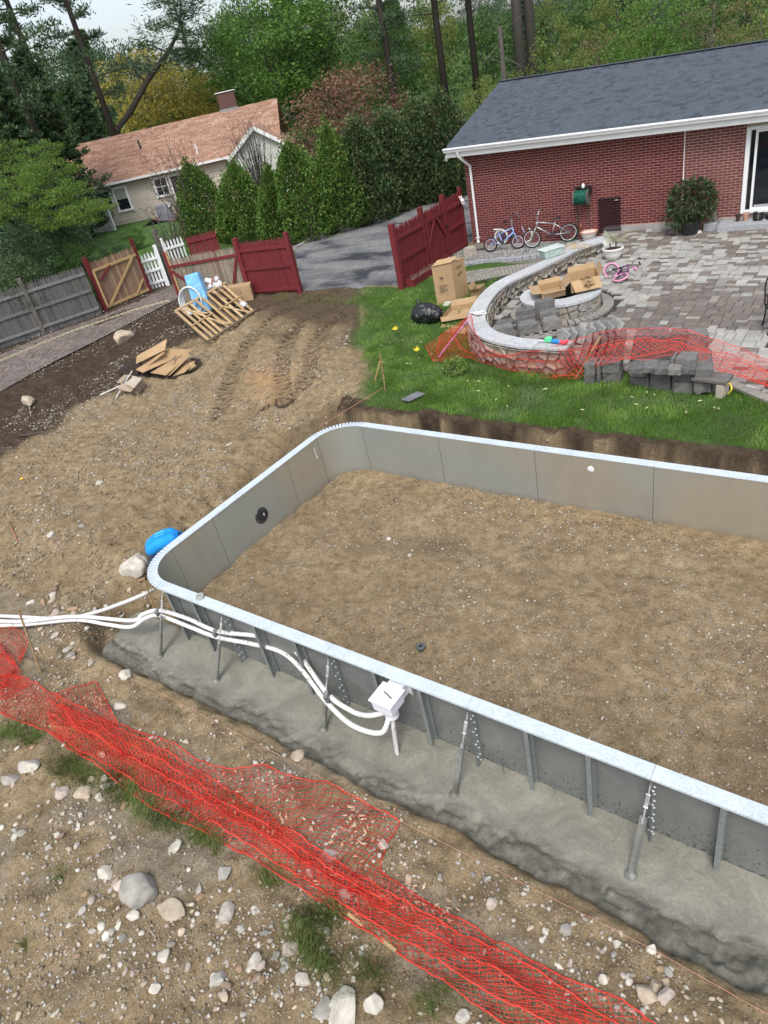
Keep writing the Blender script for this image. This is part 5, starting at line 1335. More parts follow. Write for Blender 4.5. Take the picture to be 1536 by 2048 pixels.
# flattened cartons and open box between the bag and the seat wall
t = carton('open_carton', 'small open cardboard box on the grass against the seat wall', G(943, 602, 0), G(961, 599, 0), G(972, 588, 0), .28, flaps=((0, .4, .12), (3, 1.2, .14)))
t = carton('low_carton', 'shallow open cardboard tray lying on the grass beside the black bag', G(882, 644, .05), G(938, 634, .05), G(957, 612, .05), .12, flaps=((0, -.5, .16), (1, .1, .14), (2, .9, .15)))
mb = MB(); q = G(918, 628, .12); mb.box(q + Vector((0, 0, .06)), (.05, .05, .2), (.1, .2, .4)); mb.build('insert', M_card, t, world=True)
o = MB().sheet([G(884, 648, .03), G(940, 655, .03), G(930, 668, .02), G(878, 662, .02)], .012).build('flat_carton', M_card); setp(o, 'flattened cardboard sheet on the grass partly under the orange netting', 'cardboard')
# open cartons on the fire pit
q0 = .515
t = carton('open_carton', 'large open cardboard box with wide flaps on the fire pit ring', G(1143, 587, q0), G(1200, 574, q0), G(1192, 556, q0), .26, flaps=((0, -.75, .30), (3, -.7, .26), (1, .9, .16), (2, 1.35, .12)), up=Vector((-.05, .02, 1)).normalized())
mb = MB()
for i in range(7): mb.box(G(1172, 565, q0 + .2) + Vector((rnd.uniform(-.12, .12), rnd.uniform(-.08, .08), rnd.uniform(-.03, .12))), (.16, .012, .13), (rnd.uniform(-1, 1), rnd.uniform(-1, 1), rnd.uniform(0, 3)))
mb.build('packing_paper', M_card, t, world=True)
t = carton('open_carton', 'smaller open cardboard box beside the large one on the fire pit', G(1085, 601, q0), G(1131, 590, q0), G(1122, 573, q0), .15, flaps=((0, .1, .10), (3, .1, .22), (2, 1.2, .10)))
# cardboard in front of the gate and white bags behind the pallet
zb = .02
t = carton('brown_carton', 'brown cardboard box standing against the foot of the weathered gate', G(462, 607, zb), G(508, 600, zb), G(510, 592, zb), .48, closed=True)
mb = MB(); a = G(486, 604, zb); mb.bar(a + Vector((0, -.02, .02)), a + Vector((0, -.02, .46)), .03, .004, (0, 1, 0)); mb.build('tape', M_tape, t, world=True)
t = thing('styrofoam', 'heap of white foam packing and papers on top behind the pallet', 'packing', G(444, 611, .0))
mb = MB()
for i in range(9): mb.box(Vector((rnd.uniform(-.3, .3), rnd.uniform(-.1, .15), .55 + rnd.uniform(0, .3))), (rnd.uniform(.15, .3), .04, rnd.uniform(.1, .2)), (rnd.uniform(-.6, .6), rnd.uniform(-.6, .6), rnd.uniform(0, 3)))
mb.build('foam_sheet', simple('foam', (.66, .66, .68), .7, bmp=0), t)
mb = MB(); mb.box((0, 0, .28), (.6, .3, .52)); mb.build('bin', simple('brown_bin', (.16, .11, .08), .8), t)
mb = MB(); mb.bar((-.3, -.05, .62), (.05, .0, .92), .03, .02); mb.build('red_tag', simple('red_tag', (.6, .12, .08), .5), t)
o = MB(); 
for i in range(5): o.lathe([(.05, 0), (.12, .02), (.08, .07), (.02, .09)], G(478 + 3 * i, 612 - 3 * (i % 2), .0 + .06 * i), 7, sx=rnd.uniform(.7, 1.2))
setp(o.build('plastic_bag', simple('white_bag', (.6, .62, .66), .4, bmp=.3), smooth=True), 'crumpled white plastic bag beside the brown box at the gate', 'bag')
# flattened cardboard heap on the dirt
t = thing('cardboard_heap', 'heap of flattened brown cardboard sheets lying on the dirt', 'cardboard', GT(320, 735))
sh = lambda nm_, pts, mat=None: MB().sheet([GT(x, y, z) for x, y, z in pts], .008).build(nm_, mat or M_card, t, world=True)
M_cdk = simple('dark_cardboard', (.035, .025, .02), .8)  # near-black sheets at the bottom and ends of the heap
sh('dark_sheet', [(228, 746, .02), (275, 752, .06), (283, 722, .35), (262, 722, .25)], M_cdk)
sh('dark_sheet', [(250, 752, .02), (352, 757, .02), (402, 732, .04), (300, 722, .05)], M_cdk)
sh('sheet', [(272, 728, .38), (330, 700, .62), (334, 678, .78), (274, 712, .5)])
sh('sheet', [(268, 738, .20), (282, 744, .22), (330, 706, .55), (325, 699, .6)])
sh('sheet', [(272, 739, .30), (285, 746, .28), (388, 700, .30), (340, 697, .48)])
sh('sheet', [(300, 746, .14), (332, 751, .16), (380, 709, .34), (340, 722, .3)])
sh('sheet', [(326, 752, .12), (340, 751, .14), (380, 712, .36), (374, 702, .4), (330, 736, .2)][:4])
sh('sheet', [(345, 753, .05), (370, 745, .08), (392, 722, .15), (372, 722, .22)])
sh('sheet', [(376, 745, .03), (394, 733, .04), (386, 724, .18), (374, 727, .2)])
sh('dark_sheet', [(384, 728, .05), (405, 731, .02), (400, 718, .1), (382, 716, .18)], M_cdk)
mb = MB(); mb.bar(GT(341, 722, .40), GT(353, 711, .40), .05, .006); mb.build('tape_strip', simple('tape_grey', (.16, .14, .10), .5), t, world=True)
t = carton('crushed_carton', 'small crushed cardboard box on its side in front of the cardboard heap', GT(250, 783), GT(277, 790), GT(292, 772), .26, flaps=((0, -.5, .18), (3, .2, .14)), mat=simple('card_grey', (.34, .27, .20), .85), lean=(.15, -.1))
MB().sheet([GT(250, 768, .28), GT(268, 777, .28), GT(284, 758, .34), GT(268, 752, .34)], .01).build('lid', simple('card_pale', (.42, .36, .29), .85), t, world=True)
for a, b_, lb in (((200, 790), (240, 772), 'white plastic stick lying left of the crushed box'), ((232, 796), (264, 742), 'white plastic stick leaning on the cardboard heap')):
    mb = MB(); mb.tube([GT(*a, .03), GT(*b_, .10 if b_[1] > 760 else .25)], .018, 8); setp(mb.build('plastic_stick', simple('stick_white', (.6, .6, .58), .5, bmp=0)), lb, 'stick')
# black rubbish bag
t = thing('rubbish_bag', 'full black plastic rubbish bag slumped on the lawn', 'bag', G(852, 645, 0))
bm = bmesh.new(); bmesh.ops.create_icosphere(bm, subdivisions=5, radius=1)
for v in bm.verts:
    c = v.co; f = 1 + .14 * mnoise.noise(c * 2.3) + .10 * abs(mnoise.noise(Vector((c.x * 7, c.y * 7, c.z * 2)))) + .05 * mnoise.noise(c * 11)
    x, y, z = c.x * .36 * f, c.y * .27 * f, c.z * .27 * f + .22
    z = max(z, .0 + .01 * mnoise.noise(c * 5)); x += .12 * max(0, c.x); 
    v.co = (x, y, z)
me = bpy.data.meshes.new('bag'); bm.to_mesh(me); bm.free(); me.materials.append(simple('black_film', (.010, .011, .012), .22, var=.3, spec=.7, scale=20, bmp=.5)); me.polygons.foreach_set('use_smooth', [True] * len(me.polygons)); link('bag', me, t)
mb = MB(); mb.tube([(-.12, .02, .42), (-.16, .04, .5), (-.2, .05, .55)], [.06, .03, .05], 10); mb.build('knot', M_black, t, smooth=True)
# grey slate lying on the grass edge, small grey slab
o = MB(); a = [G(803, 801, .06), G(818, 804, .06), G(850, 789, .10), G(835, 785, .10)]; o.sheet(a, .03); setp(bevel(o.build('slate', simple('slate', (.15, .155, .17), .6, bmp=.2)), .004, 1), 'small flat grey slate lying at the lawn edge above the pool corner', 'slate')
o = MB(); a = [G(885, 612, .02), G(898, 613, .02), G(903, 604, .05), G(892, 603, .05)]; setp(o.sheet(a, .02).build('paper_scrap', simple('scrap', (.55, .55, .5), .8)), 'small white scrap on the grass under the tall carton', 'litter')

# ================================================================ GREY RETAINING-WALL BLOCKS
M_cb = varied('wall_block', [(.115, .112, .108), (.15, .145, .138), (.095, .094, .094), (.18, .175, .165)], .9, 10, .3, .5)
M_cbl = varied('pale_block', [(.26, .26, .25), (.30, .295, .28), (.22, .22, .215)], .9, 10, .3, .5)
def block_mesh(name, mat):
    mb = MB(); a = [(-.5, -.42), (-.42, -.5), (.42, -.5), (.5, -.42), (.38, .5), (-.38, .5)]
    mb.prism(a, -.5, .5); o = mb.build(name, mat); me = o.data; bpy.data.objects.remove(o)
    bm = bmesh.new(); bm.from_mesh(me); bmesh.ops.subdivide_edges(bm, edges=bm.edges[:], cuts=2, use_grid_fill=True)
    for v in bm.verts: v.co += Vector((mnoise.noise(v.co * 4), mnoise.noise(v.co * 4 + Vector((9, 0, 0))), mnoise.noise(v.co * 4 + Vector((0, 9, 0))))) * .035
    bm.to_mesh(me); bm.free(); return me
BD, BP = block_mesh('wall_block', M_cb), block_mesh('wall_block', M_cbl)
def blk(loc, dims, rot, label, group, pale=False):
    o = link('wall_block', BP if pale else BD, None, loc, rot, dims); bevel(o, .015, 1)
    return setp(o, label, 'block', group)
# small grey pallet with blocks inside the seat wall
M_gp = varied('grey_pallet', [(.26, .25, .235), (.20, .195, .185), (.30, .29, .27)], .9, 14, .3, .3)
pa, pb = G(982, 683, .30), G(1133, 660, .30)
ax = (pb - pa).normalized(); ay = Vector((-ax.y, ax.x, 0)); Lp = (pb - pa).length * .97
t = thing('pallet', 'grey weathered pallet carrying stacked blocks inside the seat wall', 'pallet', (pa + pb) / 2 + ay * .35)
for i in range(8):
    q = pa + ax * (Lp * (i + .5) / 8); mb = MB(); mb.bar(q, q + ay * .85, .085, .018); mb.build('slat', M_gp, t, world=True)
for v in (.03, .42, .8):
    mb = MB(); q = pa + ay * v - Vector((0, 0, .055)); mb.bar(q, q + ax * Lp, .04, .085); mb.build('stringer', M_gp, t, world=True)
mb = MB(); q = pa + ay * .2 - Vector((0, 0, .2))
for v in (.1, .5, .9): mb.box(pa + ax * Lp * v + ay * .4 - Vector((0, 0, .18)), (.12, .7, .22), (0, 0, math.atan2(ax.y, ax.x)))
mb.build('bearer', M_gp, t, world=True)
rz = math.atan2(ax.y, ax.x)
k = 0
bl_l = ['front left block on the grey pallet, mossy on top', 'front middle block on the grey pallet', 'front right block on the grey pallet', 'block behind the mossy one on the grey pallet', 'second row middle block on the grey pallet', 'block behind the right one on the grey pallet', 'top block of the middle stack on the grey pallet', 'tall block at the back right of the grey pallet']
for (u, v, z, l, w, h) in ((.20, .22, .42, .40, .26, .21), (.52, .20, .42, .42, .28, .22), (.84, .22, .42, .36, .28, .21), (.22, .62, .40, .40, .24, .18), (.50, .58, .46, .40, .28, .22), (.84, .60, .44, .42, .28, .25), (.52, .66, .62, .42, .26, .09), (.80, .90, .54, .44, .22, .36)):
    blk(pa + ax * Lp * u + ay * v + Vector((0, 0, z - .30)), (l, w, h), (0, 0, rz + rnd.uniform(-.06, .06)), 'dark grey concrete wall block: ' + bl_l[k], None, False); k += 1
# long row of leaning and stacked blocks along the grass edge
def row(px0, px1, z0, n, dims, tilt, label, group, pale=False, jit=.04, yoff=0):
    a, b = G(*px0, z0), G(*px1, z0); rz = math.atan2((b - a).y, (b - a).x)
    for i in range(n):
        q = a.lerp(b, (i + .5) / n) + Vector((0, yoff, dims[2] / 2))
        blk(q + Vector((0, rnd.uniform(-jit, jit), 0)), (dims[0] * rnd.uniform(.92, 1.05), dims[1], dims[2] * rnd.uniform(.95, 1.04)), (rnd.uniform(-.03, .03), tilt + rnd.uniform(-.07, .07), rz + rnd.uniform(-.1, .1)), '%s, %s from the left' % (label, ('first', 'second', 'third', 'fourth', 'fifth', 'sixth', 'seventh')[i]), group, pale)
row((1118, 690), (1240, 668), .12, 7, (.12, .40, .30), .5, 'pale grey block leaning in the row behind the orange netting', 'leaning blocks behind the netting', True)
def stack(cols_, z0, where):
    for px, py, l, cs in cols_:
        for c_ in range(cs):
            q = G(px, py, z0); blk(q + Vector((rnd.uniform(-.012, .012), rnd.uniform(-.02, .02), .10 + .205 * c_)), (l, .34, .198), (0, 0, rnd.uniform(-.04, .04)), ('slim' if l < .1 else 'dark') + ' grey block in the ' + ('bottom', 'second', 'third')[c_] + ' course ' + where, 'stacked blocks ' + where)
stack([(1185, 762, .20, 2), (1203, 761, .06, 2), (1228, 760, .34, 2)], .0, 'left of the gap')
stack([(1281, 768, .30, 2), (1301, 769, .055, 2), (1323, 772, .33, 2), (1343, 774, .055, 2), (1349, 775, .05, 3), (1372, 778, .34, 3)], -.02, 'beside the stone bench')
blk(G(1402, 756, .16) + Vector((0, .1, .1)), (.30, .9, .42), (0, 0, .25), 'long grey block end on behind the right end of the stacked blocks', None)
row((1262, 738), (1392, 742), .40, 5, (.24, .34, .10), .0, 'flat grey block lying on top of the stack under the netting', 'flat blocks on the stack')
row((1165, 722), (1250, 712), .12, 6, (.11, .44, .50), .3, 'tall grey block leaning in the middle row under the netting', 'leaning middle row blocks')
row((1268, 716), (1408, 712), .10, 4, (.34, .34, .50), .08, 'grey block in the back row under the netting', 'back row blocks under the netting')
for px, lb in (((1305, 668), 'lone grey block on the pavers under the netting hump'), ((1395, 690), 'grey block under the right end of the netting hump'), ((1225, 690), 'grey block under the left shoulder of the netting')):
    blk(G(*px, .25), (.40, .26, .30), (0, .15, .1), lb, None)
# bench made of a slab on two stones
t = thing('stone_bench', 'low grey slab on two stone legs at the grass edge', 'bench', G(1418, 792, 0), (0, 0, math.radians(-8)))
mb = MB(); mb.box((0, .08, .30), (.56, .34, .06)); bevel(mb.build('slab', simple('bench_slab', (.13, .115, .11), .8), t), .008, 1)
mb = MB(); mb.box((.18, .06, .135), (.13, .28, .27)); bevel(mb.build('leg', M_blk, t), .03, 2); mb = MB(); mb.box((-.18, .10, .135), (.10, .26, .27)); bevel(mb.build('leg', M_blk, t), .02, 2)
mb = MB(); mb.box((0, .14, .13), (.3, .05, .24)); mb.build('back_stone', M_blk, t)
t = thing('ball', 'faded red ball behind the stone bench', 'ball', G(1442, 762, .12)); bm = bmesh.new(); bmesh.ops.create_uvsphere(bm, u_segments=20, v_segments=12, radius=.13); me = bpy.data.meshes.new('ball'); bm.to_mesh(me); bm.free(); me.materials.append(simple('ball_red', (.30, .11, .08), .6, bmp=0)); me.polygons.foreach_set('use_smooth', [True] * len(me.polygons)); link('ball', me, t)
mb = MB(); mb.tube([(.131 * math.cos(a), .131 * math.sin(a) * .5, .131 * math.sin(a) * .86) for a in [2 * PI * k / 24 for k in range(24)]], .003, 4, closed=True); mb.build('seam', M_ink, t)
t = MB(); q = G(1456, 788, .08); t.tube(spline([q + Vector((0, 0, 0)), q + Vector((.05, -.02, .1)), q + Vector((.0, .05, .16)), q + Vector((-.08, .03, .1)), q + Vector((-.06, -.04, .02))]), .014, 7); setp(t.build('yellow_rope', simple('rope_y', (.62, .50, .06), .6), smooth=True), 'twisted yellow rope at the right end of the stone bench', 'rope')
# wrought metal chair at the right edge: front leg and curled arm
t = thing('garden_chair', 'black metal garden chair cut off by the right edge of the picture', 'chair', G(1560, 660, .12), (0, 0, .4))
M_iron = simple('black_iron', (.015, .015, .016), .45)
for sx, sy in ((-.24, -.22), (.24, -.22), (-.22, .24), (.22, .24)):
    mb = MB(); mb.tube(spline([(sx * 1.1, sy * 1.1, 0), (sx, sy, .25), (sx * .98, sy, .43)]), .014, 8); mb.build('leg', M_iron, t, smooth=True)
mb = MB()
for i in range(11): mb.bar((-.24 + i * .048, -.22, .435), (-.24 + i * .048, .22, .435), .034, .008)
mb.tube([(-.25, -.23, .43), (.25, -.23, .43), (.24, .24, .43), (-.24, .24, .43)], .014, 8, closed=True); mb.build('seat', M_iron, t)
mb = MB(); 
for i in range(6): mb.tube([(-.2 + i * .08, .24, .44), (-.2 + i * .08, .30, .85)], .008, 6)
mb.tube(spline([(-.24, .24, .43), (-.23, .31, .88), (0, .33, .95), (.23, .31, .88), (.24, .24, .43)]), .014, 8); mb.build('backrest', M_iron, t, smooth=True)
for s in (-1, 1): mb = MB(); mb.tube(spline([(.26 * s, .26, .65), (.28 * s, 0, .68), (.27 * s, -.24, .62), (.26 * s, -.2, .44)]), .013, 8); mb.build('armrest', M_iron, t, smooth=True)

# ================================================================ POTS, PLANTS AND TOYS
M_glz = simple('white_glaze', (.72, .72, .68), .35, var=.06, scale=5, bmp=0)
q = G(1226, 519, .22)
t = thing('potted_palm', 'small pale palm in a white glazed bowl pot on the pavers', 'potted plant', q)
mb = MB(); mb.lathe([(.13, 0), (.17, .03), (.235, .16), (.255, .27), (.275, .285), (.27, .31), (.235, .31), (.22, .26), (0, .25)], (0, 0, 0), 28); mb.build('pot', M_glz, t, autos=45)
mb = MB(); mb.lathe([(.225, 0), (.1, .03), (0, .035)], (0, 0, .265), 14); mb.build('soil_fill', simple('potting_soil', (.05, .03, .022), .95), t)
mb = MB(); mb.tube([(-.06, 0, .27), (-.08, 0, .42)], .02, 8); mb.tube([(.07, .02, .27), (.08, .02, .44)], .02, 8); mb.build('stem', simple('palm_stem', (.09, .07, .045), .9), t)
mb = MB(); r = random.Random(4)
for s in ((-.08, 0, .42), (.08, .02, .44)):
    for k in range(9):
        a = 2 * PI * k / 9 + r.random(); el = r.uniform(.3, 1.1); Lf = r.uniform(.34, .54); pts = []
        for j in range(9):
            u = j / 8; pts.append(Vector(s) + Vector((math.cos(a) * math.cos(el) * u * Lf, math.sin(a) * math.cos(el) * u * Lf, math.sin(el) * u * Lf - .28 * u * u * Lf)))
        for j in range(1, 9):
            d = (pts[j] - pts[j - 1]).normalized(); sd = d.cross(Vector((0, 0, 1))).normalized(); ll = .13 * (1 - .6 * j / 8)
            for sg in (-1, 1):
                e = pts[j] + sd * sg * ll + d * ll * .6 - Vector((0, 0, .03)); w = d * .009
                mb.add([pts[j] - w, pts[j] + w, e], [(0, 1, 2)])
mb.build('fronds', leafmat('pale_frond', [(.50, .52, .36), (.60, .60, .46), (.42, .47, .28)], .3), t)
t = thing('planter_pot', 'white bowl with terracotta rim standing in the gravel by the bricks', 'pot', G(1182, 480, .15) + Vector((0, -.14, .02))); mb = MB(); mb.lathe([(.12, 0), (.16, .04), (.215, .2), (.225, .24)], (0, 0, 0), 24); mb.build('bowl', M_glz, t, autos=45)
mb = MB(); mb.lathe([(.225, .0), (.245, .005), (.245, .035), (.21, .035), (.18, -.04), (0, -.05)], (0, 0, .235), 24); mb.build('rim', simple('terra_pink', (.50, .27, .20), .8), t, autos=45)
t = thing('stone_planter', 'white square planter behind the pale palm at the end of the seat wall', 'planter', G(1212, 508, .22)); mb = MB(); mb.box((0, .12, .16), (.2, .2, .32)); bevel(mb.build('body', M_glz, t), .01)
# rhododendron in a black tub
q = G(1380, 470, .26)
t = thing('potted_shrub', 'big bushy dark green shrub in a black tub against the brick wall', 'potted plant', q)
mb = MB(); mb.lathe([(.20, 0), (.25, .34), (.265, .34), (.265, .38), (.23, .38), (.2, .3), (0, .3)], (0, 0, 0), 24); mb.build('tub', M_black, t, autos=40)
def leaves(center, rad, n, ln, wd, seed, surf=.55, droop=.4, shape='ellip'):
    r = np.random.default_rng(seed); u = r.normal(size=(n, 3)); u /= np.linalg.norm(u, axis=1)[:, None]
    rr = (surf + (1 - surf) * r.random(n)) ** .7; C = np.array(center) + u * rr[:, None] * np.array(rad)
    d = u * .8 + r.normal(size=(n, 3)) * .5; d[:, 2] -= droop * .5; d /= np.linalg.norm(d, axis=1)[:, None]
    s = np.cross(d, r.normal(size=(n, 3))); s /= np.linalg.norm(s, axis=1)[:, None]
    l = ln * r.uniform(.6, 1.2, n)[:, None]; w = wd * r.uniform(.7, 1.2, n)[:, None]
    V = np.stack([C, C + d * l * .5 + s * w * .5, C + d * l, C + d * l * .5 - s * w * .5], 1).reshape(-1, 3)
    return V, np.arange(n * 4).reshape(-1, 4)
M_rho = leafmat('rhododendron_leaf', [(.028, .062, .022), (.045, .085, .03), (.075, .10, .045), (.12, .12, .07), (.035, .07, .03)], .15)
V, F = leaves((0, 0, .85), (.60, .52, .50), 1700, .15, .05, 3); link('foliage', fastmesh('foliage', V, F, M_rho), t)
V, F = leaves((-.25, -.1, .45), (.35, .3, .25), 260, .14, .045, 4); link('foliage', fastmesh('foliage', V, F, M_rho), t)
mb = MB()
for k in range(9): a = k * .7; mb.tube([(0, 0, .3), (.1 * math.cos(a), .1 * math.sin(a), .5), (.35 * math.cos(a), .33 * math.sin(a), .85)], [.015, .012, .006], 6)
mb.build('stems', M_old, t)
t = thing('fallen_pot', 'terracotta pot half hidden behind the black tub', 'pot', G(1400, 462, .27)); mb = MB(); mb.lathe([(.12, 0), (.17, .28), (.19, .28), (.19, .34), (.15, .34), (.12, .1), (0, .1)], (0, 0, 0), 16); mb.build('pot', simple('dk_terra', (.20, .09, .07), .8), t, autos=45)
# small round shrub in the lawn
q = G(911, 748, .0); t = thing('round_shrub', 'small round yellow-green shrub in the lawn under the orange netting', 'shrub', q)
V, F = leaves((0, 0, .16), (.26, .24, .19), 1500, .055, .022, 6, .4, -.3); link('foliage', fastmesh('foliage', V, F, leafmat('box_leaf', [(.12, .22, .04), (.20, .32, .07), (.36, .46, .16), (.07, .14, .03)], .3)), t)
mb = MB()
for k in range(7): a = k; mb.tube([(0, 0, 0), (.12 * math.cos(a), .12 * math.sin(a), .2)], .006, 5)
mb.build('stems', M_old, t)
# yellow tulip-like flags and leaves in the lawn
M_yel = simple('yellow_petal', (.75, .62, .05), .6, bmp=0)
for px, lb in (((792, 676), 'yellow flower with open petals upper in the lawn'), ((835, 719), 'yellow flower lower in the lawn near the small shrub')):
    q = G(*px, 0); t = thing('flower', lb, 'flower', q); mb = MB(); mb.tube([(0, 0, 0), (.01, 0, .1), (.02, .01, .2)], .005, 5); mb.build('stem', M_grass, t)
    mb = MB()
    for k in range(6): a = k * PI / 3; mb.add([(.02, .01, .18), (.02 + .07 * math.cos(a - .4), .01 + .07 * math.sin(a - .4), .23), (.02 + .05 * math.cos(a), .01 + .05 * math.sin(a), .30), (.02 + .07 * math.cos(a + .4), .01 + .07 * math.sin(a + .4), .23)], [(0, 1, 2, 3)])
    mb.build('petals', M_yel, t)
mb = MB(); r = random.Random(2)
for i in range(42):
    px = r.choice(((800, 700), (840, 730), (960, 790), (1050, 800), (730, 640), (1290, 790), (905, 640), (1190, 820), (1400, 800)))
    q = G(px[0] + r.uniform(-45, 45), px[1] + r.uniform(-28, 28), .06)
    if q.y < 9.9 or lawn_d(q.x, q.y) < .3: continue
    a = r.random() * 6; mb.add([q, q + Vector((.05 * math.cos(a), .05 * math.sin(a), .015)), q + Vector((.09 * math.cos(a + .2), .09 * math.sin(a + .2), .0)), q + Vector((.05 * math.cos(a + .6), .05 * math.sin(a + .6), .01))], [(0, 1, 2, 3)])
setp(mb.build('fallen_leaves', simple('pale_leaf', (.48, .50, .28), .7, bmp=0)), kind='stuff')
# water toy and lidded tub on the wall cap
zc = .56
q = G(1108, 687, zc); t = thing('water_toy', 'green, blue and red plastic water toy on the end of the seat wall', 'toy', q, (0, 0, math.radians(-5)))
mb = MB(); mb.tube([(-.04, 0, .05), (.13, 0, .045)], .04, 14); mb.build('tank', simple('toy_blue', (.03, .22, .55), .35, bmp=0), t, autos=50)
mb = MB(); mb.box((-.12, .01, .06), (.16, .05, .09)); mb.box((-.10, .02, .10), (.1, .05, .05)); bevel(mb.build('body', simple('toy_green', (.12, .70, .32), .4, bmp=0), t), .02, 2)
mb = MB(); mb.tube([(.13, 0, .045), (.26, -.01, .04)], .038, 12); mb.tube([(.24, 0, .04), (.3, -.02, .09)], .025, 10); mb.build('grip', simple('toy_red', (.7, .08, .10), .4, bmp=0), t, autos=50)
mb = MB(); mb.tube([(-.2, 0, .045), (-.34, .01, .03)], .015, 8); mb.build('nozzle', simple('toy_white', (.6, .6, .65), .4, bmp=0), t)
q = G(1103, 512, zc); t = thing('lidded_tub', 'translucent grey-green plastic tub with lid on the seat wall cap', 'tub', q, (0, 0, math.radians(55)))
M_tub = simple('tub_plastic', (.36, .46, .42), .35, bmp=0); mb = MB(); mb.box((0, 0, .10), (.52, .30, .20), taper=1.12); bevel(mb.build('tub', M_tub, t), .02, 2)
mb = MB(); mb.box((0, 0, .212), (.62, .37, .025)); bevel(mb.build('lid', simple('tub_lid', (.52, .60, .56), .35, bmp=0), t), .01, 2)
mb = MB(); r = random.Random(8)
for i in range(60): q = G(1153 + r.uniform(-22, 22), 493 + r.uniform(-5, 5), zc + .003); a = r.random() * 3; mb.bar(q, q + Vector((.10 * math.cos(a), .10 * math.sin(a), .004)), .02, .003)
setp(mb.build('wood_chips', simple('chips', (.50, .38, .22), .8)), kind='stuff')
q = G(958, 627, zc); mb = MB()
for i in range(6): mb.box(q + Vector((rnd.uniform(-.12, .12), rnd.uniform(-.12, .12), .01 + .008 * i)), (.16, .12, .008), (rnd.uniform(-.2, .2), rnd.uniform(-.2, .2), rnd.uniform(0, 3)))
setp(mb.build('plastic_scrap', simple('clear_scrap', (.62, .60, .58), .35)), 'crumpled clear plastic scrap caught on the curve of the seat wall', 'scrap')
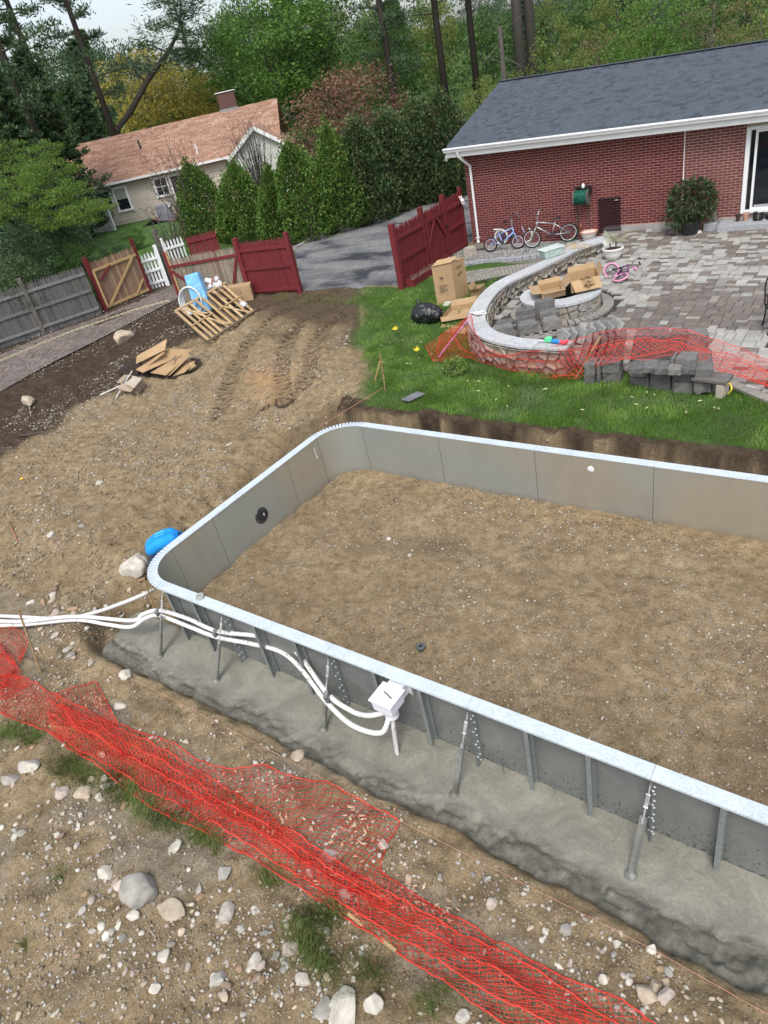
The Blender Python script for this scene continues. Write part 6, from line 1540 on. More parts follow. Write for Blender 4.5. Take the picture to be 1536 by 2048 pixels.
# ================================================================ BICYCLES
M_tyre = simple('tyre_black', (.02, .02, .022), .7, bmp=0); M_chrome = simple('silver_paint', (.42, .42, .46), .35, .5, bmp=0)
def bike(name, label, loc, rot, Rw, wb, tyre, rimc, frame, forkc, seatc=None, tr=.022, steer=0.0, bar=True, rear_fender=None):
    t = thing(name, label, 'bicycle', loc, rot)
    r_, f_ = Vector((-wb / 2, 0, Rw)), Vector((wb / 2, 0, Rw))
    Q = Matrix.Rotation(steer, 3, 'Z')
    def wheel(c, Rm):
        circ = lambda rr: [c + Rm @ Vector((rr * math.cos(a), 0, rr * math.sin(a))) for a in [2 * PI * k / 28 for k in range(28)]]
        w = MB().tube(circ(Rw - tr), tr, 7, closed=True).build('wheel', tyre, t, smooth=True)
        MB().tube(circ(Rw - 2.1 * tr - .004), .011, 6, closed=True).build('rim', rimc, w, smooth=True)
        mb = MB()
        for k in range(14):
            a = 2 * PI * k / 14; mb.tube([c, c + Rm @ Vector(((Rw - 2 * tr) * math.cos(a), 0, (Rw - 2 * tr) * math.sin(a)))], .0022, 4, cap=False)
        mb.tube([c + Rm @ Vector((0, -.03, 0)), c + Rm @ Vector((0, .03, 0))], .018, 8)
        mb.build('spokes', M_chrome, w)
    I3 = Matrix.Identity(3)
    wheel(r_, I3)
    head_b = Vector((wb / 2 - .12 * wb - .02, 0, Rw * 2 + .06)); head_t = head_b + Vector((-.03, 0, .13))
    Rs = Matrix.Rotation(steer, 3, (head_t - head_b).normalized()); hf = lambda p: head_b + Rs @ (Vector(p) - head_b)
    fc = hf(f_); wheel(fc, Rs)
    bb = Vector((-.05, 0, Rw + .02)); st = Vector((-.16, 0, Rw * 2 + .08))
    mb = MB(); mb.tube([head_b, bb], .019, 8); mb.tube([head_t, st - Vector((0, 0, .03))], .016, 8); mb.tube([bb, st], .016, 8)
    for s in (-1, 1): mb.tube([bb + Vector((0, .03 * s, 0)), r_ + Vector((0, .045 * s, 0))], .010, 6); mb.tube([st + Vector((0, .01 * s, -.04)), r_ + Vector((0, .045 * s, 0))], .008, 6)
    mb.tube([head_b, head_t], .022, 8); mb.build('frame', frame, t, smooth=True)
    mb = MB()
    for s in (-1, 1): mb.tube([hf(head_b + Vector((.01, .045 * s, -.02))), hf(f_ + Vector((0, .045 * s, 0)))], .012, 6)
    mb.build('fork', forkc, t, smooth=True)
    if bar:
        mb = MB(); a = hf(head_t); b = hf(head_t + Vector((-.02, 0, .12)))
        mb.tube([a, b], .014, 8); mb.tube(spline([hf(head_t + Vector((-.10, -.28, .26))), hf(head_t + Vector((-.03, -.20, .25))), hf(head_t + Vector((0, -.07, .11))), b, hf(head_t + Vector((0, .07, .11))), hf(head_t + Vector((-.03, .20, .25))), hf(head_t + Vector((-.10, .28, .26)))], 5), .011, 7)
        hb = mb.build('handlebar', M_chrome, t, smooth=True)
        mb = MB()
        for s in (-1, 1): mb.tube([hf(head_t + Vector((-.11, .30 * s, .26))), hf(head_t + Vector((-.05, .22 * s, .255)))], .018, 8)
        mb.build('grip', M_tyre, hb, smooth=True)
    mb = MB(); mb.tube([st, st + Vector((-.02, 0, .10))], .012, 6); mb.build('seat_post', M_chrome, t)
    mb = MB(); sp = st + Vector((-.02, 0, .11)); mb.tube([sp + Vector((-.13, 0, .01)), sp + Vector((-.08, 0, .015)), sp + Vector((.04, 0, .005)), sp + Vector((.13, 0, 0))], [.05, .065, .035, .02], 10)
    for i, v in enumerate(mb.v): mb.v[i] = (v[0], v[1], sp.z + (v[2] - sp.z) * .45)
    mb.build('saddle', seatc or M_tyre, t, smooth=True)
    mb = MB(); mb.tube([bb + Vector((0, -.05, 0)), bb + Vector((0, -.042, 0))], .065, 16); mb.tube([bb + Vector((0, -.06, 0)), bb + Vector((.12, -.06, -.07))], .009, 6); mb.box(bb + Vector((.12, -.10, -.07)), (.08, .07, .018)); mb.tube([bb + Vector((0, .06, 0)), bb + Vector((-.12, .06, .07))], .009, 6); mb.box(bb + Vector((-.12, .10, .07)), (.08, .07, .018))
    mb.tube([bb + Vector((0, -.05, .06)), r_ + Vector((0, -.05, .03))], .004, 4); mb.tube([bb + Vector((0, -.05, -.06)), r_ + Vector((0, -.05, -.03))], .004, 4)
    mb.build('crank', M_black, t)
    return t
gz = .15
P0, P1 = G(1067, 494, gz), G(1139, 481, gz); an = math.atan2((P0 - P1).y, (P0 - P1).x)
M_blt = simple('blue_tyre', (.02, .05, .09), .6, bmp=0); M_rimb = simple('blue_rim', (.18, .42, .55), .4, bmp=0); M_rimw = simple('white_rim', (.62, .62, .62), .4, bmp=0)
wb_ = (P0 - P1).length
bike('bicycle', 'silver bicycle with blue-tinted front wheel and black saddle leaning on the brick wall', (P0 + P1) / 2 + Vector((.02, -.12, 0)), (math.radians(-7), 0, an), .275, wb_, M_tyre, M_rimw, M_chrome, M_chrome, steer=-.35)
P0, P1 = G(1036, 498, gz), G(982, 504, gz); an = math.atan2((P0 - P1).y, (P0 - P1).x)
M_lil = simple('lilac_tyre', (.32, .24, .32), .6, bmp=0); M_ltb = simple('light_blue_paint', (.28, .42, .72), .35, bmp=0)
bike('bicycle', 'small light blue child bicycle with pinkish tyres in front of the others', (P0 + P1) / 2, (math.radians(-16), 0, an), .215, (P0 - P1).length, M_tyre, simple('pink_rim', (.55, .42, .50), .5, bmp=0), M_ltb, M_ltb, M_rimw, steer=.3, tr=.026)
P0, P1 = G(1055, 484, gz), G(1005, 488, gz); an = math.atan2((P0 - P1).y, (P0 - P1).x)
bike('bicycle', 'white-tyred child bicycle with dark blue frame leaning at the wall behind the light blue one', (P0 + P1) / 2 + Vector((.02, -.10, 0)), (math.radians(-6), 0, an), .235, (P0 - P1).length, simple('white_tyre', (.55, .54, .50), .6, bmp=0), M_rimw, simple('navy_paint', (.05, .07, .22), .35, bmp=0), simple('lilac_paint', (.42, .42, .62), .4, bmp=0), M_tyre, steer=-.2)
pw = G(1232, 576, .22)
M_pk = simple('pink_tyre', (.62, .27, .42), .55, bmp=0)
a, b = G(1234, 572, .20), G(1200, 548, .20); an = math.atan2((b - a).y, (b - a).x)
bike('bicycle', 'pink-tyred child bicycle lying on its side on the pavers behind the fire pit', (a + b) / 2 + Vector((.02, -.02, .05)), (math.radians(74), 0, an), .19, .62, M_pk, simple('pk_rim', (.1, .07, .09), .5, bmp=0), simple('purple_paint', (.12, .05, .14), .4, bmp=0), M_black, M_pk, steer=1.0, tr=.024)
q = G(1096, 508, .15); t = thing('weed', 'tuft of green weed at the kerb between the bicycles and the tub', 'plant', q)
mb = MB(); r = random.Random(3)
for i in range(26):
    a = r.random() * 6.3; l = r.uniform(.12, .3); mb.add([(0, 0, 0), (.5 * l * math.cos(a) - .01, .5 * l * math.sin(a), l * .6), (l * math.cos(a), l * math.sin(a), l * .8), (.5 * l * math.cos(a) + .012, .5 * l * math.sin(a) + .01, l * .55)], [(0, 1, 2, 3)])
mb.build('leaf_blades', M_grass, t)
setp(MB().lathe([(.1, 0), (.26, .05), (.24, .15), (.1, .2)], G(955, 500, .12), 10, sx=1.4).build('stone', M_stat, smooth=True), 'mossy brown boulder against the bricks behind the downspout', 'stone')

# ================================================================ NEIGHBOUR HOUSE
NA = math.radians(37.5); NO = Vector((-43.4, 28.9, 0)); nh = thing('neighbour_house', 'pale clapboard house with pinkish brown shingle roof and brick chimney beyond the trees', 'house', NO, (0, 0, NA))
nd = Vector((math.cos(NA), math.sin(NA), 0)); nn_ = Vector((-nd.y, nd.x, 0))
def NP(px, py, off=0.0):     # pixel -> local x,z on the facade plane (off = local y)
    d = Vector(ray(px, py)); o = NO + nn_ * off; t = nn_.dot(o) / nn_.dot(d); p = d * t + Vector((0, 0, CAMH)); w = p - o
    return w.dot(nd), p.z
M_clap = varied('clapboard', [(.50, .46, .385), (.53, .49, .41), (.47, .43, .36)], .7, 4, .06, 0)
M_rb = varied('brown_shingle', [(.27, .150, .100), (.33, .20, .14), (.22, .12, .085), (.37, .24, .18), (.29, .17, .115)], .9, 8, .15, .2)
X0, X1 = -2.3, 12.2; WHt = 2.75
mb = MB(); mb.box(((X0 + X1) / 2, 4.2, WHt / 2 - .1), (X1 - X0 - .6, 8.0, WHt + .2)); mb.build('wall', M_clap, nh)
for i in range(15):
    z = .35 + i * .165; o = MB().bar((X0 + .3, .192, z), (8.9, .192, z + 0), .02, .12, (0, 0, 1)).build('clapboard', M_clap, nh)
RZn, EZn, EYn, RYn = 5.0, 2.62, -.25, 4.3
sln = math.atan2(RZn - EZn, RYn - EYn); SLn = math.hypot(RZn - EZn, RYn - EYn)
mb = MB(); vs = [(X0, EYn, EZn), (X1, EYn, EZn), (X1, RYn, RZn), (X0, RYn, RZn), (X1, 8.9, EZn), (X0, 8.9, EZn)]
mb.add(vs + [(x, y, z - .12) for x, y, z in vs], [(0, 1, 2, 3), (3, 2, 4, 5), (6, 9, 8, 7), (9, 11, 10, 8), (0, 6, 7, 1), (1, 7, 8, 2), (2, 8, 10, 4), (0, 3, 9, 6), (3, 5, 11, 9)])
nroof = mb.build('roof', M_rb, nh)
mb = MB(); R = Matrix.Rotation(sln, 3, 'X'); ns = 26
for r in range(ns):
    x = X0 + rnd.uniform(-.2, 0); s0 = r * SLn / ns
    while x < X1:
        w = rnd.choice((.3, .45, .6)); a, c = max(x, X0), min(x + w - .02, X1)
        if c - a > .05: h = rnd.choice((.012, .02, .03)); mb.box(((a + c) / 2, EYn + (s0 + .09) * math.cos(sln) - h / 2 * math.sin(sln), EZn + (s0 + .09) * math.sin(sln) + h / 2 * math.cos(sln)), (c - a, SLn / ns + .01, h), R)
        x += w
setp(mb.build('shingles', M_rb, nroof), kind='stuff')
mb = MB(); mb.bar((X0, EYn - .04, EZn - .06), (X1, EYn - .04, EZn - .06), .06, .13); mb.build('gutter', M_trim, nh)
# gable wing
gx0, gx1 = 8.9, 12.9; gy = -1.6; gm = (gx0 + gx1) / 2; gz = 3.95; ge = 2.55
mb = MB(); mb.add([(gx0 + .3, gy, 0), (gx1 - .3, gy, 0), (gx1 - .3, gy, ge), (gm, gy, gz - .12), (gx0 + .3, gy, ge), (gx0 + .3, 1, 0), (gx1 - .3, 1, 0), (gx1 - .3, 1, ge), (gm, 1, gz - .12), (gx0 + .3, 1, ge)], [(0, 1, 2, 3, 4), (0, 5, 6, 1), (1, 6, 7, 2), (0, 4, 9, 5)]); mb.build('wing_wall', simple('pale_siding', (.50, .50, .47), .7, var=.05, bmp=0), nh)
for s in (-1, 1):
    e = gx0 if s < 0 else gx1
    mb = MB(); mb.add([(e, gy - .25, ge), (gm, gy - .25, gz), (gm, 3.2, gz), (e, 3.2, ge), (e, gy - .25, ge - .1), (gm, gy - .25, gz - .1), (gm, 3.2, gz - .1), (e, 3.2, ge - .1)], [(0, 1, 2, 3), (7, 6, 5, 4), (0, 4, 5, 1), (0, 3, 7, 4)]); mb.build('wing_roof', M_rb, nh)
    mb = MB(); mb.bar((e, gy - .28, ge - .08), (gm, gy - .28, gz - .08), .05, .2, (0, 0, 1)); mb.build('rake_board', M_trim, nh)
for i in range(7): z = 2.1 + i * .22; w = min(1.7, (gz - .2 - z) / (gz - ge) * 1.9); 
for x in (9.6, 12.2): MB().box((x, gy - .03, 1.5), (.14, .08, 2.4)).build('corner_post', M_trim, nh)
M_ng = simple('dark_window', (.015, .018, .022), .1, bmp=0, spec=.6)
def nwin(x, z, w, h, label=None, mull=1, y=.18):
    f = MB(); f.box((x, y - .05, z + h / 2 + .05), (w + .24, .08, .13)); f.box((x, y - .05, z - h / 2 - .06), (w + .3, .12, .12)); f.box((x - w / 2 - .06, y - .05, z), (.12, .08, h)); f.box((x + w / 2 + .06, y - .05, z), (.12, .08, h))
    f = f.build('window', M_trim, nh); MB().box((x, y + .0, z), (w, .02, h)).build('pane', M_ng, f)
    if mull: m_ = MB(); m_.box((x, y - .03, z), (w, .04, .05)); m_.box((x, y - .03, z), (.035, .03, h)); m_.build('muntin', M_trim, f)
wx, wz_ = NP(209, 393); nwin(wx, 1.75, .62, .85, mull=0)
wx, wz_ = NP(241, 392); f = nwin(wx, 1.55, .75, 1.25, mull=0); MB().box((wx, .165, 1.85), (.7, .02, .6)).build('blind', simple('blind', (.30, .31, .28), .8), nh)
wx, wz_ = NP(321, 368); nwin(wx, 1.75, .75, .95)
wx, wz_ = NP(366, 385); nwin(wx, 1.25, 1.1, 1.9, mull=0)
# chimney and vent pipes
cxl, _ = NP(460, 222, RYn)
mb = MB(); mb.box((cxl, RYn + .1, 5.35), (1.15, .6, 1.3)); o = mb.build('chimney', varied('chimney_brick', [(.10, .055, .05), (.13, .07, .06)], .9, 12, .3, .3), nh)
MB().box((cxl, RYn + .1, 6.03), (1.3, .72, .05)).build('chimney_cap', M_trim, o); MB().box((cxl, RYn + .1, 4.95), (1.2, .66, .25)).build('flashing', simple('lead', (.25, .25, .26), .6), o)
for px, py in ((284, 305), (397, 312)):
    off = 2.3 if px < 300 else .6; x, _ = NP(px, py, off); zr = EZn + (off - EYn) * math.tan(sln)
    MB().tube([(x, off, zr - .05), (x, off, zr + .55)], .06, 10).build('vent_pipe', M_black if px < 300 else M_trim, nh); 
# porch posts at the left end
for k in range(3): MB().box((-1.6 + k * .62, -.1, 1.3), (.1, .1, 2.6)).build('porch_post', M_trim, nh)
# patio clutter
q = NO + nd * 6.4 - nn_ * 1.6; t = thing('parasol', 'closed turquoise garden parasol standing by the neighbour door', 'parasol', q)
mb = MB(); mb.lathe([(.04, 2.3), (.10, 2.0), (.17, 1.3), (.2, .95), (.1, .9)], (0, 0, 0), 10); mb.build('canopy', simple('turquoise', (.12, .55, .50), .7), t, smooth=True); mb = MB(); mb.tube([(0, 0, 0), (0, 0, 2.4)], .025, 8); mb.build('pole', M_trim, t)
q = NO + nd * 4.2 - nn_ * 2.2; t = thing('covered_grill', 'grey covered barbecue on the neighbour patio', 'grill', q); mb = MB(); mb.box((0, 0, .5), (1.1, .6, 1.0), taper=.85); bevel(mb.build('cover', simple('grill_cover', (.22, .22, .26), .6, bmp=.3), t), .08, 3); MB().box((.5, .1, .9), (.3, .3, .25)).build('lid_end', M_trim, t)
q = NO + nd * 6.2 - nn_ * 2.2
o = MB(); o.add([tuple(NO + nd * a_ - nn_ * b_ + Vector((0, 0, .06))) for a_, b_ in ((2.8, .0), (9, .0), (9, 3.2), (2.8, 3.2))], [(0, 1, 2, 3)]); o.build('brick_patio', simple('patio_brick', (.26, .13, .10), .9, var=.3, scale=6))['kind'] = 'structure'
# neighbour lawn
mb = MB(); lw = [G(*p, .05) for p in ((-200, 560), (60, 560), (230, 530), (345, 552), (420, 528), (430, 470), (330, 440), (160, 440), (-200, 470))]
mb.add([(p.x, p.y, .06) for p in lw], [tuple(range(len(lw)))]); mb.build('neighbour_lawn', simple('grass_green', (.055, .12, .02), .95, var=.5, scale=2.5, bmp=.5))['kind'] = 'structure'

# ================================================================ TREES AND SHRUBS
def foliage_unit(seed, n, nclump, leaf, crad=.30, surf=.75, elong=1.4, flat=1.0, low=-1.0, zs=1.0):
    r = np.random.default_rng(seed); c = r.normal(size=(nclump * 3, 3)); c /= np.linalg.norm(c, axis=1)[:, None]
    c = c[c[:, 2] > low][:nclump]; c *= (r.random((len(c), 1)) ** .45) * (1 - crad * .55)
    c[: len(c) // 2] *= (surf / np.maximum(np.linalg.norm(c[: len(c) // 2], axis=1), .2))[:, None]
    c[:, 2] *= zs; k = r.integers(0, len(c), n); u = r.normal(size=(n, 3)); u /= np.linalg.norm(u, axis=1)[:, None]
    rad = crad * r.uniform(.7, 1.25, len(c)); P = c[k] + u * (rad[k] * r.random(n) ** .4)[:, None] * np.array([1, 1, .62 * flat])
    d = u + r.normal(size=(n, 3)) * .7; d[:, 2] -= .2; d /= np.linalg.norm(d, axis=1)[:, None]
    s = np.cross(d, r.normal(size=(n, 3))); s /= np.linalg.norm(s, axis=1)[:, None]
    q_ = r.uniform(.45, 1.45, n)[:, None]; l = leaf * elong * q_; w = leaf * q_ * r.uniform(.6, 1.1, n)[:, None]
    V = np.stack([P - d * l * .5, P + s * w * .5, P + d * l * .5, P - s * w * .5], 1).reshape(-1, 3)
    return V, np.arange(n * 4).reshape(-1, 4)
def leaf_cols(*c): return list(c)
TM = dict(
    dark=leafmat('dark_evergreen', [(.045, .090, .045), (.068, .125, .058), (.033, .068, .036), (.10, .15, .065)], .2, .15),
    pine=leafmat('pine_needles', [(.058, .11, .064), (.08, .14, .078), (.044, .088, .054), (.105, .155, .075)], .25, .15),
    maple=leafmat('spring_maple', [(.075, .17, .03), (.105, .22, .042), (.06, .135, .028), (.15, .27, .06)], .4, .12),
    green=leafmat('mid_green', [(.065, .14, .04), (.09, .18, .045), (.045, .10, .03), (.13, .21, .06)], .35, .12),
    yellow=leafmat('yellow_catkins', [(.46, .38, .08), (.58, .48, .12), (.34, .31, .07), (.30, .31, .09)], .45, .12),
    olive=leafmat('olive_green', [(.14, .19, .05), (.19, .24, .06), (.10, .15, .04), (.24, .27, .09)], .4, .12),
    copper=leafmat('copper_buds', [(.17, .075, .06), (.22, .11, .085), (.13, .085, .05), (.27, .165, .13), (.13, .13, .05)], .3, .35),
    brown=leafmat('dry_brown', [(.20, .13, .085), (.26, .18, .12), (.15, .10, .07), (.17, .15, .08)], .3, .2),
    arb=leafmat('arborvitae', [(.065, .15, .03), (.095, .20, .04), (.04, .10, .028), (.15, .25, .05), (.19, .22, .07)], .25, .7),
    yew=leafmat('dark_spruce', [(.045, .09, .036), (.07, .125, .05), (.03, .065, .03), (.12, .17, .065), (.10, .10, .05)], .2, .5),
    fresh=leafmat('fresh_green', [(.10, .19, .035), (.15, .25, .045), (.075, .15, .03), (.19, .27, .06)], .45, .5),
    far=leafmat('hazy_green', [(.13, .18, .13), (.16, .21, .15), (.10, .15, .11)], .3, .08))  # paler, greyer leaves: distance haze put into the colour
_um = {}
UNITS = dict(ball=dict(n=8500, nclump=70, leaf=.034, crad=.26), loose=dict(n=6000, nclump=60, leaf=.032, crad=.22), dense=dict(n=11000, nclump=80, leaf=.030, crad=.26), flat=dict(n=3000, nclump=40, leaf=.034, crad=.28, flat=.6, zs=.42), sparse=dict(n=3200, nclump=55, leaf=.022, crad=.24))
def crown_mesh(kind, seed, mat):
    key = (kind, seed, mat)
    if key not in _um:
        V, F = foliage_unit(seed * 7 + 1, **UNITS[kind]); _um[key] = fastmesh('crown', V, F, TM[mat])
    return _um[key]
M_bark = simple('bark', (.055, .045, .038), .95, var=.4, scale=4, bmp=.8, vec=lambda nt: stretch(nt, 4, 4, .8)); M_barkg = simple('grey_bark', (.10, .09, .08), .95, var=.35, scale=4, bmp=.8, vec=lambda nt: stretch(nt, 4, 4, .8))
def limbs(mb, base, top, r0, r1, n, spread, r, lo=.35, droop=0.0, ln=1.0, segs=5):
    base, top = Vector(base), Vector(top); path = []
    for i in range(9):
        u = i / 8; path.append(base.lerp(top, u) + Vector((r.uniform(-1, 1), r.uniform(-1, 1), 0)) * r0 * .6 * (0 < i < 8))
    mb.tube(path, [r0 * (1 - u / 8) + r1 * u / 8 for u in range(9)], 9)
    for k in range(n):
        u = lo + (1 - lo) * (k + r.random()) / n; p = base.lerp(top, u); a = r.random() * 2 * PI; L = spread * (1.1 - u * .7) * r.uniform(.7, 1.1) * ln
        rr = (r0 * (1 - u) + r1 * u) * .45; pts = []
        for j in range(segs + 1): v = j / segs; pts.append(p + Vector((math.cos(a + v * .3) * L * v, math.sin(a + v * .3) * L * v, L * (.75 * v - droop * v * v))))
        mb.tube(pts, [max(rr * (1 - .85 * j / segs), .008) for j in range(segs + 1)], 5, cap=False)
        for q in range(3):
            j = r.randint(2, segs); a2 = a + r.uniform(-1, 1); l2 = L * .35; mb.tube([pts[j], pts[j] + Vector((math.cos(a2) * l2, math.sin(a2) * l2, l2 * r.uniform(.1, .9)))], [max(rr * .3, .007), .005], 4, cap=False)
def tree(name, label, cat, base, h, rad, kind, mat, seed, zc=None, trunk_r=None, group=None, bark=None, sq=1.0, lims=9):
    """base point, total height, crown radius; crown is an ellipsoid of leaf clumps from zc-lo to h"""
    r = random.Random(seed); t = thing(name, label, cat, base, (0, 0, r.random() * 6), group)
    lo = zc if zc is not None else h * .25
    cm = crown_mesh(kind, seed % 3, mat); hz = (h - lo) / 2
    link('crown', cm, t, (0, 0, lo + hz), (0, 0, r.random() * 6), (rad * r.uniform(.95, 1.05), rad * r.uniform(.95, 1.05) * sq, hz))
    mb = MB(); tr = trunk_r or max(.05, h * .016); limbs(mb, (0, 0, -.3), (0, 0, lo + hz * 1.5), tr, tr * .2, lims, rad * .85, r, lo=max(.12, lo / h)); mb.build('trunk', bark or M_bark, t, smooth=True)
    return t
def col(px, py, D): p = PT(px, py, D); return p
def place(px, ytop, D, yref=None):   # column through (px, yref) at distance D whose top reaches row ytop
    p = PT(px, max(ytop, 60) if yref is None else yref, D); zb = tz(p.x, p.y); z = p.z
    for _ in range(25):
        e = proj((p.x, p.y, z))[1] - ytop; z += e * D / FPX * .9
    return Vector((p.x, p.y, zb)), z - zb
mpx = lambda D: D / FPX * 1.02    # metres per pixel of the photograph at distance D
def conifer_mesh(seed, mat, nb=85, z0=.15, ln=.34, cl=9, need=11, shape=1.0, nl=.055, nw=.006, name='crown', droop=.05, dens_top=1.0):
    """unit-height conifer: tiers of limbs that carry tufts of needles"""
    r = np.random.default_rng(seed); P = []; Bp = []
    for b in range(nb):
        u = z0 + (1 - z0) * (b + r.random()) / nb; a = b * 2.4 + r.random(); L = ln * (1 - .78 * ((u - z0) / (1 - z0)) ** shape) * r.uniform(.6, 1.1)
        tip = None; pts = []
        for j in range(cl + 1):
            v = .25 + .75 * j / cl; p = np.array([math.cos(a) * L * v, math.sin(a) * L * v, u + L * (.12 * v - droop * v * v * 3 + .1 * v ** 3)])
            pts.append(p)
            if j: P.append((p, L))
        Bp.append((u, a, L, pts))
    V = []
    for p, L in P:
        c = p + r.normal(size=3) * L * .10 * np.array([1, 1, .35]); m = need
        d = r.normal(size=(m, 3)); d[:, 2] = np.abs(d[:, 2]) * .5 + .1; d /= np.linalg.norm(d, axis=1)[:, None]
        s = np.cross(d, r.normal(size=(m, 3))); s /= np.linalg.norm(s, axis=1)[:, None]
        o = c + r.normal(size=(m, 3)) * L * .075 * np.array([1, 1, .4]); l = nl * r.uniform(.6, 1.2, m)[:, None]
        V.append(np.stack([o, o + d * l * .6 + s * nw, o + d * l, o + d * l * .6 - s * nw], 1).reshape(-1, 3))
    V = np.concatenate(V); return fastmesh(name, V, np.arange(len(V)).reshape(-1, 4), TM[mat]), Bp
def conifer(name, label, base, h, wid, mat, seed, z0=.15, tr=None, group=None, cache={}, cat='tree', bark=None, **k):
    key = (seed % 3, mat, z0, tuple(sorted(k.items())))
    if key not in cache: cache[key] = conifer_mesh(seed % 3 + 20, mat, z0=z0, **k)
    me, Bp = cache[key]; r = random.Random(seed); t = thing(name, label, cat, base, (0, 0, r.random() * 6), group)
    sc = wid / .34; link('crown', me, t, (0, 0, 0), (0, 0, 0), (sc, sc, h))
    mb = MB(); tr = tr or h * .014; mb.tube([(0, 0, -.3), (0, 0, h * .5), (0, 0, h)], [tr, tr * .65, .03], 9)
    for u, a, L, pts in Bp:
        mb.tube([(0, 0, u * h)] + [(p[0] * sc, p[1] * sc, p[2] * h) for p in pts[::3]], [tr * .22] + [max(.012, tr * .2 * (1 - .25 * i)) for i in range(len(pts[::3]))], 4, cap=False)
    mb.build('trunk', bark or M_bark, t, smooth=True); return t
# -- clipped arborvitaes along the driveway
def arbor(base, h, rad, seed, label, group=None, mat='arb', name='arborvitae', cat='evergreen', n=13000, leaf=.075, pw=.8, cols=None):
    r = np.random.default_rng(seed); u = r.random(n) ** .85; a = r.random(n) * 2 * PI
    r2 = random.Random(seed); ex = r2.uniform(1.6, 2.8); tipx, tipy = r2.uniform(-.25, .25), r2.uniform(-.25, .25); prof = np.clip(1 - u ** ex, 0, 1) ** pw * (.82 + .18 * np.sin(np.minimum(u * 9, PI / 2)))
    lump = 1 + .24 * np.array([mnoise.noise(Vector((math.cos(x) * 2.2, math.sin(x) * 2.2, y * 5 + seed))) for x, y in zip(a, u)]) + .15 * np.array([mnoise.noise(Vector((math.cos(x) * 6, math.sin(x) * 6, y * 14 + seed))) for x, y in zip(a, u)])
    R = rad * prof * lump * (.72 + .28 * r.random(n) ** .5)
    P = np.stack([R * np.cos(a) + tipx * u * u, R * np.sin(a) + tipy * u * u, u * h + .02 + .12 * h * (r.random(n) < .06) * r.random(n)], -1)
    d = np.stack([np.cos(a) * .6, np.sin(a) * .6, np.full(n, .9)], -1) + r.normal(size=(n, 3)) * .45; d /= np.linalg.norm(d, axis=1)[:, None]
    s = np.cross(d, r.normal(size=(n, 3))); s /= np.linalg.norm(s, axis=1)[:, None]
    l = leaf * 1.5 * r.uniform(.6, 1.3, n)[:, None]; w = leaf * .55 * r.uniform(.7, 1.3, n)[:, None]
    V = np.stack([P, P + d * l * .5 + s * w, P + d * l, P + d * l * .5 - s * w], 1).reshape(-1, 3)
    t = thing(name, label, cat, base, group=group); link('crown', fastmesh('crown', V, np.arange(n * 4).reshape(-1, 4), TM[mat]), t)
    mb = MB(); mb.tube([(0, 0, -.1), (0, 0, h * .5), (0, 0, h * .92)], [.09, .06, .02], 8)
    for k in range(26): a_ = k * 2.4; z = h * (.08 + .8 * k / 26); L = rad * .7 * (1 - (z / h) ** 2); mb.tube([(0, 0, z), (math.cos(a_) * L, math.sin(a_) * L, z + L * .5)], [.03, .008], 4, cap=False)
    mb.build('trunk', M_bark, t); return t
for (b, tp, w, lb) in (((428, 487), (428, 326), 62, 'leftmost clipped arborvitae behind the weathered gate'), ((500, 483), (482, 336), 56, 'second arborvitae from the left behind the red fence panel'), ((568, 487), (556, 345), 46, 'small middle arborvitae at the start of the driveway'),
        ((630, 482), (606, 292), 58, 'tall bright arborvitae fourth from the left along the driveway'), ((700, 462), (668, 263), 62, 'tallest arborvitae at the right of the row by the driveway')):
    P = G(*b, 0); D = math.hypot(P.x, P.y); h = CAMH + ray(*tp)[2] * D; arbor(P + Vector((-.5, .5, 0)), h * 1.03, w * mpx(D) * .88, b[0], lb)
for (b, tp, w, lb, mt) in (((745, 450), (712, 250), 60, 'dark spruce shrub right of the tallest arborvitae', 'yew'), ((800, 425), (770, 232), 62, 'dark spruce standing in the middle of the driveway hedge', 'yew'), ((862, 408), (838, 205), 66, 'dark spruce near the end of the driveway hedge', 'yew'), ((905, 400), (893, 188), 50, 'dark spruce beside the corner of the brick house roof', 'yew')):
    P = G(*b, 0); D = math.hypot(P.x, P.y) + 1; P = Vector((*(Vector(ray(*b)[:2]) * D), 0)); h = CAMH + ray(*tp)[2] * D
    t = arbor(P, h, w * mpx(D), b[0], lb, mat=mt, name='spruce', n=16000, leaf=.085, pw=.62)
P = G(855, 412, 0); P = P * 1.0; P.z = 0; t = tree('laurel_shrub', 'light green leafy shrub at the foot of the dark spruces', 'shrub', P + Vector((-.3, .6, 0)), 1.5, .9, 'loose', 'green', 5, zc=.1)
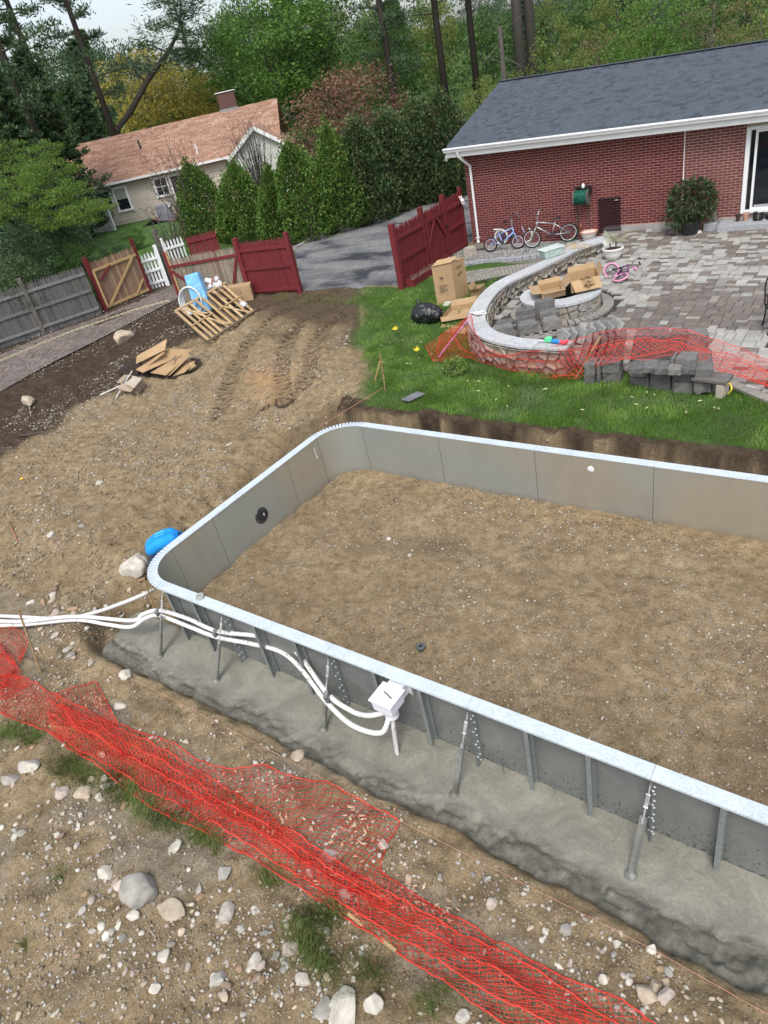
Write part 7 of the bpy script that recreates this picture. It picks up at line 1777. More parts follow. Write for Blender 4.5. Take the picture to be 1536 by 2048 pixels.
# -- trees, placed by where their crowns stand: (label, px, ytop, D, half-width px, kind, mat, crown-bottom fraction)
TR = [
 ('copper_tree', 'rounded reddish brown copper tree standing over the arborvitaes', 672, 118, 41, 128, 'dense', 'copper', .12),
 ('maple_tree', 'bright green maple in the middle of the picture behind the pinkish roof', 520, -40, 66, 125, 'dense', 'maple', .22),
 ('maple_tree', 'smaller bright green maple left of the big one above the chimney', 425, 60, 70, 75, 'ball', 'maple', .22),
 ('maple_tree', 'mid green leafy tree right behind the copper tree', 640, -60, 70, 110, 'ball', 'green', .2),
 ('birch_tree', 'green leafy tree between the copper tree and the pines', 745, 10, 62, 75, 'ball', 'green', .2),
 ('flowering_tree', 'yellow blooming tree behind the pine at the left', 250, 70, 72, 75, 'ball', 'yellow', .1),
 ('flowering_tree', 'yellow blooming tree over the middle of the pinkish roof', 325, 105, 70, 85, 'ball', 'yellow', .1),
 ('flowering_tree', 'yellow blooming tree just left of the chimney', 395, 140, 68, 48, 'ball', 'yellow', .1),
 ('flowering_tree', 'golden tree far back between the tall pine trunks', 835, 36, 110, 34, 'loose', 'yellow', .2),
 ('willow_tree', 'pale yellow-green tree behind the left end of the grey roof', 1115, 25, 50, 62, 'loose', 'olive', .1),
 ('brown_tree', 'dry brown leafed tree behind the grey roof', 1195, 40, 52, 50, 'sparse', 'brown', .1),
 ('maple_tree', 'bright green tree behind the middle of the grey roof', 1310, -30, 52, 88, 'dense', 'maple', .1),
 ('olive_tree', 'yellow-green tree left of the bright green one behind the grey roof', 1235, -40, 60, 70, 'loose', 'olive', .1),
 ('brown_tree', 'brown budding tree at the right behind the grey roof', 1425, -60, 50, 70, 'sparse', 'brown', .05),
 ('olive_tree', 'olive green tree at the upper right corner above the ridge', 1520, -60, 52, 70, 'loose', 'olive', .1),
 ('green_shrub', 'yellow-green bush at the left gable end of the grey roof', 962, 140, 38, 52, 'ball', 'olive', .05),
 ('green_shrub', 'white flowering bush just behind the left ridge end', 1035, 125, 44, 36, 'ball', 'olive', .05),
]
for i, (nm_, lb, px, yt, D, hw, kd, mt, zf) in enumerate(TR):
    b, h = place(px, yt, D); tree(nm_, lb, 'tree' if 'shrub' not in nm_ else 'shrub', b, h, hw * mpx(D), kd, mt, 31 + i, zc=h * zf, bark=M_barkg if mt in ('brown', 'olive') else None, lims=14 if mt in ('copper', 'brown', 'yellow') else 9)
# -- white pines and dark hemlocks
PN = [ # label, pixel on the trunk, distance, height, first limbs, material, width, limbs
 ('dark trunked white pine at the far left top of the picture', 5, 110, 47, 21, .30, 'dark', .21, 40),
 ('white pine whose dark trunk rises just behind the left end of the pinkish roof', 207, 210, 61, 23, .30, 'pine', .20, 26),
 ('slender white pine between the far left one and the roof', 56, 110, 56, 22, .34, 'dark', .20, 36),
 ('tall pine with bare trunk in front of the forest centre', 880, 100, 58, 24, .30, 'pine', .17, 40),
 ('second tall bare trunked pine right of centre', 944, 80, 60, 24, .34, 'pine', .17, 40),
 ('thick pine trunk above the left ridge of the grey roof', 1036, 60, 56, 24, .45, 'pine', .15, 40),
 ('twin of the thick pine trunk above the grey roof ridge', 1060, 60, 58, 24, .45, 'pine', .15, 40),
 ('dark pine with heavy limb between the maples and the bare trunks', 775, 110, 56, 20, .22, 'dark', .18, 50),
 ('white pine standing at the left of the green maples', 372, 90, 92, 17, .15, 'pine', .20, 46),
]
for i, (lb, px, py, D, h, z0, mt, wd, nb) in enumerate(PN):
    p = PT(px, py, D); b = Vector((p.x, p.y, tz(p.x, p.y))); conifer('pine_tree', lb, b, h, h * wd, mt, 50 + i, z0=z0, tr=.28 if i not in (5, 6) else .42, need=26, nl=.020, nw=.0022, shape=.6, cl=10, nb=nb, ln=.34, bark=M_barkg if i in (5, 6) else None)
# forked leaning stem of the pine
b, _ = place(236, 262, 63); t = thing('pine_tree', 'leaning forked pine stem spreading right over the roof ridge', 'tree', Vector((b.x, b.y, 0)))
pp = [PT(232, 262, 63), PT(262, 222, 63), PT(292, 165, 63.5), PT(335, 105, 64), PT(360, 60, 64.5), PT(362, -20, 65)]
mb = MB(); mb.tube([Vector((b.x, b.y, -.2))] + pp, [.3, .26, .22, .2, .15, .1, .05], 9)
tips = []
r = random.Random(12)
for (i, ax_, ay_) in ((2, 40, -45), (3, 55, 10), (3, -60, -10), (4, 45, 20), (4, -50, 0), (5, 35, 25), (5, -35, 20), (5, 10, -15), (4, 20, -30), (3, 80, 30), (2, -40, -30)):
    p = pp[i]; px_ = {2: (292, 165), 3: (335, 105), 4: (360, 60), 5: (362, -5)}[i]; e = PT(px_[0] + ax_, px_[1] + ay_, 64 + r.uniform(-2, 2)); mb.tube([p, p.lerp(e, .5) + Vector((0, 0, .3)), e], [.08, .05, .02], 5); tips += [p.lerp(e, v) + Vector((0, 0, .2)) for v in (.45, .6, .75, .9, 1.0)]
mb.build('trunk', M_bark, t, world=True, smooth=True)
rr_ = np.random.default_rng(5); VV = []
for p in tips:
    m = 75; c = np.array(p) + rr_.normal(size=(m, 3)) * np.array([.75, .75, .22]); d = rr_.normal(size=(m, 3)); d[:, 2] = abs(d[:, 2]) * .5; d /= np.linalg.norm(d, axis=1)[:, None]; s = np.cross(d, rr_.normal(size=(m, 3))); s /= np.linalg.norm(s, axis=1)[:, None]
    VV.append(np.stack([c, c + d * .25 + s * .035, c + d * .5, c + d * .25 - s * .035], 1).reshape(-1, 3))
VV = np.concatenate(VV) - np.array([b.x, b.y, 0]); link('crown', fastmesh('crown', VV, np.arange(len(VV)).reshape(-1, 4), TM['pine']), t)
HM = [(-20, 150, 44), (40, 105, 50), (130, 165, 64), (-10, 190, 50), (80, 240, 62), (-60, 230, 44), (165, 195, 66), (-60, 100, 48), (205, 215, 72)]
for i, (px, yt, D) in enumerate(HM):
    b, h = place(px, yt, D); conifer('hemlock_tree', ['dark hemlock at the left edge under the white pines', 'tallest dark hemlock of the left group', 'dark hemlock right of the left group', 'low dark hemlock in front of the left group', 'dark hemlock just left of the pinkish roof', 'lowest dark hemlock at the left edge', 'dark hemlock behind the left end of the pinkish roof', 'dark hemlock beyond the left edge', 'dark hemlock beside the forked pine trunk'][i], b, max(h, 2.5), max(h, 2.5) * .25, 'dark', 70 + i, z0=.04, need=16, nl=.035, nw=.006, shape=.9, cl=9, nb=95)
# -- spreading light green tree left, behind the grey fence
def layered(base, label, layers, mat, seed, tr=.12, trunk_pts=None):
    t = thing('ornamental_tree', label, 'tree', base); r = random.Random(seed); mb = MB()
    for k, (px, py, D, hw) in enumerate(layers):
        c = PT(px, py, D) - Vector(base); R_ = hw * mpx(D)
        link('crown', crown_mesh('flat', (seed + k) % 3, mat), t, tuple(c), (0, 0, r.random() * 6), (R_, R_, R_))
        mid = Vector((c.x * .35, c.y * .35, c.z * .55)); pts = spline([(0, 0, -.1), (0.05, 0, c.z * .25), mid, Vector((c.x * .8, c.y * .8, c.z * .93)), c], 3); mb.tube(pts, [tr * (1 - .85 * i / len(pts)) for i in range(len(pts))], 6)
        for q in range(7):
            a = r.random() * 6.3; s = pts[-r.randint(2, 6)]; mb.tube([s, c + Vector((math.cos(a) * R_ * .8, math.sin(a) * R_ * .8, r.uniform(-.1, .15)))], [.03, .008], 4, cap=False)
    mb.build('trunk', M_bark, t, smooth=True); return t
p = G(95, 520, 0); layered((p.x, p.y, 0), 'spreading light green tree with tiered branches behind the grey fence', [(40, 350, 31, 58), (105, 345, 32, 52), (140, 385, 30, 48), (50, 405, 29.5, 62), (165, 425, 29, 52), (0, 300, 33, 45), (80, 305, 35, 45), (200, 412, 28.5, 34), (-20, 430, 29, 50), (100, 440, 29, 45), (30, 375, 30, 40)], 'fresh', 3, .12)
BS = [(-20, 440, 30, 80, 'dark'), (40, 455, 30, 50, 'dark'), (120, 470, 30, 50, 'green'), (170, 480, 30, 45, 'yew'), (10, 500, 28, 60, 'yew'), (150, 262, 66, 60, 'green'), (120, 285, 62, 60, 'fresh'), (60, 262, 60, 70, 'green'), (250, 452, 40, 30, 'green'), (215, 470, 36, 32, 'dark'), (230, 262, 70, 50, 'green'), (300, 225, 72, 50, 'olive'), (380, 245, 74, 60, 'maple'), (-20, 340, 36, 60, 'dark'), (60, 300, 38, 60, 'dark')]
for i, (px, yt, D, hw, mt) in enumerate(BS):
    b, h = place(px, yt, D); lb = ['dark bush at the left edge behind the grey fence', 'dark bush under the spreading tree', 'green bush under the middle of the spreading tree', 'dark bush near the red gate post', 'low dark bush behind the left end of the fence', 'green bush at the left end of the pinkish roof', 'fresh green bush left of the pinkish roof', 'green bush in front of the hemlocks', 'low green bush at the corner of the pale house', 'dark low bush before the pale house porch', 'green undergrowth behind the roof ridge', 'olive undergrowth below the yellow trees', 'green undergrowth left of the chimney', 'dark shrub at the left edge above the fence', 'dark shrub above the spreading tree'][i]
    tree('bush', lb, 'shrub', b, max(h, .8), hw * mpx(D), 'dense' if D < 40 else 'ball', mt, 90 + i, zc=0.0, lims=6)
# -- bare shrubs in front of the neighbour house
def bare(base, h, sp, seed, label, n=26, buds=None, col_=None):
    t = thing('bare_shrub', label, 'shrub', base); mb = MB(); r = random.Random(seed); B_ = []
    for k in range(n):
        a = r.random() * 6.3; el = r.uniform(.15, 1) ; L = h * r.uniform(.7, 1.1); pts = [Vector((0, 0, 0))]; d = Vector((math.cos(a) * el * sp, math.sin(a) * el * sp, 1)).normalized()
        for j in range(6): d = (d + Vector((r.uniform(-.12, .12), r.uniform(-.12, .12), .05))).normalized(); pts.append(pts[-1] + d * L / 6)
        mb.tube(pts, [.028 * (1 - .8 * j / 6) for j in range(7)], 4, cap=False)
        for q in range(8):
            j = r.randint(2, 6); e = pts[j] + Vector((r.uniform(-1, 1), r.uniform(-1, 1), r.uniform(.3, 1))) * L * .16; mb.tube([pts[j], e], [.009, .004], 3, cap=False); B_.append(e)
    mb.build('branches', M_barkg, t)
    if buds:
        V = np.array([np.array(p) + np.array(o) * .045 for p in B_ for o in ((0, 0, 1), (1, 0, 0), (0, 0, -1), (-1, 0, 0))]); link('buds', fastmesh('buds', V, np.arange(len(V)).reshape(-1, 4), buds), t)['kind'] = 'stuff'
p = G(395, 500, 0); bare((p.x - 1, p.y + 1, 0), 4.2, .5, 3, 'bare budding magnolia shrub in front of the pale house', 34, leafmat('magnolia_bud', [(.20, .11, .11), (.26, .17, .15)], .2))
p = PT(530, 400, 42); bare((p.x, p.y, 0), 4.2, .45, 5, 'bare fan-shaped shrub in front of the white gable', 60)
p = PT(345, 480, 34); bare((p.x, p.y, 0), 2.4, .9, 8, 'low spreading bare shrub above the white picket gate', 26)
# dead snag pole and dark thickets behind the roof
b, h = place(1000, 52, 40); t = thing('utility_pole', 'weathered leaning bare pole just left of the grey roof ridge', 'pole', b); mb = MB(); mb.tube([(0, 0, -.2), (0, 0, h * .6), (.0, 0, h)], [.13, .12, .10], 10); mb.build('shaft', M_barkg, t)
mb = MB()
for k in range(10): u = .5 + .05 * k; a = k * 2.1; mb.tube([(0, 0, h * u), (math.cos(a) * 1.3, math.sin(a) * 1.3, h * u + (.6 if k % 2 else -.8))], [.03, .008], 4)
mb.build('dead_limb', M_barkg, t)
# -- far woods: single trees as far as they can be told apart, then a stuff mass
k = 0
fr = random.Random(77)
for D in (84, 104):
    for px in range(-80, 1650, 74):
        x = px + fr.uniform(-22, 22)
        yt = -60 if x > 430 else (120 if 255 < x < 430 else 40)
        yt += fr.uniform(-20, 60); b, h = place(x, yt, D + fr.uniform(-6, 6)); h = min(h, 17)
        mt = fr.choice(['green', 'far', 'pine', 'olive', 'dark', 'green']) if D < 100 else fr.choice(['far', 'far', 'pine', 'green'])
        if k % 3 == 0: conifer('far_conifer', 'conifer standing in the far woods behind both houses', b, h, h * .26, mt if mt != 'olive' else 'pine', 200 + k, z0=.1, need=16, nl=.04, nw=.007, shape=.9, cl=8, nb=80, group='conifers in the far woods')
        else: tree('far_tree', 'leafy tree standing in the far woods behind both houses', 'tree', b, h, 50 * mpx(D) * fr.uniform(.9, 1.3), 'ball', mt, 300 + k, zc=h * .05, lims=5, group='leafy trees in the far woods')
        k += 1
V, F = foliage_unit(99, 26000, 260, .012, crad=.10, surf=.9, low=-.2)
az = rng.uniform(0, 1, len(V) // 4)
Vq = V.reshape(-1, 4, 3) * np.array([18, 18, 18]); cen = Vq.mean(1, keepdims=True); Vq = Vq - cen
pxs = az * 1900 - 180; D_ = rng.uniform(66, 125, len(az)); dd = np.array([ray(a_, 160)[:2] for a_ in pxs]); ctr = dd * D_[:, None]
zt_ = terr(ctr[:, 0], ctr[:, 1], False); ctr = np.concatenate([ctr, (zt_ + rng.uniform(0, 1, len(az)) ** 1.6 * 5.5)[:, None]], 1)
Vq = Vq * 1.3 + ctr[:, None, :]
setp(link('underwood', fastmesh('underwood', Vq.reshape(-1, 3), np.arange(len(az) * 4).reshape(-1, 4), TM['green'])), kind='stuff')
# ================================================================ RED NETTING
m, nt, b = newmat('red_netting', 0.5, 0, 0.3); b.inputs['Base Color'].default_value = (0.9, 0.08, 0.055, 1)
n_ = noise(nt, 3); nt.links.new(ramp(nt, n_, [(0.3, (.78, .055, .04)), (0.7, (.92, .11, .07))]), b.inputs['Base Color'])
t_ = nt.nodes.new('ShaderNodeBsdfTranslucent'); t_.inputs['Color'].default_value = (.9, .08, .06, 1); mx = nt.nodes.new('ShaderNodeMixShader'); mx.inputs[0].default_value = .3
nt.links.new(b.outputs[0], mx.inputs[1]); nt.links.new(t_.outputs[0], mx.inputs[2]); nt.links.new(mx.outputs[0], nt.nodes['Material Output'].inputs['Surface'])
M_net = m
def prisms(A, B, w):
    """thin three-sided strands from points A to B"""
    d = B - A; L = np.linalg.norm(d, axis=1); k = L > 1e-4; A, B, d = A[k], B[k], d[k] / L[k][:, None]
    up = np.tile([0.0, 0.0, 1.0], (len(A), 1)); s = np.cross(d, up); sl = np.linalg.norm(s, axis=1); s[sl < 1e-3] = [1, 0, 0]; s /= np.linalg.norm(s, axis=1)[:, None]; u = np.cross(s, d)
    c = [(s * w), (-s * w * .5 + u * w * .7), (-s * w * .5 - u * w * .7)]
    V = np.stack([A + c[0], A + c[1], A + c[2], B + c[0], B + c[1], B + c[2]], 1).reshape(-1, 3)
    o = (np.arange(len(A)) * 6)[:, None]
    F = np.concatenate([o + [[0, 1, 4, 3]], o + [[1, 2, 5, 4]], o + [[2, 0, 3, 5]]], 0); return V, F
def net_surface(top, bot, ground=True, cell=.042, w=.0021, lift=(.015, .07), seed=0, wr=.35, mid=None):
    T = np.array([tuple(p) for p in top]); Bm = np.array([tuple(p) for p in bot])
    s = np.r_[0, np.cumsum(np.linalg.norm(np.diff((T + Bm) / 2, axis=0), axis=1))]
    NU = max(4, int(s[-1] / cell)); wd = np.linalg.norm(T - Bm, axis=1).mean() * 1.08; NV = max(3, int(wd / cell))
    us = np.linspace(0, s[-1], NU + 1)
    Ti = np.stack([np.interp(us, s, T[:, i]) for i in range(3)], -1); Bi = np.stack([np.interp(us, s, Bm[:, i]) for i in range(3)], -1)
    v = np.linspace(0, 1, NV + 1)
    S = Ti[:, None] * (1 - v[None, :, None]) + Bi[:, None] * v[None, :, None]
    U, Vv = np.meshgrid(us, v * wd, indexing='ij')
    S[..., 0] += cell * wr * 2.2 * fbm(U + 3 * seed, Vv, .35, 3); S[..., 1] += cell * wr * 2.2 * fbm(U + 50 + seed, Vv, .35, 3)
    f = fbm(U * .5 + 9 * seed, Vv * 2.2, .22, 3)
    if ground: S[..., 2] = terr(S[..., 0], S[..., 1]) + lift[0] + lift[1] * np.clip(.35 + 1.3 * f, 0, 1.3)
    else: S[..., 2] += .05 * f
    S += rng.normal(size=S.shape) * cell * .06
    return S
def net_mesh(S, w=.0021):
    a, b_ = S[:-1, :-1], S[1:, 1:]; i, j = np.indices(a.shape[:2]); ev = (i + j) % 2 == 0
    V1, F1 = prisms(a[ev], b_[ev], w); c, d = S[1:, :-1], S[:-1, 1:]; V2, F2 = prisms(c[~ev], d[~ev], w)
    return [(V1, F1), (V2, F2)]
def cord(S, w=.006):
    return [prisms(S[:-1], S[1:], w)]
def join(parts):
    V = np.concatenate([p[0] for p in parts]); o = 0; F = []
    for v, f in parts: F.append(f + o); o += len(v)
    return V, np.concatenate(F)
def net_thing(name, label, sheets, cat='netting', group=None):
    base = Vector(sheets[0][0][0, 0]); t = thing(name, label, cat, base, group=group)
    for S, w, cords in sheets:
        V, F = join(net_mesh(S, w)); link('mesh_strands', fastmesh('mesh_strands', V - np.array(base), F, M_net), t)
        for k in cords: V, F = prisms(S[:-1, int(k * (S.shape[1] - 1))], S[1:, int(k * (S.shape[1] - 1))], w * 2.2); link('edge_cord', fastmesh('edge_cord', V - np.array(base), F, M_net), t)
    return t
gts = lambda L: [GT(x, y, .03) for x, y in L]
U1 = [(-40, 1335), (60, 1360), (110, 1390), (240, 1448), (330, 1480), (430, 1533), (540, 1537), (640, 1562), (720, 1598), (800, 1645), (775, 1690), (760, 1738), (820, 1785), (900, 1830), (1010, 1890), (1110, 1945), (1210, 1995), (1330, 2060)]
L1 = [(-40, 1410), (40, 1442), (100, 1468), (190, 1530), (260, 1585), (300, 1615), (350, 1640), (400, 1662), (440, 1685), (500, 1710), (560, 1748), (620, 1788), (690, 1833), (780, 1890), (870, 1955), (960, 2015), (1040, 2065), (1150, 2115)]
U2 = [(95, 1400), (240, 1458), (340, 1505), (440, 1565), (540, 1635), (620, 1692), (700, 1742), (780, 1790), (880, 1843), (1000, 1908), (1120, 1978), (1250, 2060)]
L2 = [(100, 1462), (220, 1535), (300, 1583), (380, 1625), (460, 1668), (540, 1718), (610, 1760), (690, 1812), (780, 1865), (900, 1940), (1020, 2008), (1130, 2075)]
U3 = [(110, 1408), (240, 1462), (345, 1520), (450, 1590), (560, 1660), (680, 1745), (800, 1815)]
L3 = [(130, 1455), (235, 1520), (320, 1570), (400, 1615), (500, 1668), (620, 1740), (760, 1830)]
s1 = net_surface(gts(U1), gts(L1), seed=1); s2 = net_surface(gts(U2), gts(L2), seed=2, lift=(.03, .07), cell=.040, wr=.45); s3 = net_surface(gts(U3), gts(L3), seed=3, lift=(.05, .08), cell=.037, wr=.7)
s4 = net_surface(gts([(108, 1392), (150, 1372), (192, 1360), (212, 1400), (238, 1448)]), gts([(112, 1400), (125, 1410), (150, 1425), (190, 1440), (232, 1455)]), seed=4)
net_thing('orange_netting', 'bright red plastic barrier netting sprawled in a long band over the stony ground in front', [(s1, .0031, (0, 1)), (s2, .0033, (0, 1, .5)), (s3, .0033, (.3, .7)), (s4, .0031, (0,))])
s5 = net_surface(gts([(-60, 1235), (10, 1250), (48, 1270), (62, 1298), (48, 1322)]), gts([(-60, 1390), (-20, 1385), (5, 1378), (15, 1362), (30, 1340)]), seed=6, lift=(.03, .12), wr=.8)
s6 = net_surface(gts([(-60, 1260), (0, 1290), (30, 1330)]), gts([(-60, 1420), (10, 1400), (60, 1380)]), seed=7, lift=(.05, .1), wr=1, cell=.036)
net_thing('orange_netting', 'end of red barrier netting bunched up under the pipes at the left edge', [(s5, .0029, (0, 1)), (s6, .0031, (0,))])
tp = [(941, 629, .59), (950, 665, .58), (968, 698, .52), (1010, 708, .50), (1052, 705, .47), (1120, 692, .56), (1160, 678, .66), (1199, 665, .74), (1245, 657, .78), (1288, 656, .78), (1377, 659, .70), (1451, 688, .45), (1500, 704, .25), (1590, 738, .16)]
bt = [(851, 691, .03), (868, 724, .03), (900, 718, .04), (937, 716, .06), (1018, 741, .04), (1103, 757, .03), (1154, 757, .05), (1190, 735, .3), (1222, 716, .45), (1288, 722, .45), (1356, 706, .52), (1421, 738, .35), (1480, 752, .18), (1590, 800, .10)]
g3 = lambda L: [G(*p) for p in L]
n1 = net_surface(g3(tp), g3(bt), ground=False, cell=.055, seed=8, wr=.3)
tp2 = [(1118, 702, .5), (1160, 700, .55), (1222, 690, .68), (1290, 676, .72), (1360, 684, .66), (1420, 706, .5), (1470, 722, .3), (1590, 760, .15)]
bt2 = [(1105, 756, .06), (1150, 752, .1), (1200, 728, .4), (1288, 716, .5), (1350, 702, .56), (1410, 728, .42), (1470, 748, .2), (1590, 792, .1)]
n2 = net_surface([p + Vector((0, -.04, .03)) for p in g3(tp2)], [p + Vector((0, -.04, .03)) for p in g3(bt2)], ground=False, cell=.055, seed=9, wr=.4)
n3 = net_surface(g3([(941, 632, .60), (925, 650, .4), (905, 668, .3)]), g3([(880, 668, .12), (872, 705, .05), (885, 718, .03)]), ground=False, cell=.055, seed=10, wr=.5)
net_thing('orange_netting', 'red barrier netting strung along the curved seat wall and over the grey blocks', [(n1, .0034, (0, 1, .45)), (n2, .0036, (0, 1)), (n3, .0034, (0, 1))])
# ---------------------------------------------------------------- stakes and string
M_stk = varied('stake_wood', [(.30, .20, .10), (.36, .26, .14), (.24, .16, .09)], .85, 14, .3, .2)
def stake(base, top, label, w=.035, z0=None, ztop=None, mat=None):
    P = GT(*base) if z0 is None else G(*base, z0); D = math.hypot(P.x, P.y)
    if ztop is None: d = ray(*top); Q = Vector((d[0] * D, d[1] * D, CAMH + d[2] * D))
    else: Q = G(*top, ztop)
    dr = (Q - P).normalized(); mb = MB(); mb.bar(P - dr * .12, Q, w, w * .55, (.3, -1, 0)); return setp(bevel(mb.build('wooden_stake', mat or M_stk), .002, 1), label, 'stake')
stake((82, 1345), (36, 1218), 'wooden stake standing in the stones at the left, crossing the pipes', .03)
stake((312, 1228), (288, 1158), 'wooden stake beside the boulder at the left pool corner', .026, z0=-.95)
stake((771, 782), (760, 707), 'upright thin wooden stake in the lawn by the dirt edge', .03)
stake((749, 763), (760, 722), 'short leaning wooden stake next to the upright one in the lawn', .03)
stake((1151, 757), (1201, 672), 'wooden stake leaning against the netting in front of the blocks', .035, z0=.0, ztop=.75)
stake((548, 862), (537, 782), 'very thin wooden stake in the sandy dirt by the far pool corner', .014)
stake((883, 706), (935, 640), 'purple and white pole pushed through the netting at the wall', .03, z0=.1, ztop=.58, mat=simple('purple_pole', (.42, .16, .34), .5))
for a, b_, lb in (((696, 1828), (792, 1902), 'pale thin board lying half under the red netting, lower one'), ((98, 1452), (170, 1462), 'pale thin board under the red netting at the left')):
    mb = MB(); mb.bar(GT(*a, .03), GT(*b_, .03), .03, .02); setp(mb.build('board', M_stk), lb, 'board')
mb = MB(); mb.tube([GT(20, 1050, .05), GT(36, 1085, .02)], .012, 6); setp(mb.build('marker_stick', simple('stick_red', (.35, .16, .12), .7)), 'short reddish marker stick in the dirt at the left edge', 'stick')
mb = MB(); mb.tube([GT(88, 826, .04), GT(40, 871, .04)][:1] + [GT(80, 872, .04)], .014, 6); setp(MB().tube([GT(40, 871, .03), GT(60, 868, .06), GT(82, 864, .03)], .016, 6).build('branch', M_barkg), 'pale dry branch lying on the dirt at the left', 'branch')
M_str = simple('string', (.52, .26, .17), .7, bmp=0)
def string(pts, label, r=.0022, lift=.06):
    P = [GT(x, y, lift) if len(q) == 0 else G(x, y, q[0]) for x, y, *q in pts]; return setp(MB().tube(P, r, 4).build('string', M_str), label, 'string')
string([(200, 1326), (342, 1397), (600, 1532), (800, 1641), (942, 1714), (1300, 1896), (1545, 2034)], 'thin pink mason line stretched over the dirt between the netting and the concrete')
string([(-10, 1215), (40, 1233), (200, 1326)], 'thin string from the left edge past the wooden stake')
string([(60, 1065), (117, 1088), (252, 1134)], 'thin string running over the dirt to the pale boulder')
string([(640, 852, .01), (766, 776, .12)], 'thin string from the far pool corner up to the stake in the lawn', .004)
# ---------------------------------------------------------------- stones
M_st = [varied('pale_stone', [(.44, .41, .35), (.50, .475, .415), (.40, .37, .32)], .85, 9, .32, .6), varied('tan_stone', [(.40, .34, .26), (.44, .36, .27), (.34, .28, .21)], .85, 9, .32, .6),
        varied('grey_stone', [(.29, .272, .24), (.35, .335, .30), (.24, .228, .20)], .85, 9, .35, .6), varied('brown_stone', [(.26, .18, .11), (.32, .22, .14), (.22, .16, .12)], .85, 9, .32, .6), varied('pinkish_stone', [(.36, .30, .26), (.40, .34, .295)], .85, 9, .32, .6)]
def stone_mesh(seed, sub, mat, ang=.25, cuts=11):
    bm = bmesh.new(); bmesh.ops.create_icosphere(bm, subdivisions=sub, radius=1); r = random.Random(seed); off = Vector((r.random() * 50, r.random() * 50, 0))
    planes = [(Vector((r.gauss(0, 1), r.gauss(0, 1), r.gauss(0, 1))).normalized(), r.uniform(.52, .84)) for _ in range(cuts)]
    for v in bm.verts:
        c = v.co.copy(); c *= 1 + .22 * mnoise.noise(c * 1.1 + off) + .07 * mnoise.noise(c * 3.1 + off)
        for n, d in planes:
            e = c.dot(n) - d
            if e > 0: c -= n * e * .93
        v.co = c
    me = bpy.data.meshes.new('stone'); bm.to_mesh(me); bm.free(); me.materials.append(mat); me.polygons.foreach_set('use_smooth', [True] * len(me.polygons)); return me
SM = {(k, m_): stone_mesh(k * 5 + m_, 2, M_st[m_], .12 + .04 * (k % 4)) for k in range(6) for m_ in range(5)}
def stone(px, py, dpx, m_, label, group=None, flat=.62, big=False, asp=1.0, rz=None, name='stone', sink=.45):
    P = GT(px, py); D = (P - Vector((0, 0, CAMH))).length; r_ = dpx / 2 * D / FPX * (.84 if big else .95)
    me = stone_mesh(rnd.randint(0, 9999), 4, M_st[m_], .2) if big else SM[(rnd.randint(0, 5), m_)]
    o = link(name, me, None, (P.x, P.y, P.z + r_ * flat * (1 - sink) * .6), (rnd.uniform(-.3, .3), rnd.uniform(-.3, .3), rnd.uniform(0, 6.3) if rz is None else rz), (r_ * asp, r_ / asp ** .5, r_ * flat))
    return setp(o, label, 'stone', group)
stone(282, 1782, 72, 2, 'largest round grey boulder in the stony ground at the lower left', flat=.85, big=True, name='boulder').data = stone_mesh(5, 4, M_st[2], cuts=2)
stone(270, 1138, 64, 1, 'big pale tan boulder beside the bending worker at the pool corner', flat=.85, big=True, name='boulder', asp=1.1).data = stone_mesh(8, 4, M_st[0], cuts=5)
stone(343, 1828, 52, 1, 'tan wedge-shaped stone right of the grey boulder', big=True, asp=1.1)
stone(450, 1747, 34, 2, 'pointed grey stone standing above the small stones', flat=.9, big=True)
stone(454, 1830, 44, 0, 'long white stone with a dull end in the lower middle left', flat=.5, big=True, asp=1.3)
stone(352, 1695, 36, 0, 'pale angular stone below the grass edge of the netting', big=True)
stone(210, 1748, 34, 0, 'pale stone up left of the grey boulder', big=True, asp=1.2)
stone(242, 1775, 30, 4, 'pinkish grey stone touching the grey boulder', flat=.9, big=True)
stone(62, 1534, 42, 0, 'smooth oval white stone near the left edge', flat=.6, big=True, asp=1.15, rz=.2)
stone(125, 1587, 36, 4, 'mottled pinkish stone in the upper left stone patch', big=True)
stone(170, 1590, 38, 1, 'two-tone tan stone right of the mottled one', big=True, asp=1.2)
stone(22, 1560, 36, 2, 'dark grey stone at the left edge of the stone patch', big=True)
stone(243, 1414, 28, 0, 'round pale stone on the slope above the netting', big=True)
stone(255, 1350, 34, 0, 'pale stone crossed by the string near the concrete', big=True)
stone(143, 1314, 28, 2, 'grey stone by the stake under the pipes', big=True)
stone(594, 1514, 36, 1, 'large half-buried tan stone at the concrete edge', big=True)
stone(583, 1900, 40, 4, 'pinkish oblong stone beside the grass tuft at bottom centre', big=True, asp=1.2, flat=.5)
stone(512, 1925, 36, 0, 'white angular stone in the lower middle', big=True)
stone(438, 1960, 36, 2, 'bluish grey flat stone near the bottom', big=True, asp=1.1)
stone(607, 1960, 34, 0, 'white pear-shaped stone right of the lower middle', big=True)
stone(330, 1912, 30, 0, 'white flat stone between the boulder and the bottom edge', big=True)
stone(310, 1975, 24, 0, 'white and grey speckled stone near the bottom', big=True)
stone(218, 1870, 26, 0, 'creamy round stone left of the lower middle', big=True)
stone(265, 1833, 28, 0, 'pale grey round stone just below the grey boulder', big=True)
stone(690, 2025, 70, 0, 'large flat pale rock at the bottom edge', big=True, flat=.5, asp=1.2, name='boulder')
stone(648, 2020, 46, 2, 'grey slanted rock left of the large flat one at the bottom', big=True, flat=.6, name='boulder')
stone(748, 2012, 42, 0, 'round pinkish-white rock at the bottom right of the flat one', flat=.9, big=True)
stone(925, 2035, 30, 0, 'white upright stone at the bottom edge below the netting', flat=.9, big=True)
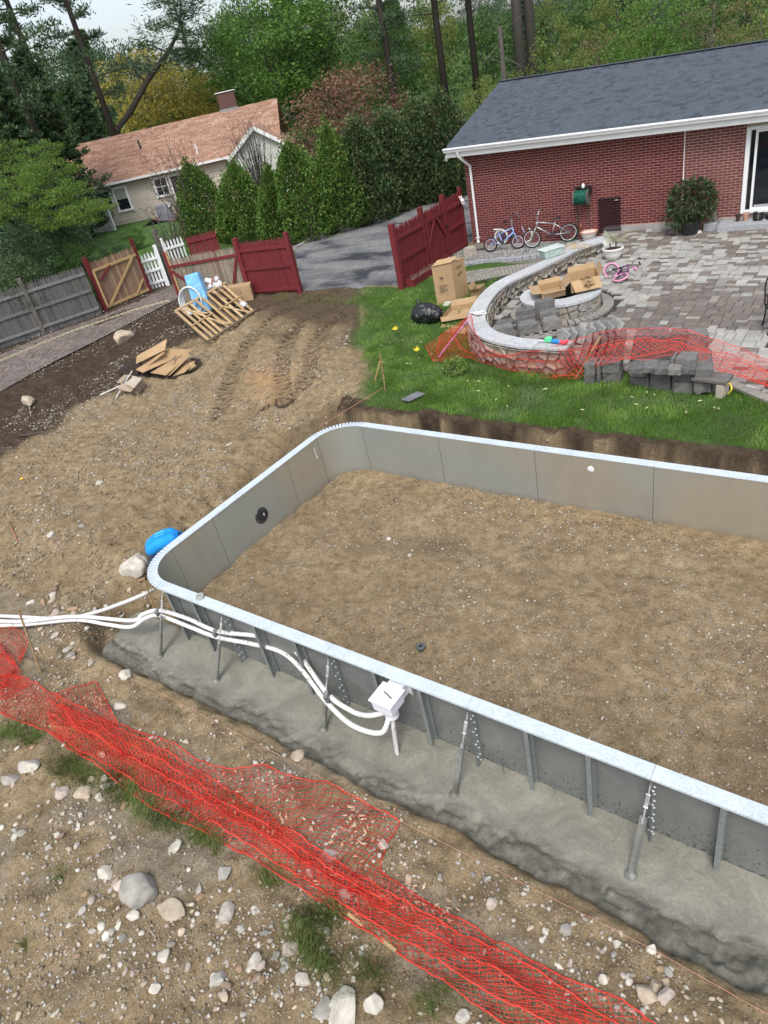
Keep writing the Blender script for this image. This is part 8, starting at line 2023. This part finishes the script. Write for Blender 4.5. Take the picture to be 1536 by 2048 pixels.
stone(1298, 1990, 46, 1, 'large tan angular rock at the lower right', big=True, flat=.7, name='boulder')
stone(1332, 1993, 34, 4, 'oval pinkish rock leaning on the tan rock at the lower right', big=True, flat=.7, asp=1.3)
stone(1310, 1975, 34, 1, 'flat tan rock behind the angular one at the lower right', big=True, flat=.6, asp=1.2)
stone(983, 1808, 26, 4, 'pink and white stone in the dirt above the netting', flat=.8, big=True)
stone(975, 1760, 20, 2, 'blue-grey oval stone above the pink and white one', big=True)
stone(1132, 1862, 26, 2, 'blue-grey stone in the dirt right of the netting', big=True)
stone(1234, 1888, 20, 0, 'oval white stone near the string at the lower right', big=True)
stone(1303, 1900, 20, 0, 'pale stone under the string at the lower right', big=True)
stone(1206, 1958, 22, 0, 'white wedge stone left of the big rocks at the lower right', flat=.8, big=True)
stone(250, 680, 50, 1, 'half-buried pale boulder in the dark earth beside the path', flat=.8, big=True, asp=1.2, name='boulder', sink=.85)
stone(56, 806, 30, 1, 'angular tan rock sitting in the dark bank at the left', flat=.8, big=True, name='boulder')
stone(103, 1072, 22, 0, 'oval pale stone on the dirt left of the worker', big=True, asp=1.3)
stone(200, 968, 20, 0, 'small smooth pale stone in the middle of the bare slope', big=True)
stone(162, 1054, 16, 2, 'small blue-grey stone on the bare slope', big=True)
stone(460, 890, 16, 0, 'small white stone on the slope toward the far corner', big=True)
stone(820, 1112, 14, 0, 'round white stone near the middle of the pool floor', big=True)
stone(778, 1078, 14, 0, 'flat white stone up left of the round one on the pool floor', big=True)
stone(44, 958, 9, 3, 'small yellow stone on the bare slope near the left edge').data = stone_mesh(3, 2, simple('yellow_st', (.6, .38, .04), .7))
stone(700, 1788, 56, 4, 'pink boulder under the red netting in the lower middle', big=True, flat=.6, name='boulder', sink=1.6)
stone(655, 1715, 48, 4, 'second boulder hidden under the folded netting', big=True, flat=.5, name='boulder', sink=1.6)
stone(768, 1690, 28, 4, 'pinkish stone at the right tip of the netting', big=True)
groups = [
 ((0, 255, 1480, 1700), 44, (9, 20), 'small %s stone in the stone patch below the netting at the left', 'stones in the upper left patch'),
 ((150, 560, 1760, 1960), 62, (8, 19), 'small %s stone scattered around the grey boulder in the foreground', 'stones round the grey boulder'),
 ((430, 730, 1830, 2048), 56, (8, 22), 'small %s stone in the heap between grass tufts at the bottom', 'stones at the bottom centre'),
 ((0, 430, 1690, 2040), 22, (7, 12), 'very small %s stone on bare ground at the lower left', 'stones at the lower left'),
 ((60, 300, 1160, 1330), 40, (8, 20), 'small %s stone in the stony strip around the white pipes', 'stones round the pipes'),
 ((230, 640, 1370, 1540), 22, (7, 14), 'small %s stone between the concrete and the netting', 'stones between concrete and netting'),
 ((800, 1240, 1680, 1990), 44, (7, 15), 'small %s stone on the dirt right of the netting', 'stones right of the netting'),
 ((1240, 1536, 1850, 2048), 26, (8, 17), 'small %s stone in the lower right corner', 'stones in the lower right corner')]
nn = 0
Ff = [MB() for _ in range(1)]
for (x0, x1, y0, y1), n, (a, b_), lb, g_ in groups:
    k = 0; tries = 0
    while k < n and tries < n * 12:
        tries += 1; px, py = rnd.uniform(x0, x1), rnd.uniform(y0, y1); P = GT(px, py)
        if not dirtmask(np.array([[P.x, P.y]]))[0] or float(clump(P.x, P.y)) < .3 * rnd.random(): continue
        m_ = rnd.choice((0, 0, 0, 1, 1, 2, 2, 3, 4)); stone(px, py, a + (b_ - a) * rnd.random() ** 2, m_, lb % ('white', 'tan', 'grey', 'brown', 'pinkish')[m_], g_, asp=rnd.uniform(1, 1.4)); k += 1
    nn += k
# grass tufts, dry leaves and sods in the foreground
M_tuft = leafmat('rough_grass', [(.09, .17, .035), (.13, .21, .05), (.17, .20, .08), (.25, .23, .11), (.07, .14, .03)], .25, 2)
def tufts(lst, name='grass_tuft'):
    P, L = [], []
    for px, py, rpx, n in lst:
        n = int(n * 1.9); c = GT(px, py); r_ = rpx * (c - Vector((0, 0, CAMH))).length / FPX; q = rng.normal(size=(n, 2)) * r_ * .5 * np.array([1.2, .9]) + np.array([c.x, c.y]); P.append(q); L.append(rng.uniform(.04, .13, n))
    P = np.concatenate(P); L = np.concatenate(L); return grass(name, P, L, .0045, M_tuft, lean=.8)
tufts([(20, 1465, 30, 500), (70, 1475, 22, 260), (140, 1530, 40, 700), (170, 1550, 25, 300), (225, 1560, 35, 550), (255, 1590, 30, 400), (300, 1620, 34, 500), (350, 1645, 30, 300), (400, 1670, 26, 250), (430, 1690, 20, 160), (620, 1850, 40, 600), (610, 1900, 36, 450), (660, 1830, 26, 300), (650, 1930, 30, 350), (740, 1940, 40, 420), (690, 2000, 20, 120), (860, 2010, 30, 160), (120, 1755, 22, 90), (545, 1760, 26, 150), (470, 1600, 40, 120), (900, 1985, 30, 100), (50, 1890, 12, 40)])
tufts([(655, 600, 30, 260), (620, 598, 22, 160), (560, 592, 20, 120), (690, 615, 22, 200), (720, 600, 26, 300), (140, 660, 16, 60), (180, 640, 14, 60), (40, 700, 14, 60), (520, 585, 16, 80)])
M_dl = varied('dry_leaf', [(.42, .27, .17), (.50, .36, .26), (.36, .2, .12), (.55, .42, .30)], .8, 20, .2, .2)
mb = MB(); r = random.Random(17)
for i in range(260):
    px, py, s = r.choice(((130, 1290, 60), (470, 1600, 90), (560, 1650, 90), (700, 1660, 60), (660, 1760, 70), (800, 1790, 50), (880, 1830, 40), (60, 1440, 60), (200, 1400, 30)))
    c = GT(px + r.gauss(0, s * .5), py + r.gauss(0, s * .35), .02); a = r.random() * 6.3; l = r.uniform(.02, .045); u = Vector((math.cos(a), math.sin(a), r.uniform(-.2, .6))) * l; v = Vector((-math.sin(a), math.cos(a), r.uniform(-.2, .6))) * l * .4
    mb.add([c - u, c - u * .2 - v, c + u, c - u * .2 + v, c + Vector((0, 0, l * .3))], [(0, 1, 4), (1, 2, 4), (2, 3, 4), (3, 0, 4)])
setp(mb.build('dry_leaves', M_dl), kind='stuff')
# ================================================================ THE WORKER
def flesh(name, tubes, mat, parent, vox=.014, it=6, n=14):
    """one continuous surface grown round a set of tapered limbs"""
    mb = MB()
    for pts, rad in tubes: mb.tube(pts, rad, n)
    o = mb.build(name, mat, parent, smooth=True); m_ = o.modifiers.new('skin', 'REMESH'); m_.mode = 'VOXEL'; m_.voxel_size = vox; m_.use_smooth_shade = True
    q = o.modifiers.new('soft', 'SMOOTH'); q.factor = .6; q.iterations = it; return o
bpy.context.view_layer.update()
pv = G(309, 1094, -.17); nk = G(357, 1071, -.12)
dirn = (nk - pv); dirn.z = 0; dirn.normalize(); sd = Vector((dirn.y, -dirn.x, 0))
gz_ = tz(pv.x, pv.y)
wk_ = thing('person', 'worker in a bright blue shirt and jeans bending down behind the left pool corner', 'person', (pv.x, pv.y, gz_))
o0 = Vector((0, 0, -gz_)) ; L_ = lambda f, s, z: dirn * f + sd * s + Vector((0, 0, z - gz_))
M_skin = simple('skin', (.30, .17, .11), .6, bmp=0); M_shirt = simple('blue_shirt', (.010, .25, .66), .75, var=.18, scale=10, bmp=.4, bscale=18); M_jean = simple('jeans', (.035, .055, .11), .85, var=.3, scale=14, bmp=.4); M_hair = simple('dark_hair', (.012, .01, .01), .6)
TL = .42; gl_ = gz_
bod, shr, jea = [], [], []
for s in (-1, 1):
    bod += [([L_(-.02, .06 * s, -.24), L_(.12, .06 * s, -.20), L_(.28, .08 * s, -.18), L_(TL, .08 * s, -.21)], [.09, .085, .095, .07]),
            ([L_(TL - .02, .12 * s, -.20), L_(TL + .04, .20 * s, -.40), L_(TL + .12, .14 * s, -.60), L_(TL + .14, .12 * s, -.68)], [.055, .045, .036, .034]),
            ([L_(-.05, .09 * s, -.28), L_(.08, .11 * s, -.58), L_(-.03, .12 * s, gl_ + .10), L_(.08, .13 * s, gl_ + .05)], [.085, .065, .045, .04])]
    bod += [([L_(TL + .14, (.12 + .012 * (k - 2)) * s, -.68), L_(TL + .155 + .005 * k, (.115 + .02 * (k - 2)) * s, -.73), L_(TL + .14, (.11 + .018 * (k - 2)) * s, -.765 + .006 * abs(k - 2))], [.012, .010, .008]) for k in range(5)]
    shr += [([L_(-.10, .05 * s, -.22), L_(-.03, .065 * s, -.15), L_(.08, .075 * s, -.11), L_(.20, .085 * s, -.095), L_(.32, .09 * s, -.11), L_(TL - .02, .07 * s, -.16)], [.085, .115, .12, .125, .12, .085]),
            ([L_(TL - .10, .13 * s, -.15), L_(TL - .01, .21 * s, -.24), L_(TL + .03, .23 * s, -.34)], [.095, .078, .075])]
    jea += [([L_(-.12, .055 * s, -.26), L_(-.04, .06 * s, -.24)], [.11, .11]), ([L_(-.08, .09 * s, -.30), L_(.06, .115 * s, -.57), L_(.02, .12 * s, -.70), L_(-.04, .12 * s, gl_ + .14), L_(-.04, .12 * s, gl_ + .07)], [.115, .085, .078, .066, .07])]
bod += [([L_(TL, 0, -.19), L_(TL + .08, 0, -.25), L_(TL + .13, 0, -.30)], [.06, .05, .06]), ([L_(TL + .08, 0, -.24), L_(TL + .14, 0, -.29), L_(TL + .17, 0, -.37), L_(TL + .16, 0, -.42)], [.07, .092, .082, .05]),
        ([L_(TL + .22, 0, -.33), L_(TL + .255, 0, -.345)], [.016, .013]), ([L_(TL + .13, .085, -.32), L_(TL + .13, .10, -.33)], [.022, .016]), ([L_(TL + .13, -.085, -.32), L_(TL + .13, -.10, -.33)], [.022, .016])]
flesh('body', bod, M_skin, wk_, .009, 4, 12); flesh('shirt', shr, M_shirt, wk_, .015, 8); flesh('jeans', jea, M_jean, wk_, .015, 6)
flesh('hair', [([L_(TL + .06, 0, -.20), L_(TL + .12, 0, -.235), L_(TL + .17, 0, -.27)], [.075, .10, .085])], M_hair, wk_, .012, 3)
for s in (-.035, .035): MB().box(L_(TL + .245, s, -.315), (.012, .022, .012)).build('eye', M_hair, wk_)
MB().box(L_(TL + .235, 0, -.385), (.012, .045, .01)).build('mouth', simple('lip', (.22, .08, .07), .6), wk_)
for s in (-1, 1): mb = MB(); mb.tube([L_(-.09, .12 * s, gz_ + .05), L_(0, .12 * s, gz_ + .055), L_(.12, .13 * s, gz_ + .04), L_(.17, .13 * s, gz_ + .035)], [.045, .055, .045, .03], 10); mb.build('boot', simple('boot', (.06, .04, .03), .7), wk_, smooth=True)
mb = MB()
for f in (.0, .05, .10, .15, .20, .25): pass
for k, s in enumerate((-.06, -.02, .05)):
    for q in range(4): mb.box(L_(.10 + q * .04, s + rnd.uniform(-.004, .004), .032 - .9 * s * s), (.03, .010, .004), (0, 0, math.atan2(dirn.y, dirn.x)))
mb.build('back_print', simple('cyan_print', (.15, .70, .85), .6, bmp=0), wk_)
